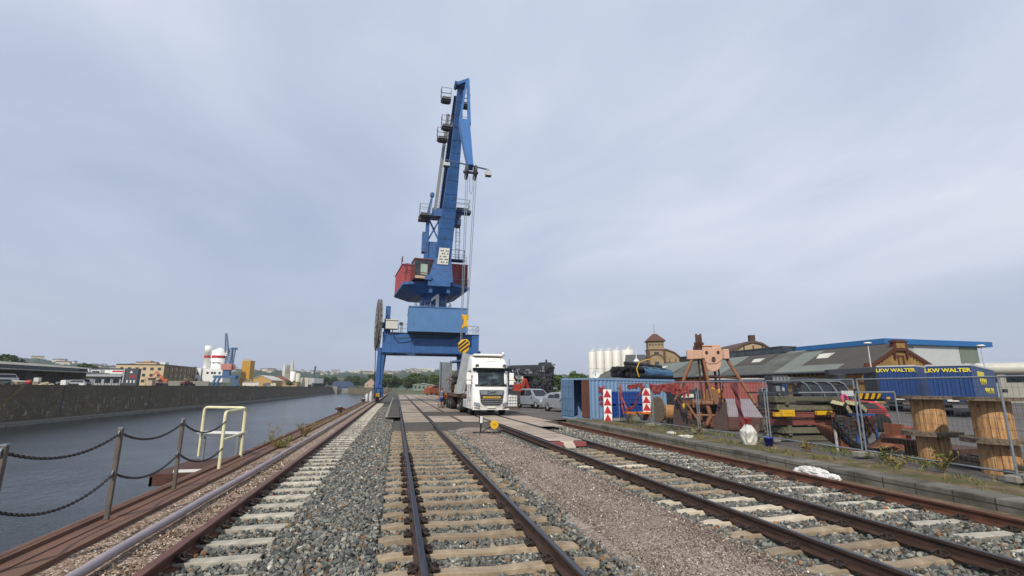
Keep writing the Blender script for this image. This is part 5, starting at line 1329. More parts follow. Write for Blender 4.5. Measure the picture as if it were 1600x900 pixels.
b = MB(); b.lathe((-.45,0,HB+.5),[(0,-.15),(.42,-.15),(.42,-.08),(.36,-.04),(.36,.04),(.42,.08),(.42,.15),(0,.15)],24,'x'); b.box(-.7,-.2,-.1,.1,HB+.1,HB+.5); b.box(-.75,.2,-.3,.3,HB+.1,HB+.3); b.build('sheave', MT['rust'], hd_)
for k,(t0,t1) in enumerate((((-.85,-.3,HB-.25),(-1.85,-.5,1.25)),((-.35,.3,HB-.25),(-.1,.4,1.2)),((-.30,-.4,HB-.25),(-.02,-.5,1.28)),((.85,-.2,HB-.25),(2.0,-.35,1.2)))):
    b = MB(); b.cyl(t0,t1,.085,n=10); b.ball(t1,.12,10,6); b.build('arm', rs, gb)
b = MB(); b.cyl((-.05,-.4,2.35),(1.35,-.3,2.25),.05,n=8); b.cyl((-.55,0,HB),(-.45,.1,1.1),.05,n=6); b.cyl((.25,.1,HB-.3),(.3,.1,1.0),.07,n=6); b.cyl((.45,.1,HB-.3),(.5,.1,1.0),.04,n=6); b.build('rope', MT['rust'], gb)
b = MB(); b.box(-1.0,-.2,-.45,.45,.95,1.3); b.cyl((-.9,-.6,1.15),(.0,-.6,1.15),.1,n=10); b.box(-.3,.3,-.4,.4,1.1,1.75); b.tube([(-.3,-.5,1.1),(-.15,-.55,.6),(-.4,-.5,.2)],.12,8); b.build('crosshead', rs, gb)
# right shell seen from its back: lower plate, sloping upper plate, pointed side plates
b = MB()
pr_ = [(-1.05,.0),(-1.08,.58),(-.42,1.34),(.75,1.34),(1.0,.5),(.8,0)]
x0, x1, xt = .62, 2.22, 1.78
V0 = [(x0,y,z) for y,z in pr_]; V1 = [((x1 if z < 1 else xt),y,z) for y,z in pr_]
n = len(pr_)
b.add(V0+V1, [(i,n+i,n+(i+1)%n,(i+1)%n) for i in range(n) if i != 1]+[tuple(range(n)),tuple(range(2*n-1,n-1,-1))])
bk = b.build('bucket_shell', paint('shell_oxide','#5a3a36',.7,.2,2,.25,'#35251f',.3), gb, bevel=.015)
b = MB(); b.add([V0[1],V1[1],V1[2],V0[2]],[(0,1,2,3)]); b.prism([Vector(V0[1])+Vector((0,-.02,.02)),Vector(V1[1])+Vector((0,-.02,.02)),Vector(V1[2])+Vector((0,-.02,.02)),Vector(V0[2])+Vector((0,-.02,.02))],(0,.012,-.01)); b.build('top_plate', paint('pale_grey_plate','#7b747b',.45,.15,2,.1,'#57403a',.3), bk)  # sloping upper plate coloured paler and greyer than the shell
b = MB(); b.box(x0,x1+.02,-1.11,-1.082,.06,.12); b.build('seam', MT['rust'], bk)
b = MB()
for y in (-1.0,.7): b.prism([(-.12,y,.02),(.62,y,.0),(.62,y,.6),(.40,y,1.36),(.28,y,1.42),(.16,y,.95),(-.05,y,.5)],(0,.07,0))
b.prism([(.3,-.95,.0),(.62,-.95,.0),(.62,-.95,1.2),(.4,-.95,1.2)],(0,1.6,0)); b.build('cutting_edge', dkr, bk)
b = MB()
for y in (-.95,.75): b.prism([(-2.1,y,.0),(-1.05,y,.0),(-1.25,y,.45),(-1.5,y,.95),(-1.62,y,1.42),(-1.78,y,1.42),(-1.95,y,.9)],(0,.08,0))
b.prism([(-2.1,-.87,.0),(-1.85,-.87,.0),(-1.66,-.87,1.36),(-1.74,-.87,1.38),(-1.92,-.87,.9)],(0,1.62,0)); b.prism([(-2.0,-.87,.02),(-1.1,-.87,.02),(-1.1,-.87,.1),(-2.0,-.87,.1)],(0,1.62,0))
b.build('bucket_shell', dkr, gb)
b = MB(); b.box(-1.25,.3,.35,.6,.05,1.1); b.box(-1.5,.5,-.1,.1,1.12,1.24); b.box(-.75,-.55,-.2,.4,.2,1.1); b.build('inner_frame', paint('inner_rust','#6b3f2c',.75,.3,3,.35,'#40281e'), gb)
b = MB(); b.bar((-1.3,-.7,1.15),(-.75,-.7,.35),.26,.1); b.cyl((-1.2,-.6,.62),(.3,-.6,.62),.05,n=8); b.build('linkage', rs, gb)
yc = thing('yellow_claw', 'yellow lifting claw lying behind the grab', 'claw', (16.1,22.6,0))
b = MB(); b.box(-.12,.12,-.12,.12,.9,1.6); b.bar((-.45,0,1.45),(.5,0,1.7),.18); b.bar((-.4,0,1.5),(-.5,0,1.0),.12); b.bar((.45,0,1.65),(.55,0,1.05),.12); b.bar((0,0,1.55),(.2,-.3,1.0),.12); b.torus((0,0,1.7),(0,1,0),.12,.04,14,6); b.build('claw', MT['yellow'], yc, bevel=.03)
b = MB(); b.box(-.5,.6,-.4,.4,0,.95); b.build('stand', MT['dgrey'], yc)
# bag and bucket on the verge
bgm = MB()
def bagf(u,v):
    a = 2*math.pi*u; z = .6*v; w = (.15+.05*math.sin(v*2.6+.3))*(1-.55*max(0,v-.72)*3.2)
    k = 1+.22*noise.noise(Vector((math.cos(a)*2,math.sin(a)*2,v*4)))+.11*noise.noise(Vector((math.cos(a)*4,math.sin(a)*4,v*6)))
    sq = 1/max(abs(math.cos(a)),abs(math.sin(a)))**.6
    return (w*k*sq*math.cos(a), w*k*sq*math.sin(a), z+ (.06*noise.noise(Vector((u*9,0,3))) if v > .85 else 0))
bgm.grid(bagf, 40, 22, True); o = bgm.build('white_sack', MT['offwhite']); o.location = (11.05,13.85,.05); tag(o,'white woven sack standing on the verge by the blue bucket','sack')
o = thing('plastic_bucket','small blue plastic bucket on the verge beside the white sack','bucket',(11.35,13.35,.05))
b = MB(); b.lathe((0,0,0),[(0,0),(.105,0),(.14,.24),(.15,.24),(.15,.26),(.13,.26),(.1,.02),(0,.02)],20); b.build('pail', paint('bucket_blue','#2a3f9e',.45,.1), o); b = MB(); b.torus((0,0,.25),(0,1,.9),.14,.006,20,5); b.build('handle', MT['galv'], o)
for (x,y,sx_,lb) in ((10.35,16.3,.26,'flat white scrap of plastic on the verge left of the sack'),(10.6,17.7,.16,'small pale stone slab on the verge before the grab')):
    b = MB(); blob_cloth(b,(0,0,.0),sx_,.2,.05,x,16); o = b.build('litter_scrap', MT['offwhite']); o.location = (x,y,.07); tag(o, lb, 'scrap')

# ================================================================== CONCRETE BEAM STACK
stk = ['lowest dark concrete beam in the stack beside the chute','second lowest dark concrete beam in the stack','rust red steel beam below the yellow brackets, lower of two','rust red steel beam below the yellow brackets, upper of two','mossy concrete beam above the red steel beams','topmost mossy concrete beam of the stack']
for k, lb in enumerate(stk):
    b = MB(); red = k in (2,3)
    z0 = .02+.262*k; 
    if red:
        b.box(-1.35+.1*(k==3),.95,-.4,.4,0,.16); b.box(-1.35,.95,-.42,.42,.15,.18)
    else:
        b.box(-1.3,1.4,-.45,.45,0,.185); b.box(.55,.62,-.455,-.45,0,.185)
    o = b.build('steel_beam' if red else 'concrete_beam', MT['red_dull'] if 'red_dull' in MT and red else (MT.setdefault('red_dull', paint('dull_red_steel','#7c4138',.7,.2,2,.2)) if red else MT['conc_d']), bevel=.012)
    o.location = (14.4+.06*math.sin(k*2.1), 15.1+.05*math.cos(k*3), z0); o.rotation_euler = (0, .0, -.10+.02*math.sin(k)); tag(o, lb, 'beam', 'beams of the stack behind the fence')
    if k < 5:
        for x in (-.95,.85):
            b = MB(); b.box(-.06,.06,-.4,.4,0,.07); w = b.build('spacer_batten', MT['wood_g']); w.location = (14.4+x, 15.1, z0+.185); tag(w, ('left' if x < 0 else 'right')+' timber spacer on the '+lb.replace(' of the stack',''), 'batten', 'spacers in the beam stack')
for (x0,x1,z,lb) in ((-1.75,-.95,.86,'bent yellow bracket at the left end of the beam stack'),(.0,.62,.90,'short yellow bracket in the middle of the beam stack')):
    b = MB(); b.box(x0,x1,-.62,-.48,z,z+.14); b.box(x0+.3,x1,-.62,-.45,z+.12,z+.22) if x0 < -1 else b.cyl((x0+.5,-.63,z+.07),(x0+.5,-.6,z+.07),.03,n=8); o = b.build('yellow_bracket', MT['yellow'], bevel=.01); o.location = (14.4,15.05,0); tag(o, lb, 'bracket')
b = MB(); b.bar((12.55,15.6,.12),(13.15,15.4,.8),.22,.12); tag(b.build('leaning_timber', MT['wood_g']),'dark timber leaning against the left end of the beam stack','timber')
b = MB(); b.box(-.25,.25,-.2,.2,0,.75); b.box(-.27,.27,-.22,.22,.68,.78); o = b.build('red_canister', paint('canister_red','#8a3024',.5,.15,2), bevel=.04); o.location = (13.15,16.6,.0); o.scale = (.7,.7,.9); tag(o,'red plastic canister between the grab and the beam stack','canister')
b = MB()
for k in range(5): b.box(13.25,15.75,16.0+.1*k,16.08+.1*k,1.62,1.68)
tag(b.build('steel_rods', MT['dgrey']),'dark steel strips lying on top of the beam stack','steel strips')

# ================================================================== CURVED CHUTE
ch = thing('curved_chute', 'brown half round steel trough with black rubber edges behind the fence', 'chute', (14.0,12.6,.0), R_(-12))
b = MB()
def half(R, x0, z0, a0, a1, n=20): return [(x0+R*math.cos(a0+(a1-a0)*i/n), z0+R*math.sin(a0+(a1-a0)*i/n)) for i in range(n+1)]
arc = half(1.25, .15, 1.22, R_(205), R_(320)); arc2 = half(1.33,.15,1.22,R_(320),R_(205))
n = len(arc)
pl = [(x,-.1,z) for x,z in arc]
b.add([(x,-.35,z) for x,z in arc]+[(x,.5,z) for x,z in arc],[(i,i+1,n+i+1,n+i) for i in range(n-1)],True)
o = b.build('trough', MT['rust2'], ch); s_ = o.modifiers.new('s','SOLIDIFY'); s_.thickness = .05
b = MB(); b.add([(x,-.36,z) for x,z in arc]+[(-1.15,-.36,-.05),(1.2,-.36,-.05)],[]) 
poly = [(x,-.36,z) for x,z in arc]; b.prism(poly+[(1.15,-.36,-.05),(-1.0,-.36,-.05)],(0,.03,0)); b.build('side_plate', MT['rust2'], ch)
for k, R2 in enumerate((1.30,1.22)):
    b = MB(); a3 = half(R2,.15,1.25,R_(200),R_(285)); b.tube([(x,-.42-.08*k,z) for x,z in a3],.045,8); b.build('rubber_edge', MT['black'], ch)
b = MB(); b.box(-1.02,-.96,-.42,-.36,-.05,.72); b.build('white_edge_strip', MT['offwhite'], ch)
rp2 = thing('rusty_clamp', 'rust red clamp piece standing at the right end of the chute', 'clamp', (15.35,12.35,0))
b = MB(); b.box(-.22,.2,-.15,.15,0,.5); b.box(-.1,.26,-.2,.2,.4,.66); b.cyl((-.15,-.22,.5),(.2,-.22,.5),.09,n=10); b.build('body', paint('oxide_red','#8a3a2c',.7,.25,4,.35), rp2, bevel=.03)
b = MB(); b.box(-.3,-.22,-.3,.3,0,.75); b.build('plate', MT['rust2'], rp2)
# trestle, chocks, hose ring
ts = thing('steel_trestle', 'blue steel trestle behind the curved chute', 'trestle', (15.2,13.6,0), R_(-15))
for x in (-.25,.25):
    for y in (-.3,.3):
        b = MB(); b.bar((x*1.4,y,0),(x,y,.95),.07); b.build('leg', paint('trestle_blue','#20487e',.5,.15) if 'trestle_blue' not in bpy.data.materials else bpy.data.materials['trestle_blue'], ts)
b = MB(); b.box(-.3,.3,-.35,.35,.93,1.0); b.build('top', bpy.data.materials['trestle_blue'], ts)
for k,(c,an,lb) in enumerate((((14.85,13.9,1.15),.7,'black and cream wedge tilted on top of the blue trestle'),((15.3,13.75,1.2),.5,'black and cream wedge lying right of the hose ring'))):
    b = MB(); M2 = Matrix.Translation(c) @ Matrix.Rotation(an,4,'Y') @ Matrix.Rotation(.3,4,'Z'); b.box(-.3,.3,-.25,.25,-.09,.09,M2); b.mat(1).box(-.2,.2,-.26,-.25,-.07,.07,M2); b.box(-.31,-.30,-.2,.2,-.07,.07,M2)
    tag(b.build('rubber_wedge',[MT['black'],paint('cream_face','#a89f78',.7,.2)],bevel=.01), lb, 'wedge')
b = MB(); b.torus((15.0,13.85,1.42),(.3,-1,.15),.17,.05,28,10); tag(b.build('hose_ring', paint('magenta_hose','#c03a6a',.5,.1,2)),'bright pink coiled hose ring above the black wedges','hose')
b = MB(); r7 = random.Random(6)
for k in range(14):
    p = Vector((14.2+r7.uniform(0,1.3),13.3+r7.uniform(-.3,.3),r7.uniform(.1,.5))); d = Vector((r7.uniform(-.4,.4),r7.uniform(-.3,.3),r7.uniform(.1,.6))); b.bar(p,p+d,.06,.05)
tag(b.build('scrap_heap', MT['rust']),'small heap of rusty scrap bars between beam stack and trestle','scrap heap')

# ================================================================== WOODEN CABLE DRUMS
def cable_drum(loc, label, h, top=True, bottom=True, rz=0):
    d = thing('cable_drum', label, 'cable drum', loc, rz, 'stacked wooden cable drums')
    b = MB(); N = 18; R1 = .345
    for k in range(N):
        a0, a1 = 2*math.pi*k/N+.012, 2*math.pi*(k+1)/N-.012
        rj = R1+.006*math.sin(k*7.3); V = []
        for a,rr4 in ((a0,rj),(a1,rj),(a1,rj-.04),(a0,rj-.04)): V.append((rr4*math.cos(a),rr4*math.sin(a)))
        b.prism([(x,y,0) for x,y in V],(0,0,h))
    b.build('barrel', MT['wood'], d)
    for on, z in ((bottom,-.035),(top,h)):
        if on:
            b = MB(); b.lathe((0,0,z),[(.10,0),(.62,0),(.62,.05),(.10,.05),(.10,0)],40,'z',False)
            b.lathe((0,0,z+ (.055 if z > 0 else -.025)),[(.10,0),(.61,0),(.61,.02),(.10,.02),(.10,0)],40,'z',False); b.build('flange', MT['wood_g'], d)
    return d
for (x,y,a,b_) in ((13.47,10.05,'left','second from the right edge'),(13.08,8.40,'right','nearest the right edge')):
    cable_drum((x,y,-.06),f'lower wooden cable drum of the {a} stack behind the fence',.70,True,False,.3)
    cable_drum((x+.02,y+.01,.73),f'upper wooden cable drum of the {a} stack behind the fence',.82,True,True,1.1)
b = MB()
for k in range(6): b.bar((12.35+.22*k,6.8,.08+.1*(k%2)),(13.4+.2*k,9.6,.08+.1*(k%2)),.16,.09)
tag(b.build('timber_planks', MT['wood_g']),'grey timber planks lying under the wooden cable drums','planks')
b = MB(); b.box(14.2,15.6,10.2,11.4,.0,.25); b.box(14.1,14.4,11.0,12.0,.25,.4); tag(b.build('steel_plates', MT['rust']),'dark rusty steel plates on the ground behind the left drum stack','steel plates')

# pallets and rack added as dark masses for black shadow and clutter between the grab, the beam stack and the red container
def pallets(loc, rz, n, label, mat):
    p = thing('added_pallet_stack', label, 'pallets', loc, rz); b = MB()
    for k in range(n):
        z = .16*k
        for y in (-.5,0,.5): b.box(-.6,.6,y-.06,y+.06,z,z+.09)
        for x in (-.52,-.26,0,.26,.52): b.box(x-.09,x+.09,-.58,.58,z+.09,z+.125)
    b.build('boards', mat, p)
dkw = paint('dark_pallet_wood','#3d352b',.85,.3,3)
pallets((17.6,21.6,0),R_(-20),6,'dark pallet stack added to fill the shadow right behind the open grab',dkw)
pallets((19.3,21.2,0),R_(-8),5,'lower dark pallet stack added to fill the shadow between grab and beam stack',dkw)
pallets((16.6,15.9,0),R_(-15),5,'dark pallet stack added as a dark mass behind the right end of the beam stack',dkw)
fr = thing('added_steel_rack','black steel rack with pipes added as a dark mass behind the beam stack','rack',(18.2,18.2,0),R_(-20)); b = MB()
for x in (-1.5,0,1.5):
    for y in (-.4,.4): b.bar((x,y,0),(x,y,1.7),.09)
    for z in (.5,1.1,1.65): b.bar((x,-.4,z),(x,.4,z),.08)
b.build('frame', MT['dgrey'], fr); b = MB(); r13 = random.Random(3)
for z in (.58,1.18):
    for k in range(7): y = -.35+.11*k; b.cyl((-1.8+r13.uniform(-.2,.2),y,z+.05),(1.8+r13.uniform(-.2,.2),y,z+.05),.05,n=7)
b.build('pipes', MT['rust'], fr)
# ================================================================== RIGHT BACKGROUND
def cmat(key, hx, **k):
    if key not in MT: MT[key] = paint(key, hx, **k)
    return MT[key]
def container(name, label, loc, rz, L, Wd, H, mat, open_end=False, cat='container', group=None):
    c = thing(name, label, cat, loc, rz, group)
    b = MB(); p = .28; n = int(L/p); p = L/n
    for side in (0, Wd):
        s = 1 if side else -1; y0 = side; d = .035*s
        for k in range(n):
            x = k*p; q = [x,x+p*.3,x+p*.5,x+p*.8,x+p]; o = [0,0,-d,-d,0]
            o = [side-(0 if v == 0 else .035*s) for v in o]
            for i in range(4): b.add([(q[i],o[i],.12),(q[i+1],o[i+1],.12),(q[i+1],o[i+1],H-.1),(q[i],o[i],H-.1)],[(0,1,2,3) if s < 0 else (3,2,1,0)])
    b.quad((0,0,H-.06),(L,0,H-.06),(L,Wd,H-.06),(0,Wd,H-.06)); b.quad((L-.02,0,.1),(L-.02,Wd,.1),(L-.02,Wd,H-.1),(L-.02,0,H-.1))
    if open_end: b.quad((0,0,.13),(0,Wd,.13),(L,Wd,.13),(L,0,.13))
    else: b.quad((.02,0,.1),(.02,0,H-.1),(.02,Wd,H-.1),(.02,Wd,.1))
    b.build('wall', mat, c)
    b = MB()
    for y in (-.02, Wd-.06):
        b.box(0,L,y,y+.08,H-.12,H); b.box(0,L,y,y+.08,0,.14)
        for x in (0,L-.1): b.box(x,x+.1,y-.005,y+.085,.0,H+.005)
    for x in (0,L-.08):
        b.box(x,x+.08,0,Wd,H-.1,H-.002); b.box(x,x+.08,0,Wd,.0,.13)
    b.build('frame', mat, c); return c
lb = paint('container_blue','#7796b8',.55,.08,1,.08,'#6b5a50',.3)
bc = container('shipping_container','light blue container with red graffiti and one open door', (10.75,26.35,.0), R_(17), 7.0, 2.75, 2.36, lb, True)
lbd = paint('container_door_blue','#54718f',.5,.12,1,.12,'#5a4438',.4)
b = MB(); b.box(-.04,0,1.45,2.72,.14,2.25)
for y in (1.6,1.95,2.3,2.6): b.cyl((-.06,y,.16),(-.06,y,2.25),.022,n=6)
for z in (.5,1.2,1.9): b.box(-.07,-.04,1.5,2.7,z-.03,z+.03)
b.build('door', lbd, bc)
b = MB(); b.box(-.04,.0,.0,.68,.14,2.25)
for y in (.1,.25,.4,.55): b.box(-.06,-.04,y-.04,y+.04,.16,2.2)
b.build('open_door', paint('door_inside_brown','#5e3a30',.7,.2,2,.2), bc)
# graffiti: red strokes sprayed on the long side
b = MB(); r5 = random.Random(12)
for (x0,z0,w,h,n) in ((.62,1.45,.5,.5,9),(.6,1.1,.5,.3,5),(.62,.75,.42,.3,5)):
    for k in range(n):
        pts = [Vector((x0+r5.random()*w, -.052, z0+r5.random()*h)) for _ in range(4)]
        for i in range(3):
            d = pts[i+1]-pts[i]; 
            if d.length > .03: b.bar(pts[i],pts[i+1],.035 if n > 6 else .022,.006,up=(0,1,0))
b.build('graffiti', cmat('graffiti_red','#b5484a',streak=0), bc)
b = MB(); b.box(-.1,6.5,.2,.6,-.08,.0); b.box(-.1,6.5,2.1,2.5,-.08,0); b.build('base_timber', MT['wood_g'], bc)
tp = thing('tarpaulin_bundle', 'rolled black tarpaulins with a blue sheet lying on the blue container', 'tarpaulin', (15.3,29.0,2.36), R_(17)); tp.scale = (1.15,1.15,1.2)
b = MB(); r6 = random.Random(21)
for k in range(26):
    y = r6.uniform(-.7,.8); z = .14+r6.random()*.72*(1-abs(y)*.5); x0 = r6.uniform(-1.5,-1.1); x1 = r6.uniform(1.4,1.9)
    pts = [Vector((x0+(x1-x0)*i/8, y+.08*noise.noise(Vector((i*.7,k,1))), z*(1-.18*(i/8))+.05*noise.noise(Vector((i*.9,k,7))))) for i in range(9)]
    b.tube(pts, [.12+.03*noise.noise(Vector((i,k,3))) for i in range(9)], 8)
b.build('black_rolls', MT['black'], tp)
b = MB()
def bsh(u,v):
    x = -.3+2.2*u; a = -1.0+1.9*v
    return (x+.05*noise.noise(Vector((u*4,v*4,2))), -.86*math.cos(a*.8)+.15*v+.05*noise.noise(Vector((u*3,v*5,9))), .30+.42*math.sin(a*.9+.4)+.05*noise.noise(Vector((u*5,v*3,4)))-.12*u)
b.grid(bsh, 24, 10); o = b.build('blue_sheet', paint('tarp_blue','#3a5f7e',.5,.15,2,streak=.2), tp); s_ = o.modifiers.new('s','SOLIDIFY'); s_.thickness = .02
b = MB(); b.tube([(-.9,-.9,.1),(-1.0,-.85,.5),(-.7,-.75,.85),(.0,-.6,1.02),(.5,-.5,1.08)],.025,6); b.build('yellow_strap', MT['yellow'], tp)
dsh = thing('satellite_dish','small white dish on the near edge of the blue container roof','dish',(11.7,27.6,2.36))
b = MB(); b.lathe((0,0,.28),[(0,.06),(.15,.03),(.26,-.03),(.27,-.03),(.15,.05),(0,.08)],20,'y'); b.build('dish', MT['white'], dsh); b = MB(); b.cyl((0,.05,0),(0,.05,.28),.025,n=6); b.box(-.15,.15,-.05,.15,0,.03); b.build('stand', MT['dgrey'], dsh)
rcm = paint('container_red','#95504a',.65,.1,1,.12,'#7d4038',.3); drm = paint('container_darkred','#5e2a2c',.6,.12,1,.12)
container('shipping_container','faded red container standing behind the grab', (23.9,37.2,.25), R_(-3), 8.6, 2.5, 2.2, rcm)
container('shipping_container','dark red container between the blue container and the faded red one', (22.6,43.0,.2), R_(-3), 7.5, 2.5, 2.35, drm)
b = MB()
for k in range(8): b.box(24+k*1.05,24.5+k*1.05,37.0,39.4,.0,.25)
tag(b.build('sleeper_bearers', MT['wood_g']),'dark timber bearers under the faded red container','bearers')
# blue trailer with small lettering behind the beam stack
def trailer(name, label, C, ang, L, Wd, z0, z1, txt, group, mat, side_logo=False, ts=.42):
    # local: x away from the viewer along the axis, y to the left, origin at the right rear corner on the ground
    t_ = thing(name, label, 'trailer', (C[0],C[1],0), ang, group)
    b = MB(); b.box(.02,L,.02,Wd-.02,z0,z1-.12)
    n = 9
    for k in range(n):
        y = .12+(Wd-.3)*k/n; b.prism([(.02,y,z0+.1),(.02,y+.14,z0+.1),(-.02,y+.10,z0+.1),(-.02,y+.04,z0+.1)],(0,0,z1-z0-.35))
    for y in (0,Wd-.08): b.box(-.03,.08,y,y+.08,z0,z1-.12)
    b.build('body', mat, t_, bevel=.015, seg=1)
    b = MB(); b.box(-.02,L+.02,-.02,Wd+.02,z1-.12,z1); 
    b.build('roof_edge', MT['lgrey'], t_)
    b = MB(); b.box(.05,L,.2,Wd-.2,z0-.25,z0); b.box(.0,.12,.1,Wd-.1,.45,.62); b.box(.1,.2,.3,.5,.6,z0); b.box(.1,.2,Wd-.5,Wd-.3,.6,z0); b.build('chassis', MT['dgrey'], t_)
    b = MB(); b.box(-.05,0,Wd*.5-.3,Wd*.5+.3,z0-.02,z0+.22); b.build('number_plate', MT['plate'], t_)
    for y in (.35,Wd-.5):
        b = MB(); b.box(-.05,0,y-.12,y+.12,z0+.02,z0+.2); b.build('warning_plate', MT['yellow'], t_)
    for x in (2.2,3.5,4.8):
        for y in (.25,Wd-.25):
            w = MB(); w.lathe((x,y,.45),[(0,-.16),(.25,-.16),(.43,-.16),(.45,-.1),(.45,.1),(.43,.16),(.25,.16),(0,.16)],18,'y'); w.build('wheel', MT['tyre'], t_)
    text('lettering', txt, ts, MT['txt_yellow'], (-.045, Wd*.5+.05, z1-.42), (R_(90),0,R_(-90)), t_, .006, bold=.012, sx=1.05)
    if side_logo:
        b = MB()
        b.box(3.0,6.2,-.02,.018,z1-.78,z1-.42); b.build('side_stripe', MT['txt_yellow'], t_)
        text('side_lettering', 'LKW', .62, MT['txt_yellow'], (5.4,-.002,z1-1.15), (R_(90),0,0), t_, .012, bold=.012, sx=2.6); text('side_lettering', 'WALTER', .56, MT['txt_yellow'], (8.2,-.002,z1-1.8), (R_(90),0,0), t_, .012, bold=.012, sx=2.4)
    return t_
tb = paint('trailer_blue','#1b3f78',.45,.1,1,streak=.2)
trailer('box_trailer','blue box trailer with yellow lettering behind the right drum stack', (37.55,24.8), R_(27.5), 13.6, 2.35, 1.05, 3.55, 'LKW WALTER', 'blue trailers in the yard', tb, True, ts=.36)
trailer('box_trailer','blue box trailer with yellow lettering left of the other trailer and behind the red tractor', (42.0,31.8), R_(27.5), 13.6, 2.6, 1.0, 3.85, 'LKW WALTER', 'blue trailers in the yard', tb, ts=.4)
trailer('box_trailer','small looking blue trailer with yellow lettering seen above the beam stack', (31.0,37.0), R_(30), 7.5, 4.6, .8, 2.75, 'LKW WALTER', 'blue trailers in the yard', tb, ts=.4)
# red tractor
tr = thing('red_tractor','red yard tractor with grey radiator grille behind the fence','tractor',(20.55,18.35,0), R_(-32))
rdp = paint('tractor_red','#b32a34',.4,.1,1,streak=.12)
b = MB(); b.prism([(-.85,-.7,.55),(.8,-.7,.5),(.9,-.7,.95),(.5,-.7,1.28),(-.85,-.7,1.36)],(0,1.4,0)); b.box(.25,.92,-.78,.78,.12,.75); b.build('bonnet', rdp, tr, bevel=.08, seg=3)
b = MB(); b.prism([(-.15,-.71,1.0),(.62,-.71,1.0),(.42,-.71,1.2),(-.15,-.71,1.22)],(0,-.02,0))
for k in range(4): b.box(.1,.8,-.8,-.78,.95-.07*k,.98-.07*k)
b.build('grille', MT['dgrey'], tr); b = MB(); b.box(.35,.62,-.81,-.79,.38,.56); b.build('emblem_plate', MT['lgrey'], tr)
b = MB(); b.box(-.6,-.2,-.72,-.7,.85,1.1); b.build('headlight', MT['lamp'], tr)
for (x,y,r) in ((.55,-.75,.38),(.55,.75,.38),(-1.5,-.75,.5),(-1.5,.75,.5)):
    w = MB(); w.lathe((x,y,r),[(0,-.12),(r*.5,-.12),(r*.95,-.12),(r,-.06),(r,.06),(r*.95,.12),(r*.5,.12),(0,.12)],20,'y'); w.build('wheel', MT['tyre'], tr)
b = MB(); b.box(-2.0,-.5,-.6,.6,.4,.8)
b.build('rear_frame', MT['black'], tr)
# dark telescopic machine with hooped cab
tm = thing('telescopic_handler','dark blue black lifting machine with hooped cab between beam stack and brick shed','machine',(24.6,24.6,0), R_(-22)); tm.scale = (.72,.8,.86)
b = MB(); b.box(-3.2,2.6,-1.0,1.0,.5,1.25); b.bar((-3.4,-.6,2.75),(2.6,-.6,2.5),.42,.42); b.box(-3.7,-2.4,-.9,.7,2.45,3.0); b.box(-3.6,-2.9,-.7,.5,1.2,2.5); b.box(-.2,2.2,-.9,.9,1.2,1.6); b.build('chassis', MT['dgrey'], tm, bevel=.04)
b = MB()
for y in (-.9,.9):
    for x0 in (-1.5,-.6,.4,1.4): b.tube([(x0,y,2.6),(x0+.35,y,2.45),(x0+.7,y,1.9),(x0+1.0,y,1.1)],.055,8)
    b.cyl((-1.6,y,2.62),(1.5,y,2.62),.05,n=8)
b.build('roll_cage', MT['grey'], tm)
b = MB(); b.box(-1.5,-1.44,-.8,.8,1.2,2.4); b.box(-1.4,.8,-.86,-.84,1.5,2.4); b.build('cab_window', MT['window'], tm)
b = MB()
for k in range(5): b.box(-3.65+.28*k,-3.45+.28*k,-.95,-.88,2.55,2.9)
b.box(-3.5,-3.2,-.98,-.9,1.7,2.3); b.build('valve_block', MT['grey'], tm)
for (x,y) in ((-2.3,-.95),(-2.3,.95),(1.7,-.95),(1.7,.95)):
    w = MB(); w.lathe((x,y,.55),[(0,-.18),(.3,-.18),(.52,-.18),(.55,-.1),(.55,.1),(.52,.18),(.3,.18),(0,.18)],20,'y'); w.build('wheel', MT['tyre'], tm)
gs = thing('grey_engine_unit','grey engine unit on top of the pallets right of the faded red container','machine',(23.7,27.2,0), R_(-25)); gs.scale = (.75,.8,.95)
b = MB(); b.box(-1.0,1.2,-.6,.6,0,1.5); b.build('stand', MT['dgrey'], gs, bevel=.03)
b = MB(); b.box(-.9,.2,-.5,.5,1.5,1.95); b.cyl((.2,0,1.75),(1.0,0,1.75),.3,n=14); b.box(.3,.6,-.4,.4,1.5,2.1); b.build('engine', MT['grey'], gs, bevel=.04)
# second dark lifting arm & hazard board by the lamp post
am = thing('crane_arm_vehicle','black vehicle with a raised boom and striped bumper by the lamp post','vehicle',(45.5,40.8,0), R_(-12))
b = MB(); b.bar((-2.6,0,3.5),(3.6,0,3.9),.7,.6); b.box(-2.2,-1.4,-1.0,1.0,1.2,3.3); b.box(1.8,2.6,-.9,.9,1.2,3.6); b.box(-2.2,4.0,-1.1,1.1,.7,1.3); b.build('body', MT['dgrey'], am, bevel=.05)
b = MB(); b.box(-1.0,4.0,-1.3,-1.2,.9,1.45); b.build('bumper', MT['yellow'], am)
b = MB()
for k in range(8): b.prism([(-.95+.62*k,-1.305,.9),(-.68+.62*k,-1.305,.9),(-.43+.62*k,-1.305,1.45),(-.70+.62*k,-1.305,1.45)],(0,-.01,0))
b.build('hazard_stripe', MT['black'], am)
for x in (-1.6,3.0):
    w = MB(); w.lathe((x,-1.0,.5),[(0,-.18),(.48,-.18),(.5,-.1),(.5,.1),(.48,.18),(0,.18)],18,'y'); w.build('wheel', MT['tyre'], am)
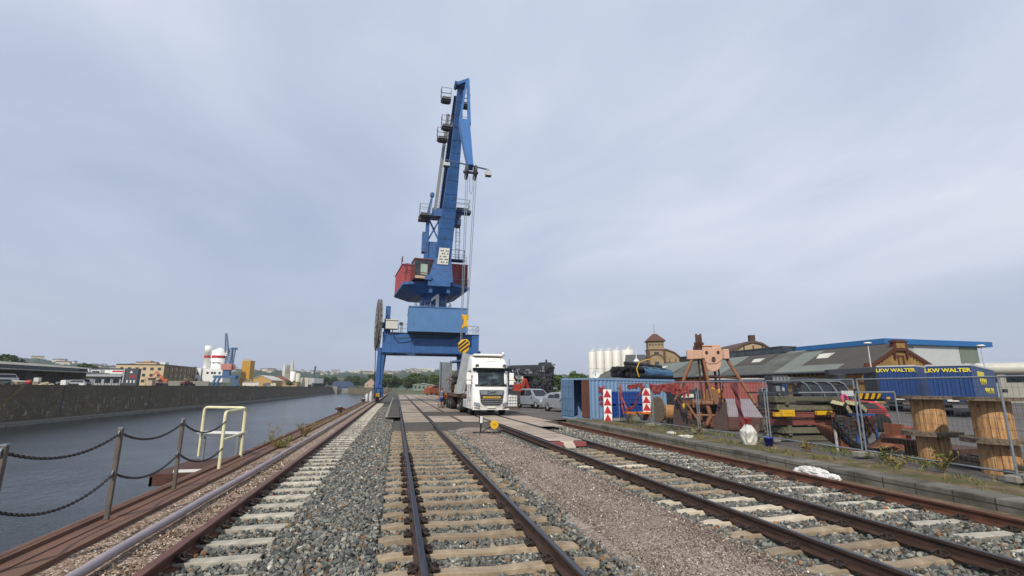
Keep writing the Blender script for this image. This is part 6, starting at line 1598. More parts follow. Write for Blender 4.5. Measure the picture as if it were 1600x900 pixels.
# street lamps
def lamp(x, y, h, label):
    l = thing('street_lamp', label, 'street lamp', (x,y,0), 0, 'yard lamps')
    b = MB(); b.cyl((0,0,0),(0,0,h),.11,.06,12); b.cyl((0,0,0),(0,0,.9),.15,n=12); b.build('pole', MT['lgrey'], l)
    b = MB(); b.lathe((0,0,h),[(0,.0),(.42,.02),(.45,.1),(.25,.2),(0,.22)],18); b.build('lamp_head', MT['light'], l)
lamp(56.3,47.8,7.35,'grey street lamp before the brick gable')
lamp(70.9,45.3,7.2,'grey street lamp at the right end of the big hall')

# ---- brick goods shed
yb = bricks('yellow_bricks','#b08c4e','#9a7842','#6e5a40','xy',.25,.08,.012,.45)
rb = bricks('red_bricks','#6c3a2c','#5a2f26','#4a3a30','xy',.25,.08,.012,.35)
t = NT('felt_roof'); n = t.noise(.35, t.vec((1,.6,1)), 6); 
M_FELT = t.fin(t.mix(t.ramp(t.noise(1.8, t.vec((.15,1,1)), 5), [(.45,0.),(.7,.5)]), t.ramp(n,[(.3,'#434540'),(.55,'#585a53'),(.75,'#686a61')]), '#3a3d3a'), .85)
M_FELT2 = paint('dark_felt','#45403a',.85,.15,.4,streak=.2); M_FELT3 = paint('pale_felt','#6f756f',.85,.12,.4,streak=.2)
sh = thing('goods_shed','long yellow brick shed with grey felt roof and stepped gable','building',(0,0,0))
X0, X1, Y0, Y1, ZE, ZR = 62.7, 75.3, 54, 150, 4.9, 8.2; XM = (X0+X1)/2
b = MB(); b.box(X0,X1,Y0,Y1,0,ZE); b.prism([(X0,Y0,ZE),(X1,Y0,ZE),(XM,Y0,ZR-.05)],(0,.4,0)); b.build('wall', yb, sh)
b = MB(); 
def slope(x,dz=0): return ZE+(ZR-ZE)*(1-abs(x-XM)/(XM-X0))+dz
ov = 1.1
b.add([(X0-ov,Y0-.15,slope(X0-ov,.1)),(XM,Y0-.15,ZR+.1),(XM,Y1,ZR+.1),(X0-ov,Y1,slope(X0-ov,.1)),(X0-ov,Y0-.15,slope(X0-ov,-.1)),(XM,Y0-.15,ZR-.1),(XM,Y1,ZR-.1),(X0-ov,Y1,slope(X0-ov,-.1))],[(0,1,2,3),(7,6,5,4),(0,4,5,1),(3,7,4,0)])
b.add([(X1+ov,Y0-.15,slope(X1+ov,.1)),(XM,Y0-.15,ZR+.1),(XM,Y1,ZR+.1),(X1+ov,Y1,slope(X1+ov,.1)),(X1+ov,Y0-.15,slope(X1+ov,-.1)),(XM,Y0-.15,ZR-.1)],[(3,2,1,0),(1,5,4,0)])
rf = b.build('roof', M_FELT, sh)
b = MB(); e = .12
for (y0,y1,x0,x1,mi) in ((54,66,X0-1,XM,0),(66,70,X0+1,XM-.5,1),(58,70,X0-1,X0+1.0,1),(84,92,X0-1,XM,1),(104,118,X0-.5,XM,1),(76,84,X0+2.5,XM,0)):
    b = MB(); b.quad((x0,y0,slope(x0,e)),(x1,y0,slope(x1,e)),(x1,y1,slope(x1,e)),(x0,y1,slope(x0,e))); e += .01; b.build('felt_patch', M_FELT3 if mi else M_FELT2, rf)
pass
for y in (63,78,94,112,130):
    b = MB(); b.prism([(X0+3.2,y,slope(X0+3.2,.1)),(X0+3.2,y+2.2,slope(X0+3.2,.1)),(X0+4.0,y+2.2,slope(X0+3.2,.85)),(X0+4.0,y,slope(X0+3.2,.85))],(1.2,0,.2)); b.build('skylight', MT['offwhite'], rf)
b = MB(); k = 0
y = Y0+.6
while y < Y1: b.box(X0-.14,X0-.001,y,y+.45,ZE-1.0,ZE-.55); y += .9
b.box(X0-.2,X0-.001,Y0+.2,Y1,ZE-.55,ZE-.3); b.box(X0-.08,X0-.0015,Y0,Y1,2.6,2.9)
for y in range(58,150,8): b.box(X0-.12,X0-.002,y,y+.6,0,ZE-1.0)
b.box(X0-.25,X0+.9,Y0-.25,Y0-.002,0,ZE+.5); b.box(X1-.9,X1+.25,Y0-.25,Y0-.002,0,ZE+.5)
for s in (-1,1):
    for k in range(12):
        u0, u1 = k/12, (k+1)/12
        xa = XM+s*(XM-X0)*(1-u0); xb = XM+s*(XM-X0)*(1-u1); za = ZE+(ZR-ZE)*u0; zb = ZE+(ZR-ZE)*u1
        b.prism([(xa,Y0-.18,za-.5),(xb,Y0-.18,zb-.5),(xb,Y0-.18,zb-.02),(xa,Y0-.18,za-.02)],(0,.178,0))
        xm = (xa+xb)/2; zm = (za+zb)/2; b.box(xm-.13,xm+.13,Y0-.16,Y0-.001,zm-.72,zm-.5)
b.box(XM-1.15,XM+1.15,Y0-.3,Y0+.3,ZR-1.0,ZR+.2); b.box(XM-1.35,XM+1.35,Y0-.4,Y0+.4,ZR+.2,ZR+.4); b.box(XM-.9,XM+.9,Y0-.35,Y0+.35,ZR+.4,ZR+.55)
for x in (-1.25,.95): b.box(XM+x,XM+x+.3,Y0-.28,Y0-.001,ZR-2.1,ZR-.9)
b.build('brick_trim', rb, sh)
b = MB(); b.box(XM-.75,XM+.75,Y0-.33,Y0-.302,ZR-.6,ZR+.1); b.build('gable_panel', yb, sh)
b = MB(); b.box(XM-.55,XM-.35,Y0-.1,Y0-.001,ZR-3.4,ZR-1.6); b.box(XM+.35,XM+.55,Y0-.1,Y0-.001,ZR-3.4,ZR-1.6); b.box(XM-.35,XM+.35,Y0-.1,Y0-.001,ZR-1.8,ZR-1.6); b.box(XM-.35,XM+.35,Y0-.1,Y0-.001,ZR-3.4,ZR-3.2); b.build('niche_frame', rb, sh)
for y in range(60,148,8):
    b = MB(); b.box(X0-.06,X0-.003,y+1.5,y+4.5,.2,2.55); b.build('door', paint('shed_door','#3a2c24',.8,.2,2) if 'shed_door' not in bpy.data.materials else bpy.data.materials['shed_door'], sh)
b = MB(); b.cyl((X0-1.15,Y0-.1,slope(X0-ov,-.05)),(X0-1.15,Y1,slope(X0-ov,-.05)),.14,n=8); b.build('gutter', MT['dgrey'], sh)
ra = thing('ridge_lantern_roof','second long roof with black glazed ridge strip behind the brick shed','building',(0,0,0))
b = MB(); b.box(80,92,88,165,0,7.5); b.build('wall', yb, ra)
b = MB(); b.prism([(79,87.5,7.4),(93,87.5,7.4),(86,87.5,10.2)],(0,78,0)); b.build('roof', M_FELT3, ra)
b = MB(); b.box(84.2,87.8,92,165,9.9,11.2); b.build('ridge_glazing', MT['window'], ra)
b = MB(); b.box(84.0,88,91.9,165,11.2,11.4)
for y in range(92,165,3): b.box(84.15,84.2,y,y+.25,9.9,11.2)
b.build('ridge_frame', MT['dgrey'], ra)
# ---- big hall with blue fascia
hl = thing('big_hall','large pale clad hall with a bright blue roof edge behind the brick gable','building',(0,0,0))
t = NT('hall_cladding'); wv = t.node('ShaderNodeTexWave'); wv.inputs['Scale'].default_value = 1.2; t.l.new(t.tc.outputs['Object'], wv.inputs[0])
M_CLAD = t.fin(t.mix(.15, t.ramp(t.noise(.3), [(.3,'#8d938f'),(.7,'#a3a8a3')]), wv.outputs[0]), .6)
b = MB(); b.box(98.5,124,80,170,0,11.2); b.build('wall', M_CLAD, hl)
b = MB(); b.box(97.7,127.5,79.2,171,11.2,12.3); b.build('blue_fascia', paint('fascia_blue','#1d639f',.5,.05,.3,streak=.05), hl)
b = MB(); b.box(106,118.5,79.9,80-.002,4,11.15); b.build('pale_panel', paint('pale_panel','#b6bab8',.6,.05,.5,streak=.1), hl)
b = MB(); b.box(118.7,123.9,79.9,80-.002,4,11.15); b.build('green_panel', paint('green_panel','#6d7a6a',.6,.08,.5), hl)
b = MB(); b.box(110,117.8,79.8,79.9,3.0,6.4); b.build('door', MT['dgrey'], hl)
tk = thing('storage_tank','pale horizontal tank lying behind the blue trailers','tank',(74,45,0))
b = MB(); b.cyl((-2.2,3.0,4.5),(2.6,-2.6,4.5),.75,n=24); b.build('shell', paint('tank_cream','#b9b8ae',.5,.08,1), tk); b = MB(); b.cyl((2.6,-2.6,4.5),(2.7,-2.72,4.5),.82,n=24); b.cyl((2.7,-2.72,4.5),(2.78,-2.8,4.5),.3,n=12); b.build('end_cap', MT['offwhite'], tk)
b = MB(); b.box(-1.8,-1.2,1.4,2.4,0,3.9); b.box(1.2,1.8,-2.2,-1.4,0,3.9); b.build('support', MT['conc_g'], tk)
gh = thing('grey_building','pale grey building with dark windows at the right edge of the photo','building',(0,0,0))
b = MB(); b.box(92,110,42,62,0,5.4); b.build('wall', paint('pale_wall','#c2bfae',.7,.06,.4,streak=.1), gh); b = MB(); b.box(91.7,110.3,41.7,62.3,5.4,5.75); b.build('roof', MT['dgrey'], gh)
for k in range(5):
    for z in (.8,3.1):
        for nm, a in (('window',(92.8+3.2*k,94.9+3.2*k,41.94,42-.002,z,z+1.5)),): b = MB(); b.box(*a); b.build(nm, MT['window'], gh)
    b = MB(); b.box(91.94,91.998,43+3.6*k,45.4+3.6*k,3.1,4.6); b.build('window', MT['window'], gh)
for k,(x,y) in enumerate(((57,33),(60,37))):
    pass
# ---- malt house
mb_ = bricks('beige_bricks','#b39f7e','#a38d6c','#7a6850','xy',.4,.12,.02,.25)
ml = thing('malt_house','beige brick malt house with hipped brown tower','building',(78.5,137.5,0), R_(-22))
b = MB(); b.box(-2.6,2.6,-2.6,2.6,0,13.6); b.box(-2.4,2.4,-2.4,2.4,13.6,16.3); b.box(-8.4,-2.6,.2,9,0,9.6); b.box(2.6,7.5,-1.6,8,0,9.8); b.prism([(2.6,-1.6,9.8),(7.5,-1.6,9.8),(7.2,-1.6,11.2),(5.5,-1.6,12.8),(2.6,-1.6,13.9)],(0,9,0)); b.build('wall', mb_, ml)
b = MB(); b.add([(-3,-3,16.3),(3,-3,16.3),(3,3,16.3),(-3,3,16.3),(-2.5,-2.5,16.9),(2.5,-2.5,16.9),(2.5,2.5,16.9),(-2.5,2.5,16.9),(-.6,-.6,18.7),(.6,-.6,18.7),(.6,.6,18.7),(-.6,.6,18.7)],[(0,1,5,4),(1,2,6,5),(2,3,7,6),(3,0,4,7),(4,5,9,8),(5,6,10,9),(6,7,11,10),(7,4,8,11),(8,9,10,11),(3,2,1,0)]); b.build('tower_roof', paint('brown_tiles','#5a3a30',.8,.15,1), ml)
b = MB(); b.prism([(-8.8,-.1,9.5),(-8.8,4.6,12.6),(-8.8,9.3,9.5)],(6.2,0,0)); b.build('slate_roof', paint('slate','#4c4d50',.75,.12,.6), ml)
b = MB(); b.box(-2.75,2.75,-2.75,2.75,13.4,13.75); b.box(-2.7,-2.0,-2.7,-2.601,0,13.4); b.box(2.0,2.7,-2.7,-2.601,0,13.4); b.box(2.55,7.6,-1.72,-1.601,9.5,9.85)
for x in (-8.3,-6.4,-4.4): b.box(x,x+.35,.08,.199,0,10.1)
for x in (3.8,5.6,7.2): b.box(x,x+.3,-1.7,-1.601,0,10.9)
pr9 = [(2.6,-1.75,13.9),(5.5,-1.75,12.8),(7.2,-1.75,11.2),(7.7,-1.75,9.8)]
for p,q in zip(pr9[:-1],pr9[1:]): b.bar(p,q,.35,.4)
for k in range(8):
    a0, a1 = math.pi*k/8, math.pi*(k+1)/8; b.bar((2.1*math.cos(a0),-2.68,10.6+1.6*math.sin(a0)),(2.1*math.cos(a1),-2.68,10.6+1.6*math.sin(a1)),.3,.2,up=(0,1,0))
    b.bar((-2.68,2.1*math.cos(a0),10.6+1.6*math.sin(a0)),(-2.68,2.1*math.cos(a1),10.6+1.6*math.sin(a1)),.3,.2,up=(1,0,0))
b.build('brick_trim', paint('dark_brick_trim','#5b4236',.85,.15,1), ml)
for k in range(5):
    b = MB(); b.box(-2.0+.9*k,-1.6+.9*k,-2.45,-2.401,14.9,15.4); b.build('window', MT['window'], ml)
for (x0,x1,y,z0,z1) in ((-.7,.7,-2.66,12.0,12.9),(-.6,.6,-2.66,8.4,9.9),(-7.8,-6.9,.15,7.4,8.6),(-5.8,-4.9,.15,7.4,8.6),(-3.9,-3.1,.15,7.4,8.6)):
    b = MB(); b.box(x0,x1,y,y+.05,z0,z1); b.build('window', MT['window'], ml)
b = MB(); b.cyl((0,0,18.6),(0,0,22),.06,n=6); b.build('mast', MT['dgrey'], ml)
# ---- arched gable building
ag = thing('arched_hall','small beige hall with a curved gambrel gable and chimney above the brick shed roof','building',(93.2,112,0), R_(-16))
pr8 = [(-5.2,0,0),(5.2,0,0),(5.2,0,10.6),(4.2,0,12.4),(2.4,0,13.6),(0,0,14.2),(-2.4,0,13.6),(-4.2,0,12.4),(-5.2,0,10.6)]
b = MB(); b.prism(pr8,(0,20,0)); b.build('wall', paint('beige_render','#a6906f',.8,.1,.6,streak=.25), ag)
b = MB()
for p,q in zip(pr8[2:-1],pr8[3:]): b.bar(Vector(p)+Vector((0,9.8,.12)),Vector(q)+Vector((0,9.8,.12)),.3,20.6,up=(0,1,0)) if False else b.add([Vector(p)+Vector((0,-.4,.0)),Vector(q)+Vector((0,-.4,.0)),Vector(q)+Vector((0,20.3,.0)),Vector(p)+Vector((0,20.3,0)),Vector(p)*1.04+Vector((0,-.4,.0)),Vector(q)*1.04+Vector((0,-.4,0)),Vector(q)*1.04+Vector((0,20.3,0)),Vector(p)*1.04+Vector((0,20.3,0))],[(0,1,5,4),(4,5,6,7),(1,2,6,5),(3,0,4,7)])
b.build('roof', paint('brown_roof','#574238',.8,.12,.8), ag)
b = MB(); b.box(-.7,.7,-.3,1,14.2,16.2); 
for x in (-2.6,-.15,2.3): b.box(x,x+.35,-.1,-.002,8,13.4)
b.build('chimney', paint('dark_brick','#4a352c',.85,.15,1), ag)
# ---- white silos
sls = ['leftmost of the white silos behind the blue container','second white silo from the left in the silo row','third white silo from the left in the silo row','fourth white silo from the left, next to the widest one','widest white silo, rightmost of the row']
slx = [(63.0,151.3,1.25),(65.6,150.7,1.3),(68.2,150.1,1.35),(70.9,149.5,1.4),(74.6,148.6,2.15)]
sw_ = paint('silo_white','#d8d6cc',.45,.04,.4,streak=.08)
for (x,y,r),l_ in zip(slx, sls):
    s_ = thing('silo', l_, 'silo', (x,y,0), 0, 'white silos beside the malt house')
    h = 13.4+.7*(x-63)/11
    b = MB(); b.lathe((0,0,0),[(r*1.02,0),(r*1.02,4.0)],28); b.lathe((0,0,0),[(r,4.0),(r,h),(r*.9,h+.25),(0,h+.5)],28); b.lathe((0,0,0),[(r+.06,8.2),(r+.09,8.3),(r+.06,8.4)],28); b.build('shell', sw_, s_)
    b = MB(); b.box(-.3,.35,-.3,.3,h+.3,h+1.1); b.cyl((.5,0,h+.2),(.5,0,h+2.0),.12,n=6); b.cyl((.7,-.4,h),(.7,-.4,h+1.7),.06,n=5); railing(b,[(r*.8*math.cos(a),r*.8*math.sin(a),h+.2) for a in (2.5,3.3,4.1,4.9,5.7)],.9,.05); b.build('filter_unit', MT['white'], s_)
wm_ = thing('vent_mast','thin white vent mast with round base rising behind the tarpaulins','mast',(57.5,110,0))
b = MB(); b.cyl((0,0,0),(0,0,9.2),.25,n=10); b.lathe((0,0,8.0),[(.25,0),(.7,.2),(.75,.6),(.3,.9)],14); b.cyl((0,0,9),(0,0,11.6),.1,n=8); b.build('pole', MT['white'], wm_)
# stacked blue / cream containers behind the black machine
for k,(x,y,z,L,hx,lb_) in enumerate(((24.5,118,0,14,'#1f4f9c','blue container behind the black machine, lower of two'),(24.7,118,2.6,14,'#cfc0a0','cream container stacked on the blue one behind the black machine'),(12.6,70,0,6.5,'#1f4f9c','blue container right behind the lorry mirror'))):
    container('shipping_container', lb_, (x,y,z), 0, L, 2.4, 2.6, cmat('cont'+hx[1:], hx))
wk = thing('tipped_skip','tilted white and blue tarpaulin covered skip seen beside the lorry mirror','skip',(14.2,69.5,.35), R_(5))
b = MB(); b.prism([(-1.8,-.8,2.25),(1.5,-.8,2.25),(1.7,-.8,2.9),(-.9,-.8,3.6),(-1.8,-.8,3.5)],(0,1.6,0)); b.build('body', MT['white'], wk, bevel=.08); b = MB(); b.prism([(-.9,-.85,3.65),(-.3,-.85,3.45),(1.0,-.85,2.3),(.4,-.85,2.3)],(0,1.7,0)); b.build('blue_sheet', cmat('sheet_blue','#2f66a8'), wk)
# ================================================================== LEFT BANK
t = NT('canal_wall_stone'); vb = corr_vec(t,'y'); br = t.node('ShaderNodeTexBrick')
for k, v in (('Scale',1),('Brick Width',.9),('Row Height',.36),('Mortar Size',.018)): br.inputs[k].default_value = v
br.inputs['Color1'].default_value = hexc('#6c6453'); br.inputs['Color2'].default_value = hexc('#7b7261'); br.inputs['Mortar'].default_value = hexc('#3d382f'); t.l.new(vb, br.inputs[0])
col = t.mix(t.ramp(t.noise(.25, None, 8, .7), [(.4,0.),(.7,.6)]), br.outputs[0], '#4b453a')
col = t.mix(t.ramp(t.noise(.5, t.vec((1,3,.3)), 6), [(.5,0.),(.75,.45)]), col, '#565042')
sx = t.node('ShaderNodeSeparateXYZ'); t.l.new(t.tc.outputs['Object'], sx.inputs[0])
band = t.ramp(t.math('MULTIPLY', t.math('ADD', sx.outputs[2], 4.1), .17), [(.12,0.),(.25,1.),(.55,1.),(.75,0.)])
eff = t.ramp(t.noise(1.3, t.vec((1,1.3,.45)), 9, .72), [(.575,0.),(.62,1.)])
col = t.mix(t.math('MULTIPLY', t.math('MULTIPLY', eff, band), .8), col, '#b5ae9e')
M_CW = t.fin(col, .9, 0, t.bump(br.outputs[1], -.5, .03), .2)
fw = thing('canal_wall','dark stone canal wall with pale efflorescence on the far bank','quay wall',(0,0,0))
b = MB(); b.box(FWX-.8,FWX,-80,474,-6,FWT-.03); b.build('wall', M_CW, fw)
b = MB(); b.box(FWX-.8,FWX+.05,-80,474,FWT-.03,FWT+.06); b.build('coping', MT['conc_d'], fw)
b = MB(); b.box(FWX,FWX+1.4,-80,474,-6,-3.55); b.build('ledge', MT['conc_g'], fw)
for k,y in enumerate((98,128,166,222,300)):
    b = MB(); b.box(FWX-.01,FWX+.04,y,y+.35,-3.5,FWT-.03); b.build('joint_strip', MT['dgrey'], fw)
st_ = MB(); st_.prism([(FWX+.02,81.5,-3.5),(FWX+.02,82.0,-3.5),(FWX+.02,88.9,1.74),(FWX+.02,88.2,1.74)],(.2,0,0)); tag(st_.build('stone_ramp', paint('sandy_stone','#75643f',.85,.2,2)),'sandy yellow inclined strip running down the far canal wall at the left edge','ramp')
ew = MB(); ew.prism([(-40,436,-6),(-4.2,384,-6),(-4.2,384,1.5),(-40,436,1.5)],(.6,1,0)); tag(ew.build('end_wall', M_CW),'dark stone wall closing the canal beyond the crane foot','wall')
ew = MB(); ew.box(-54.6,-50.5,450,474,-6,2.2); tag(ew.build('lock_pier', MT['conc_g']),'grey concrete pier beside the blue lock gate bridge','pier')
def zb(o): o.location.z += FWT; return o
B = FWT

# long warehouse
wh = thing('warehouse','long low brown warehouse with canopy along the far bank','building',(0,0,B))
Ye = 187
t = NT('brown_brickwork'); M_WH = t.fin(t.ramp(t.noise(.25, t.vec((1,1,.5)), 7), [(.3,'#4a4138'),(.6,'#665a4e'),(.8,'#786a5c')]), .9)
b = MB(); b.box(-130,-99,60,Ye,0,5.3); b.build('wall', M_WH, wh)
b = MB(); b.prism([(-97.6,60,5.2),(-98.6,60,5.6),(-112,60,6.7),(-131,60,5.6),(-131,60,5.2)],(0,Ye-59.5,0)); b.build('roof', paint('warehouse_roof','#8c8a82',.8,.1,.2), wh)
b = MB(); b.box(-99,-92.6,60,Ye+.3,3.75,4.0)
for y in range(66,186,10): b.bar((-98.9,y,2.6),(-94,y,3.7),.2)
b.build('canopy', paint('canopy_grey','#a09e96',.7,.1,.2), wh)
b = MB(); b.box(-98.99,-98.93,60,Ye,4.1,5.1); b.build('window_band', MT['window'], wh)
for k,(y,w,hx) in enumerate(((90,7,'#7b6c5f'),(107,7,'#22304a'),(124,6,'#7a6a5a'),(140,7,'#98948c'),(160,6,'#5c5048'))):
    b = MB(); b.box(-98.96,-98.85,y,y+w,.2,3.3); b.build('gate', cmat('gate'+hx[1:],hx), wh)
# grey office
of = thing('office_building','grey clad office with white and red sign panels and lean-to front','building',(0,0,B))
YO = 205
b = MB(); b.box(-110.4,-93,YO,YO+3,0,5.9); b.build('wall', paint('office_grey','#84898b',.6,.06,.3,streak=.1), of)
b = MB(); b.box(-110.7,-92.8,YO-.2,YO+3.2,5.9,6.15); b.build('roof_edge', MT['dgrey'], of)
b = MB(); b.box(-111.7,-95.2,YO-5,YO,0,3.1); b.build('lean_to', paint('leanto_grey','#a0a3a5',.6,.08,.3), of); b = MB(); b.box(-112.6,-94.8,YO-6,YO-.01,3.1,3.4); b.build('lean_to_roof', MT['lgrey'], of)
for k in range(9): b = MB(); b.box(-112.2+2.1*k,-112.08+2.1*k,YO-5.9,YO-5.75,0,3.1); b.build('post', MT['dgrey'], of)
b = MB(); b.box(-94.7,-90.0,YO-5.5,YO-3.5,0,6.0); b.build('dark_tower', paint('anthracite','#3f454d',.6,.08,.3), of)
b = MB(); b.box(-94.4,-94.1,YO-5.8,YO-5.501,.8,6.1); b.build('downpipe', MT['lgrey'], of)
b = MB(); b.box(-92.4,-90.6,YO-5.55,YO-5.503,2.7,3.0); b.box(-92.2,-90.5,YO-5.55,YO-5.503,3.2,3.6); b.build('sign', MT['txt_red'], of)
b = MB()
for k in range(3): b.box(-93.2+1.1*k,-92.8+1.1*k,YO-5.56,YO-5.504,1.0,1.9)
b.prism([(-92.6,YO-5.53,4.4),(-91.6,YO-5.53,4.4),(-92.1,YO-5.53,5.3)],(0,-.03,0)); b.build('sign_mark', MT['txt_white'], of)
b = MB(); b.box(-103.0,-95.6,YO-.1,YO-.002,4.2,5.5); sb_ = b.build('sign_board', MT['white'], of); b = MB(); b.box(-100.6,-95.9,YO-.13,YO-.1,4.75,5.3); b.build('red_band', MT['txt_red'], sb_)
for (x0,x1,z0,z1) in ((-109.4,-108.2,4.3,5.4),(-106.9,-105.9,4.3,5.1),(-105.6,-104.6,4.3,5.1)):
    b = MB(); b.box(x0-.25,x1+.25,YO-.06,YO-.003,z0-.25,z1+.25); f_ = b.build('window_frame', MT['white'], of); b = MB(); b.box(x0,x1,YO-.09,YO-.06,z0,z1); b.build('pane', MT['window'], f_)
for k in range(6):
    b = MB(); b.box(-111.0+2.7*k,-109.2+2.7*k,YO-5.07,YO-5.002,.9,2.3); b.build('window', MT['window'] if k not in (0,2) else MT['white'], of)
# beige multi storey warehouse
bw = thing('beige_warehouse','tall beige warehouse with darker brown side beyond the grey office','building',(0,0,B))
YB = 280; bgm_ = paint('beige_facade','#c9b08c',.8,.06,.15,streak=.1); brm = paint('brown_side','#84704f',.85,.08,.2,streak=.12)  # side wall coloured darker brown than the beige front
XA, XB = -136.2, -115.2
b = MB(); b.box(XA,XB,YB,YB+46,0,10.3); b.box(XA+8,XA+17,YB+.5,YB+9,10.3,11.6); b.box(XA+11,XA+14,YB+1,YB+5,11.6,12.4); b.build('wall', bgm_, bw)
b = MB(); b.box(XB-.01,XB+.3,YB+.5,YB+46,0,10.1); b.build('brown_side', brm, bw)
b = MB(); b.box(XA-.3,XB+.5,YB-.3,YB+46.3,10.3,10.65); b.box(XA+7.8,XA+17.2,YB+.3,YB+9.2,11.6,11.8); b.build('roof_edge', MT['dgrey'], bw)
for k in range(6):
    for z in (1.6,4.5,7.6):
        x = XA+1.8+3.3*k; b = MB(); b.box(x,x+1.4,YB-.06,YB-.002,z,z+1.4); b.build('window', MT['window'], bw)
for k in range(8):
    for z in (1.6,4.5,7.6): y = YB+2.5+5.4*k; b = MB(); b.box(XB+.3,XB+.38,y,y+1.4,z,z+1.4); b.build('window', MT['window'], bw)
b = MB()
for k in range(8): y = YB+5.2+5.4*k; b.box(XB+.3,XB+.6,y,y+.7,0,10.1)
b.build('pilaster', brm, bw)
b = MB(); b.box(XA+16,XA+20,YB+3,YB+7,10.66,12.0); b.build('roof_unit', MT['white'], bw)
lw = MB(); lw.box(-113,-88,262,263,B,B+2.3); tag(lw.build('yard_wall', MT['conc_g']),'long grey concrete wall before the beige warehouse','wall')
# white silo plant
ws = thing('white_silo_plant','white silo plant with a red band and office block','silo plant',(0,0,B))
wh_ = paint('plant_white','#e6e6e2',.45,.03,.2,streak=.04); YS = 328
s1, s2 = -112.6, -106.6
b = MB(); b.lathe((s1,YS,0),[(1.85,0),(1.85,19.8),(2.05,19.9),(2.05,24.0),(0,24.1)],28); b.lathe((s2,YS+1,0),[(3.9,0),(3.9,21.2),(0,23.2)],36); b.box(s1,s2,YS-.5,YS+1.4,15,21.5); b.build('shell', wh_, ws)
b = MB()
for (x,y,r) in ((s1,YS,1.88),(s2,YS+1,3.93)): b.lathe((x,y,0),[(r,16.6),(r,18.2)],36)
b.build('red_band', MT['txt_red'], ws)
b = MB(); b.box(-117,-112.0,YS-9,YS+4,0,10.4); b.box(-111.4,-100.5,YS-8,YS+6,2.2,10.1); b.box(-111.4,-107.5,YS-8.5,YS-3,0,2.2); b.build('office_block', wh_, ws)
for (x,z) in ((-115.9,6.6),(-114.2,6.6),(-116.1,3.0),(-114.4,3.0),(-109.4,7),(-107.0,7),(-105.6,7),(-103.0,7)):
    b = MB(); y = YS-9 if x < -112 else YS-8; b.box(x,x+1.2,y-.06,y-.002,z,z+1.2); b.build('window', MT['window'], ws)
b = MB(); b.box(-108.9,-104.2,YS-3.05,YS-2.95,13.6,14.1); b.build('lettering_band', MT['grey'], ws)
b = MB(); b.box(-102.8,-101.4,YS-1,YS+1,18,21.5); b.build('side_hoist', wh_, ws)
# far dock crane
fc = thing('dock_crane','small blue lattice dock crane with salmon cab on the far bank','crane',(-89.6,291,B))
b = MB()
for x in (-5.6,5.6):
    for y in (-3,3): b.bar((x,y,0),(x*.72,y,4.6),1.0,1.0,.9,.9)
b.box(-5.4,5.4,-3.5,-2.5,4.3,5.6); b.box(-5.4,5.4,2.5,3.5,4.3,5.6); b.box(-1.6,1.6,-2,2,5.4,8.6)
b.build('portal', cmat('far_crane_blue','#3d5f8a'), fc)
b = MB(); b.box(-2.5,2.6,-2.5,2.5,8.6,11.8); b.box(2.6,3.6,-1,1,9.2,11.2); b.build('cab', paint('salmon_cab','#b8786a',.5,.12,1), fc)
def lattice(b, p, q, w0, w1, n, r):
    p = Vector(p); q = Vector(q)
    for k in range(n):
        a, c = p.lerp(q,k/n), p.lerp(q,(k+1)/n); wa = w0+(w1-w0)*k/n; wc = w0+(w1-w0)*(k+1)/n
        ca = [a+Vector((i*wa,j*wa,0)) for i,j in ((-1,-1),(1,-1),(1,1),(-1,1))]; cc = [c+Vector((i*wc,j*wc,0)) for i,j in ((-1,-1),(1,-1),(1,1),(-1,1))]
        for i in range(4): b.bar(ca[i],cc[i],r); b.bar(ca[i],cc[(i+1)%4],r*.7); b.bar(ca[i],ca[(i+1)%4],r*.7)
b = MB(); lattice(b,(.2,0,11.8),(.4,0,20),1.5,.9,7,.22); lattice(b,(-1.2,0,18),(-2.1,-2,28.2),.9,.3,9,.18); lattice(b,(1.6,0,11.8),(2.2,0,20),.8,.6,6,.18); b.box(.6,3.6,-1,1,19.6,20.6); b.build('lattice_jib', cmat('far_crane_blue','#3d5f8a'), fc)
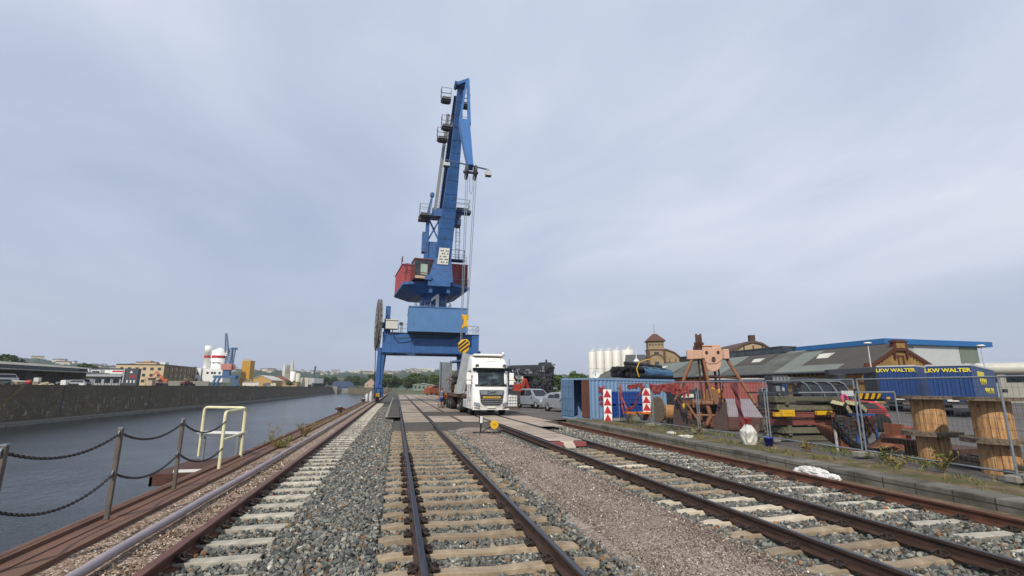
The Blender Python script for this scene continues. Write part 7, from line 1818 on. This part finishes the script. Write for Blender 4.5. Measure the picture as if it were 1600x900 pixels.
# yellow silo
ys_ = thing('yellow_silo','tall yellow box silo on legs beyond the dock crane','silo',(-93.9,344,B), R_(-14))
yl = paint('silo_yellow','#c0912c',.5,.08,.4,streak=.2)
b = MB(); b.box(-2.7,2.7,-2.6,2.6,4.6,16.2)
for k in range(9): b.box(-2.7+.64*k,-2.5+.64*k,-2.7,-2.6,4.6,16.2)
b.build('hopper', yl, ys_); b = MB()
for x in (-2.4,2.4):
    for y in (-2.4,2.4): b.bar((x,y,0),(x,y,4.6),.45)
b.bar((-2.4,-2.4,0),(2.4,-2.4,4.6),.25); b.bar((2.4,-2.4,0),(-2.4,-2.4,4.6),.25); b.box(-5.2,-2.6,-1,1,.2,4.6); railing(b,[(-2.6,-2.5,16.2),(0,-2.5,16.2),(2.6,-2.5,16.2)],1.0,.07); b.build('support_frame', yl, ys_)
def shed(name, label, x0, x1, y0, y1, h, hr, wmat, rmat, z=None, cat='building', win=0):
    o = thing(name, label, cat, (x0,y0,B if z is None else z))
    w, d = x1-x0, y1-y0
    b = MB(); b.box(0,w,0,d,0,h)
    if hr > 0: b.prism([(0,0,h),(w,0,h),(w/2,0,h+hr*.98)],(0,d,0))
    b.build('wall', wmat, o)
    b = MB()
    if hr > 0:
        e = .4
        b.prism([(-e,-e,h-.15),(w/2,-e,h+hr),(w/2,-e,h+hr+.25),(-e,-e,h+.1)],(0,d+2*e,0)); b.prism([(w+e,-e,h-.15),(w/2,-e,h+hr),(w/2,-e,h+hr+.25),(w+e,-e,h+.1)],(0,d+2*e,0))
    else: b.box(-.2,w+.2,-.2,d+.2,h,h+.3)
    b.build('roof', rmat, o)
    for k in range(win):
        b = MB(); x = w*(k+.5)/win-.5; b.box(x,x+1.0,-.06,-.002,h*.4,h*.4+1.1); b.build('window', MT['window'], o)
    return o
oc = paint('ochre_wall','#b8945a',.8,.08,.4); rdr = paint('red_tile_roof','#834436',.8,.12,.6)
shed('storage_shed','ochre shed with white roof behind the yellow silo',-102.5,-88.5,384,420,4.4,3.4,oc,MT['offwhite'])
shed('house','ochre house with red tiled roof left of the concrete plant',-104,-91.5,440,462,5.2,3.2,oc,rdr,win=4)
shed('low_house','low ochre annexe between house and canal wall',-84,-74,400,412,3.2,.0,paint('annexe_wall','#a08a60',.8,.1,.4),MT['dgrey'],win=2)
cpn = thing('concrete_plant','pale concrete mixing plant with twin silos and a conveyor','mixing plant',(-94.6,467,B)); cpn.scale = (1.25,1.25,1.42)
cg = paint('plant_cream','#c4c0b0',.6,.08,.3,streak=.12)
b = MB(); b.lathe((-2.6,0,0),[(1.2,0),(1.2,11.5),(.6,14)],18); b.lathe((2.2,0,0),[(1.2,0),(1.2,12.5),(.5,16)],18); b.box(-1.2,1.2,-1.2,1.2,4,8); b.box(-.4,.4,-1,1,8,13); b.box(-2,2,-2.2,2,1.2,4.5); b.build('silo_pair', cg, cpn)
b = MB(); b.bar((-9,-3,1.0),(-3,-1,6.5),.9,.6); lattice(b,(.0,-1.4,4),(.0,-1.4,13.5),.7,.5,7,.15); b.build('conveyor', MT['grey'], cpn)
b = MB(); b.box(-1.4,1.6,-2.9,-2.21,1.5,3.6); b.build('cabin', MT['white'], cpn)
for x, r, h, l_ in ((-90,2.1,12.6,'white storage silo right of the concrete plant'),(-85.6,1.9,11.2,'grey white storage silo nearest the pale box building')):
    s_ = thing('silo', l_, 'silo', (x,464,B)); b = MB(); b.lathe((0,0,0),[(r,0),(r,h),(0,h+.8)],22); b.build('shell', wh_ if x < -88 else cg, s_); b = MB(); railing(b,[(r*.7*math.cos(a),r*.7*math.sin(a),h+.3) for a in (3.4,4.1,4.8,5.5)],1,.06); b.build('railing', MT['galv'], s_)
pb = thing('box_building','pale cream and grey box building near the lock','building',(-86.5,482,B))
b = MB(); b.box(0,6.7,0,16,0,8.1); b.build('wall', paint('cream_box','#c6c1ac',.7,.05,.3), pb); b = MB(); b.box(6.7,12,.5,16,2.0,7.9); b.build('grey_wing', paint('grey_box','#aeb0b0',.7,.05,.3), pb); b = MB(); b.box(12,20,-2,14,3.6,7.6); b.box(10,20.4,-2.5,14,3.1,3.6); b.build('overhang', paint('slate_box','#7f8588',.7,.06,.3), pb)
b = MB()
for x in (11,15,19.4): b.box(x,x+.4,-1.5,-1.1,0,3.1)
b.box(11,19.8,4,13,0,3.1); b.build('ground_floor', MT['dgrey'], pb)
mc = thing('mast_crane','slim dark blue mast crane behind the pale box building','crane',(-82.6,528,B)); b = MB(); b.bar((0,0,0),(.3,0,17),1.0); b.bar((.3,0,14),(.9,0,20),1.5,1.3); b.build('mast', MT['darkblue'], mc); b = MB(); b.box(0,1.6,-.6,.6,19,20.4); b.build('head', MT['dgrey'], mc)
lk = thing('lock_gate_bridge','dark blue lock gate bridge at the end of the canal','bridge',(-59,480,0))
b = MB(); b.prism([(-1,0,1.6),(19.0,0,1.6),(19.0,0,6.6),(2.6,0,6.9)],(0,5,0)); b.build('deck', paint('bridge_blue','#3a4d6c',.6,.1,.3), lk); b = MB(); b.box(-1.5,20,-.2,5.2,.9,1.6)
for k in range(10): b.box(1.5+1.75*k,1.65+1.75*k,-.08,-.002,1.6,6.4)
b.build('girder', MT['darkblue'], lk)
sh_ = MB(); sh_.box(-54,-40,500,503,-5,-.2); tag(sh_.build('gate_sill', MT['conc_g']),'pale concrete sill seen under the blue lock bridge','sill')
# --- things parked on the far bank
def vehicle(name, label, loc, rz, L, Wd, H, mat, cat, cabin=.55, wheels=True):
    v = thing(name, label, cat, loc, rz)
    b = MB(); b.box(-L/2,L/2,-Wd/2,Wd/2,.3,H*cabin+.1); b.prism([(-L/2+.15*L,-Wd/2+.05,H*cabin+.1),(L/2-.05*L,-Wd/2+.05,H*cabin+.1),(L/2-.14*L,-Wd/2+.12,H),(-L/2+.3*L,-Wd/2+.12,H)],(0,Wd-.1,0)); b.build('body', mat, v, bevel=.06)
    b = MB(); b.prism([(-L/2+.22*L,-Wd/2+.0,H*cabin+.15),(L/2-.1*L,-Wd/2+.0,H*cabin+.15),(L/2-.16*L,-Wd/2+.05,H-.12),(-L/2+.33*L,-Wd/2+.05,H-.12)],(0,.1,0)); b.build('side_window', MT['glass'], v)
    for x in (-L*.32,L*.32):
        w = MB()
        for y in (-Wd/2+.1,Wd/2-.1): w.cyl((x,y-.1,.33),(x,y+.1,.33),.33,n=14)
        w.build('wheel', MT['tyre'], v)
    return v
silv = cmat('silver_far','#8e949c',metal=.2)
vehicle('camper_van','white camper van at the left edge on the far bank',(-92.5,142,B),R_(75),6.5,2.2,2.6,MT['white'],'camper',.62)
vehicle('parked_car','grey car left of the white tent on the far bank',(-88.6,136,B),R_(40),4.2,1.8,1.3,cmat('greycar','#5d625f'),'car')
vehicle('parked_car','silver car in the middle of the far bank before the warehouse',(-84.5,152,B),R_(30),4.3,1.8,1.35,silv,'car')
vehicle('parked_car','second silver car beside the first on the far bank',(-82.0,151,B),R_(20),4.2,1.8,1.4,cmat('silver_far2','#a2a6ac',metal=.2),'car')
vehicle('parked_car','small white van before the lean-to of the grey office',(-95.5,180,B),R_(5),4.4,1.9,1.9,MT['white'],'van')
vehicle('parked_car','dark blue car by the corner of the grey office',(-97.0,172,B),R_(50),4.2,1.8,1.4,cmat('bluecar','#26384f'),'car')
rk = thing('red_cistern','round red cistern lying on the far bank before the warehouse','cistern',(-86.1,141,B)); b = MB(); b.ball((0,0,.62),.6,18,12,(1.1,1,1)); b.build('tank', cmat('cistern_red','#a8322c'), rk); b = MB(); b.box(-.5,.5,-.4,.4,0,.2); b.cyl((.3,0,1.1),(.3,0,1.35),.1,n=10); b.build('saddle', MT['dgrey'], rk)
tn = MB(); tn.prism([(-89.6,140,B+.7),(-86.9,140,B+.7),(-87.2,140,B+1.05),(-89.1,140,B+1.05)],(0,2.4,0)); tn.box(-89.2,-87.1,140.2,142.2,B+.25,B+.7) ; tag(tn.build('boat_cover', MT['offwhite']),'white covered trailer boat left of the red cistern','boat')
wb2 = MB(); wb2.box(-88.0,-86.8,138.5,139.6,B,B+.8); tag(wb2.build('crate_stack', paint('beige_crate','#94826a',.8,.15,1)),'beige crates standing right before the red cistern','crates')
tk2 = thing('water_tank','small white water tank on a stand beside the red cistern','tank',(-84.5,141,B)); b = MB(); b.box(-.55,.55,-.5,.5,.75,1.75); b.build('tank_body', MT['offwhite'], tk2, bevel=.1); b = MB(); b.box(-.6,.6,-.55,.55,0,.75); b.build('stand', paint('stand_grey','#7d7a6c',.8,.15,1), tk2)
for (x,y,s,l_) in ((-81.5,139,.8,'pale heap of sand on the far bank'),(-90.5,138,.8,'grey heap of gravel beside the camper')):
    b = MB(); blob_cloth(b,(x,y,B),s*1.6,s,s*.8,x,18); tag(b.build('sand_heap', paint('heap_sand','#a59a80',.9,.15,2)), l_, 'heap')
for (x,y,l_) in ((-78.9,141,'white pallet box before the grey office'),(-75.0,141,'low white box on the far bank edge')):
    b = MB(); b.box(-.55,.55,-.5,.5,.1,1.2 if x < -76 else .45); b.box(-.6,.6,-.55,.55,0,.1); o = b.build('pallet_box', MT['white'], bevel=.05); o.location = (x,y,B); tag(o, l_, 'box')
ex = thing('excavator','orange excavator with folded arm before the beige warehouse','excavator',(-99.5,242,B), R_(10))
oxm = cmat('excavator_orange','#b8603c',rust=.1)
b = MB(); b.box(-1.2,2.0,-1.2,1.2,1.4,2.9); b.box(-.9,.6,-1.0,.2,2.9,3.7); b.build('house', oxm, ex, bevel=.1)
b = MB(); b.box(-2,2,-1.4,-.8,.1,1.2); b.box(-2,2,.8,1.4,.1,1.2); b.build('track', MT['dgrey'], ex, bevel=.1)
b = MB(); b.bar((.8,0,2.9),(-2.6,0,6.0),.5,.6,.4,.5); b.bar((-2.6,0,6.0),(-4.2,0,3.4),.4,.5,.3,.4); b.build('boom', oxm, ex)
b = MB(); b.box(-4.8,-3.8,-.5,.5,2.4,3.5); b.build('bucket', MT['dgrey'], ex, bevel=.1)
wl = thing('wheel_loader','red wheel loader with beige roof by the grey yard wall','loader',(-90.0,242,B), R_(60))
b = MB(); b.box(-2.0,2.1,-1.1,1.1,.8,1.8); b.box(-.5,.9,-.7,.7,1.8,2.1); b.build('body', paint('loader_red','#6e2c28',.5,.15,1), wl, bevel=.1); b = MB(); b.box(-.9,1.3,-1.0,1.0,2.9,3.1)
for x in (-.5,.9):
    for y in (-.7,.7): b.bar((x,y,2.0),(x,y,2.9),.1)
b.build('cab_roof', paint('loader_roof','#b5a78c',.6), wl)
for x in (-1.3,1.4):
    b = MB()
    for y in (-1.05,1.05): b.cyl((x,y-.25,.7),(x,y+.25,.7),.7,n=18)
    b.build('wheel', MT['tyre'], wl)
b = MB(); b.bar((1.8,0,1.4),(3.1,0,.6),.4); b.box(2.8,3.4,-1.2,1.2,.1,.9); b.build('bucket', MT['dgrey'], wl)
lg = MB(); lg.box(-102.5,-100.8,236,239,B,B+3.2); lg.box(-103.2,-99.8,235,240,B+3.2,B+3.6); lg.bar((-103,236,B),(-104,237,B+3.2),.5); tag(lg.build('loading_hopper', paint('hopper_cream','#b9a58a',.7,.12,.6)),'cream loading hopper between dark office tower and excavator','hopper')
for (x,y,L,h,hx,l_) in ((-87.5,330,9,2.2,'#d6d4cc','white box trailer parked right of the dock crane'),(-84,360,8,2.0,'#cfc8b4','cream van parked below the yellow silo')):
    vehicle('parked_van', l_, (x,y,B), R_(8), L, 2.3, h+.4, cmat('van'+hx[1:],hx), 'van', .8)

# ================================================================== TREES
def tree_proto(name, label, h, r, seed, cols, loc, n=2600, leaf=.42, cat='tree', squash=.8):
    R9 = random.Random(seed); T = thing(name, label, cat, loc)
    tr_ = MB(); pts = [Vector((0,0,0)),Vector((.05*h*R9.uniform(-1,1)*.3,0,h*.25)),Vector((0,.03*h*R9.uniform(-1,1),h*.5)),Vector((0,0,h*.8))]
    tr_.tube(pts,[h*.03,h*.022,h*.016,h*.006],8)
    cl = []
    for k in range(26):
        a = R9.uniform(0,6.28); e = R9.uniform(.0,1.0); rr_ = r*(R9.random()**.5)*.8*math.sqrt(max(.12,1-(2*e-1)**2*.85))
        c = Vector((rr_*math.cos(a), rr_*math.sin(a), h*(.30+.60*e))); cl.append((c, r*R9.uniform(.22,.42)))
        if k < 12:
            s0 = Vector((0,0,h*R9.uniform(.2,.5))); tr_.tube([s0, s0.lerp(c,.5)+Vector((0,0,.04*h)), c],[h*.010,h*.007,h*.003],5)
    tr_.build('trunk', cmat('bark','#4a3c30',var=.2), T)
    V = []; F = []
    for i in range(n):
        c, cr = cl[R9.randrange(len(cl))]
        d = Vector((R9.gauss(0,1),R9.gauss(0,1),R9.gauss(0,1))); d.normalize(); p = c+Vector((d.x,d.y,d.z*squash))*cr*(.55+.5*R9.random())
        u = Vector((R9.gauss(0,1),R9.gauss(0,1),R9.gauss(0,1)+.4)).normalized(); w = u.orthogonal().normalized(); q = u.cross(w); s_ = leaf*R9.uniform(.6,1.3)
        a = R9.uniform(0,3.14); w2 = w*math.cos(a)+q*math.sin(a); q2 = u.cross(w2); k = len(V)
        V += [p-w2*s_-q2*s_*.15, p+q2*s_*.55, p+w2*s_+q2*s_*.1, p-q2*s_*.5]; F.append((k,k+1,k+2,k+3))
    b = MB(); b.add(V,F); b.build('crown', cols, T); return T
M_L1 = leafmat('leaf_dark', ('#2c3a1c','#3f5226','#566a34')); M_L2 = leafmat('leaf_mid', ('#35451f','#4c6029','#667a3a')); M_L3 = leafmat('leaf_olive', ('#3f4a24','#5a6631','#78824a'))
tA = tree_proto('broadleaf_tree','round dark tree behind the blue container, left of the white silos',9.5,5.2,1,M_L2,(45.6,120,-.3),3600,.45); tA.scale = (.6,.6,.66)
tB = tree_proto('broadleaf_tree','broad dark tree beside the lock gate bridge',8.5,5.0,2,M_L1,(-28,450,1.0),3000,.5)
tC = tree_proto('broadleaf_tree','tall dark tree right of the crane foot',9,4.2,3,M_L1,(14,300,.0),2800,.5)
TL = []
def tcopy(src, x, y, z, s, label, group=None): TL.append(copy_tree(src, loc=(x,y,z), rz=rnd.uniform(0,6.28), label=label, group=group, scale=(s*rnd.uniform(.9,1.2),s*rnd.uniform(.9,1.2),s)))
g1 = 'dark trees in a row beyond the end of the tracks'; lab1 = 'dark tree in the row beyond the end of the tracks'
tC['label'] = lab1; tC['group'] = g1
for k in range(17):
    src = (tB,tC,tA)[k%3]; tcopy(src, -4+5.2*k+rnd.uniform(-1.5,1.5), 300+rnd.uniform(-15,25), -.3, rnd.uniform(.85,1.25), lab1, g1)
g2 = 'dark trees beside the lock'; lab2 = 'dark tree among those beside the lock bridge'
tB['label'] = lab2; tB['group'] = g2
for (x,y,s) in ((-34,455,1.2),(-22,452,1.3),(-16,440,1.2),(-66,486,1.1),(-60.5,496,1.2),(-9,430,1.3),(-42,520,1.4),(-72,500,1.1),(-48,540,1.4)): tcopy((tB,tC)[int(s*10)%2], x, y, 1.0, s, lab2, g2)
for (x,y,z,s,l_) in ((-158,245,B,1.45,'dark rounded tree rising behind the left end of the warehouse'),(-127,240,B,1.05,'narrow dark tree behind the grey office'),(-138,300,B,1.2,'dark tree at the left corner of the beige warehouse'),(21.0,74,-.2,.45,'dark tree partly hidden behind the black machine'),(38,118,-.2,.6,'small dark tree left of the round tree by the silos'),(42,116,-.2,.45,'low bush at the foot of the round tree by the silos'),(-76,384,B,.45,'low green bush on the bank before the ochre house'),(-84,440,B,.5,'low green bush on the bank near the concrete plant')):
    tcopy((tA,tB)[int(s*100)%2], x, y, z, s, l_)
# ================================================================== FAR BEYOND THE TRACKS
shed('green_shed','low green grey shed at the far end of the tracks',8.5,19,262,274,3.0,.6,paint('green_grey','#7b8a78',.7,.08,.3),MT['lgrey'],0,win=5)
shed('cottage','pale cottage with grey roof beside the crane foot',-26.5,-17.0,430,444,3.6,4.2,paint('cottage_wall','#b59c88',.8,.06,.3),paint('cottage_roof','#6a6164',.8,.1,.4),1.2,win=2)
exb = thing('excavator','small orange excavator at the far end of the tracks','excavator',(15.0,152,0)); b = MB(); b.box(-1,1,-1,1,1.0,2.6); b.build('house', MT['orange'], exb, bevel=.1); b = MB(); b.bar((-.6,0,2.2),(-.9,0,4.6),.4); b.bar((-.9,0,4.6),(.9,0,4.2),.4); b.bar((.9,0,4.2),(1.4,0,2.2),.3); b.build('boom', MT['orange'], exb); b = MB(); b.box(-1.5,1.5,-1.2,-.6,0,1.0); b.box(-1.5,1.5,.6,1.2,0,1.0); b.build('track', MT['dgrey'], exb, bevel=.1)
sp2 = thing('scrap_wall','rust brown heap of scrap inside a steel bay left of the grey gantry','scrap bay',(0,0,0))
b = MB(); b.box(9.0,17.5,95,96,0,3.3); b.box(9.0,9.6,80,95,0,3.1)
for k in range(12): b.box(8.9,9.0,80.2+1.25*k,80.6+1.25*k,0,3.15)
b.build('steel_bay', MT['rust'], sp2)
b = MB(); r11 = random.Random(2)
for k in range(170):
    p = Vector((r11.uniform(10,17),r11.uniform(82,95),r11.uniform(1.0,3.6))); d = Vector((r11.uniform(-1,1),r11.uniform(-1,1),r11.uniform(-.4,.6))); b.bar(p,p+d,r11.uniform(.08,.35),r11.uniform(.05,.3))
b.build('scrap', MT['rust2'], sp2)
ws2 = MB(); ws2.prism([(14.2,118,3.0),(17.2,118,2.7),(16.4,118,4.3),(14.6,118,5.2)],(0,2,0)); ws2.box(14.6,17.0,118.2,119.8,0,3.0); tag(ws2.build('white_chute', MT['white']),'tilted white chute standing before the far trees','chute')
for (x,y,hx,l_) in ((11.5,128,'#6e2a20','red brown loader by the scrap bay'),(8.9,120,'#8a4a2a','rusty tipper trailer by the scrap bay')):
    vehicle('site_vehicle', l_, (x,y,0), R_(30), 4.5, 2, 2.2, cmat('site'+hx[1:],hx), 'site vehicle', .7)
for (x,y,l_) in ((-4.6,74,'white bollard like object on the quay near the crane foot'),):
    o = thing('gas_cylinder', 'pale gas cylinders standing on the quay beside the crane foot', 'cylinder', (-3.2,66,-.05)); b = MB()
    b.lathe((0,0,0),[(.2,0),(.2,1.0),(.08,1.2),(.08,1.3),(0,1.3)],12); b.lathe((-.5,.2,0),[(.2,0),(.2,.8),(.08,1.0),(0,1.0)],12); b.build('body', MT['lgrey'], o)
# ---- hills with far houses
t = NT('hill_woods'); n = t.noise(.012, None, 8, .65); n2 = t.noise(.06, None, 6, .7)
M_HILL = t.fin(t.mix(t.ramp(n2,[(.4,0.),(.6,.85)]), t.ramp(n,[(.3,'#2f3f2c'),(.5,'#40503a'),(.62,'#6a7050'),(.75,'#8d8a68')]), '#2a3828'), .95, 0, None, .05)
def hill_z(a, d):   # a: bearing degrees from +Y (negative = left), d: 0..1 from foot to crest
    h = 54+7*math.sin(a*.11+1)+4*math.sin(a*.31)+2.5*noise.noise(Vector((a*.9,d*3,0)))*2
    if a < -14: h += (min(-a,32)-14)*1.15
    if a > 16: h *= max(.45, 1-(a-16)*.02)
    return h*(1-(1-d)**2)
def hill(u, v):
    a = -62+130*u; D = 900+1500*v; z = hill_z(a, min(1,v*1.35)) + (6*noise.noise(Vector((a*2.1,v*7,3)))+5*noise.noise(Vector((a*6,v*13,3)))+4*noise.noise(Vector((a*17,v*30,5))))*min(1,v*2)
    return (D*math.sin(R_(a)), D*math.cos(R_(a)), z-1)
b = MB(); b.grid(hill, 900, 40); tag(b.build('hills', M_HILL), kind='structure')
hm = [paint('far_wall_a','#c9c2b2',.8,.03,1,streak=0,bump=0), paint('far_wall_b','#b8a890',.8,.03,1,streak=0,bump=0)]; hr_ = [paint('far_roof_a','#5f4640',.8,.05,1,streak=0,bump=0), paint('far_roof_b','#6b6664',.8,.05,1,streak=0,bump=0)]
hs = []
for i in range(2):
    for j in range(2):
        b = MB(); b.box(-7,7,-5,5,-3,6); b.mat(1).prism([(-7.5,-5.5,6),(7.5,-5.5,6),(7.5,0,9.5),(-7.5,0,9.5)],(0,.01,0)) if False else b.mat(1).add([(-7.5,-5.5,6),(7.5,-5.5,6),(7.5,0,9.5),(-7.5,0,9.5),(-7.5,5.5,6),(7.5,5.5,6)],[(0,1,2,3),(3,2,5,4),(0,3,4),(1,5,2)])
        hs.append((b,i,j))
pro = []
R12 = random.Random(77); nh = 0
for k in range(170):
    a = R12.choice((R12.uniform(-48,-24),R12.uniform(-30,14),R12.uniform(-14,4))); v = R12.uniform(.3,.66); D = 900+1500*v
    p = Vector(hill((a+62)/130, v)); 
    kk = R12.randrange(4)
    while len(pro) < 4:
        bb_,i,j = hs[len(pro)]; pro.append(bb_.build('hill_house',[hm[i],hr_[j]]))
    if nh < 4: o = pro[nh]
    else: o = pro[kk].copy(); COL.objects.link(o)
    o.location = p; o.rotation_euler = (0,0,R12.uniform(-.6,.6)); s_ = R12.uniform(.35,.7); o.scale = (s_*R12.choice((1,1,1.8,2.6)),s_,s_); nh += 1
    tag(o,'far house on the wooded hillside beyond the harbour','house','far houses on the hillside')
for (a,v,L,l_) in ((-3.5,.55,110,'long pale row of blocks on the far hill left of the crane'),(3.2,.4,60,'pale apartment block on the far hill right of the crane foot'),(6.0,.45,50,'cream apartment block on the far hill above the tree row')):
    p = Vector(hill((a+62)/130, v)); b = MB(); 
    for k in range(int(L/14)): b.box(-L/2+14*k,-L/2+14*k+12.5,-5,5,-4,7+2*((k*7)%3))
    o = b.build('apartment_row', hm[0]); o.location = p; tag(o, l_, 'building')
# ---- grass and weeds along the kerb and fence
def grass(name, spots, seed, mat):
    g = random.Random(seed); V = []; F = []
    for (x0,x1,y0,y1,n,h) in spots:
        for i in range(n):
            x = g.uniform(x0,x1); y = g.uniform(y0,y1)
            if noise.noise(Vector((x*1.1,y*.8,3))) < -.02: continue
            for j in range(g.randint(4,8)):
                a = g.uniform(0,6.28); hh = h*g.uniform(.4,1.2); l = Vector((math.cos(a),math.sin(a),0)); w = Vector((-l.y,l.x,0))*.006; p = Vector((x+g.uniform(-.05,.05),y+g.uniform(-.05,.05),.04))
                k = len(V); V += [p-w, p+w, p+l*hh*.35+Vector((0,0,hh*.7))+w*.7, p+l*hh*.7+Vector((0,0,hh))]; F.append((k,k+1,k+2,k+3))
    b = MB(); b.add(V,F); o = b.build(name, mat); tag(o, kind='stuff'); return o
grass('grass', [(10.2,12.2,5,27,300,.11),(11.7,12.5,5,26,340,.16),(9.7,10.3,5,27,70,.08),(-3.5,-3.2,12,60,160,.10)], 4, MT['leafweed'])
grass('dry_grass', [(10.0,12.3,5,27,150,.14),(-3.5,-3.2,15,45,60,.12)], 5, MT['leafyel'])
for k,(x,y,h) in enumerate(((11.75,23.6,.45),(11.5,17.2,.38),(11.85,10.0,.42),(11.6,12.2,.25),(11.7,8.6,.5),(11.4,9.3,.22))):
    weed('weed', ('bushy green weed by the fence foot under the blue bins','bushy weed on the verge before the grab','green weed on the verge by the curved chute','low weed between chute and beam stack','tall thin weed before the left cable drum stack','small weed at the kerb before the cable drums')[k], (x,y,.04), h, 12, 30+k, MT['leafweed'] if k % 2 == 0 else MT['leafyel'], .32)

hz = MB(); hz.box(-3200,3200,-140,3300,-7,180)
hm_ = bpy.data.materials.new('haze_air'); hm_.use_nodes = True; hn = hm_.node_tree; hn.nodes.clear()
pv = hn.nodes.new('ShaderNodeVolumePrincipled'); pv.inputs['Color'].default_value = (.80,.87,1,1); pv.inputs['Density'].default_value = .00018; pv.inputs['Anisotropy'].default_value = .2
ho = hn.nodes.new('ShaderNodeOutputMaterial'); hn.links.new(pv.outputs[0], ho.inputs['Volume'])
tag(hz.build('haze', hm_), kind='stuff')
SC.cycles.volume_bounces = 0
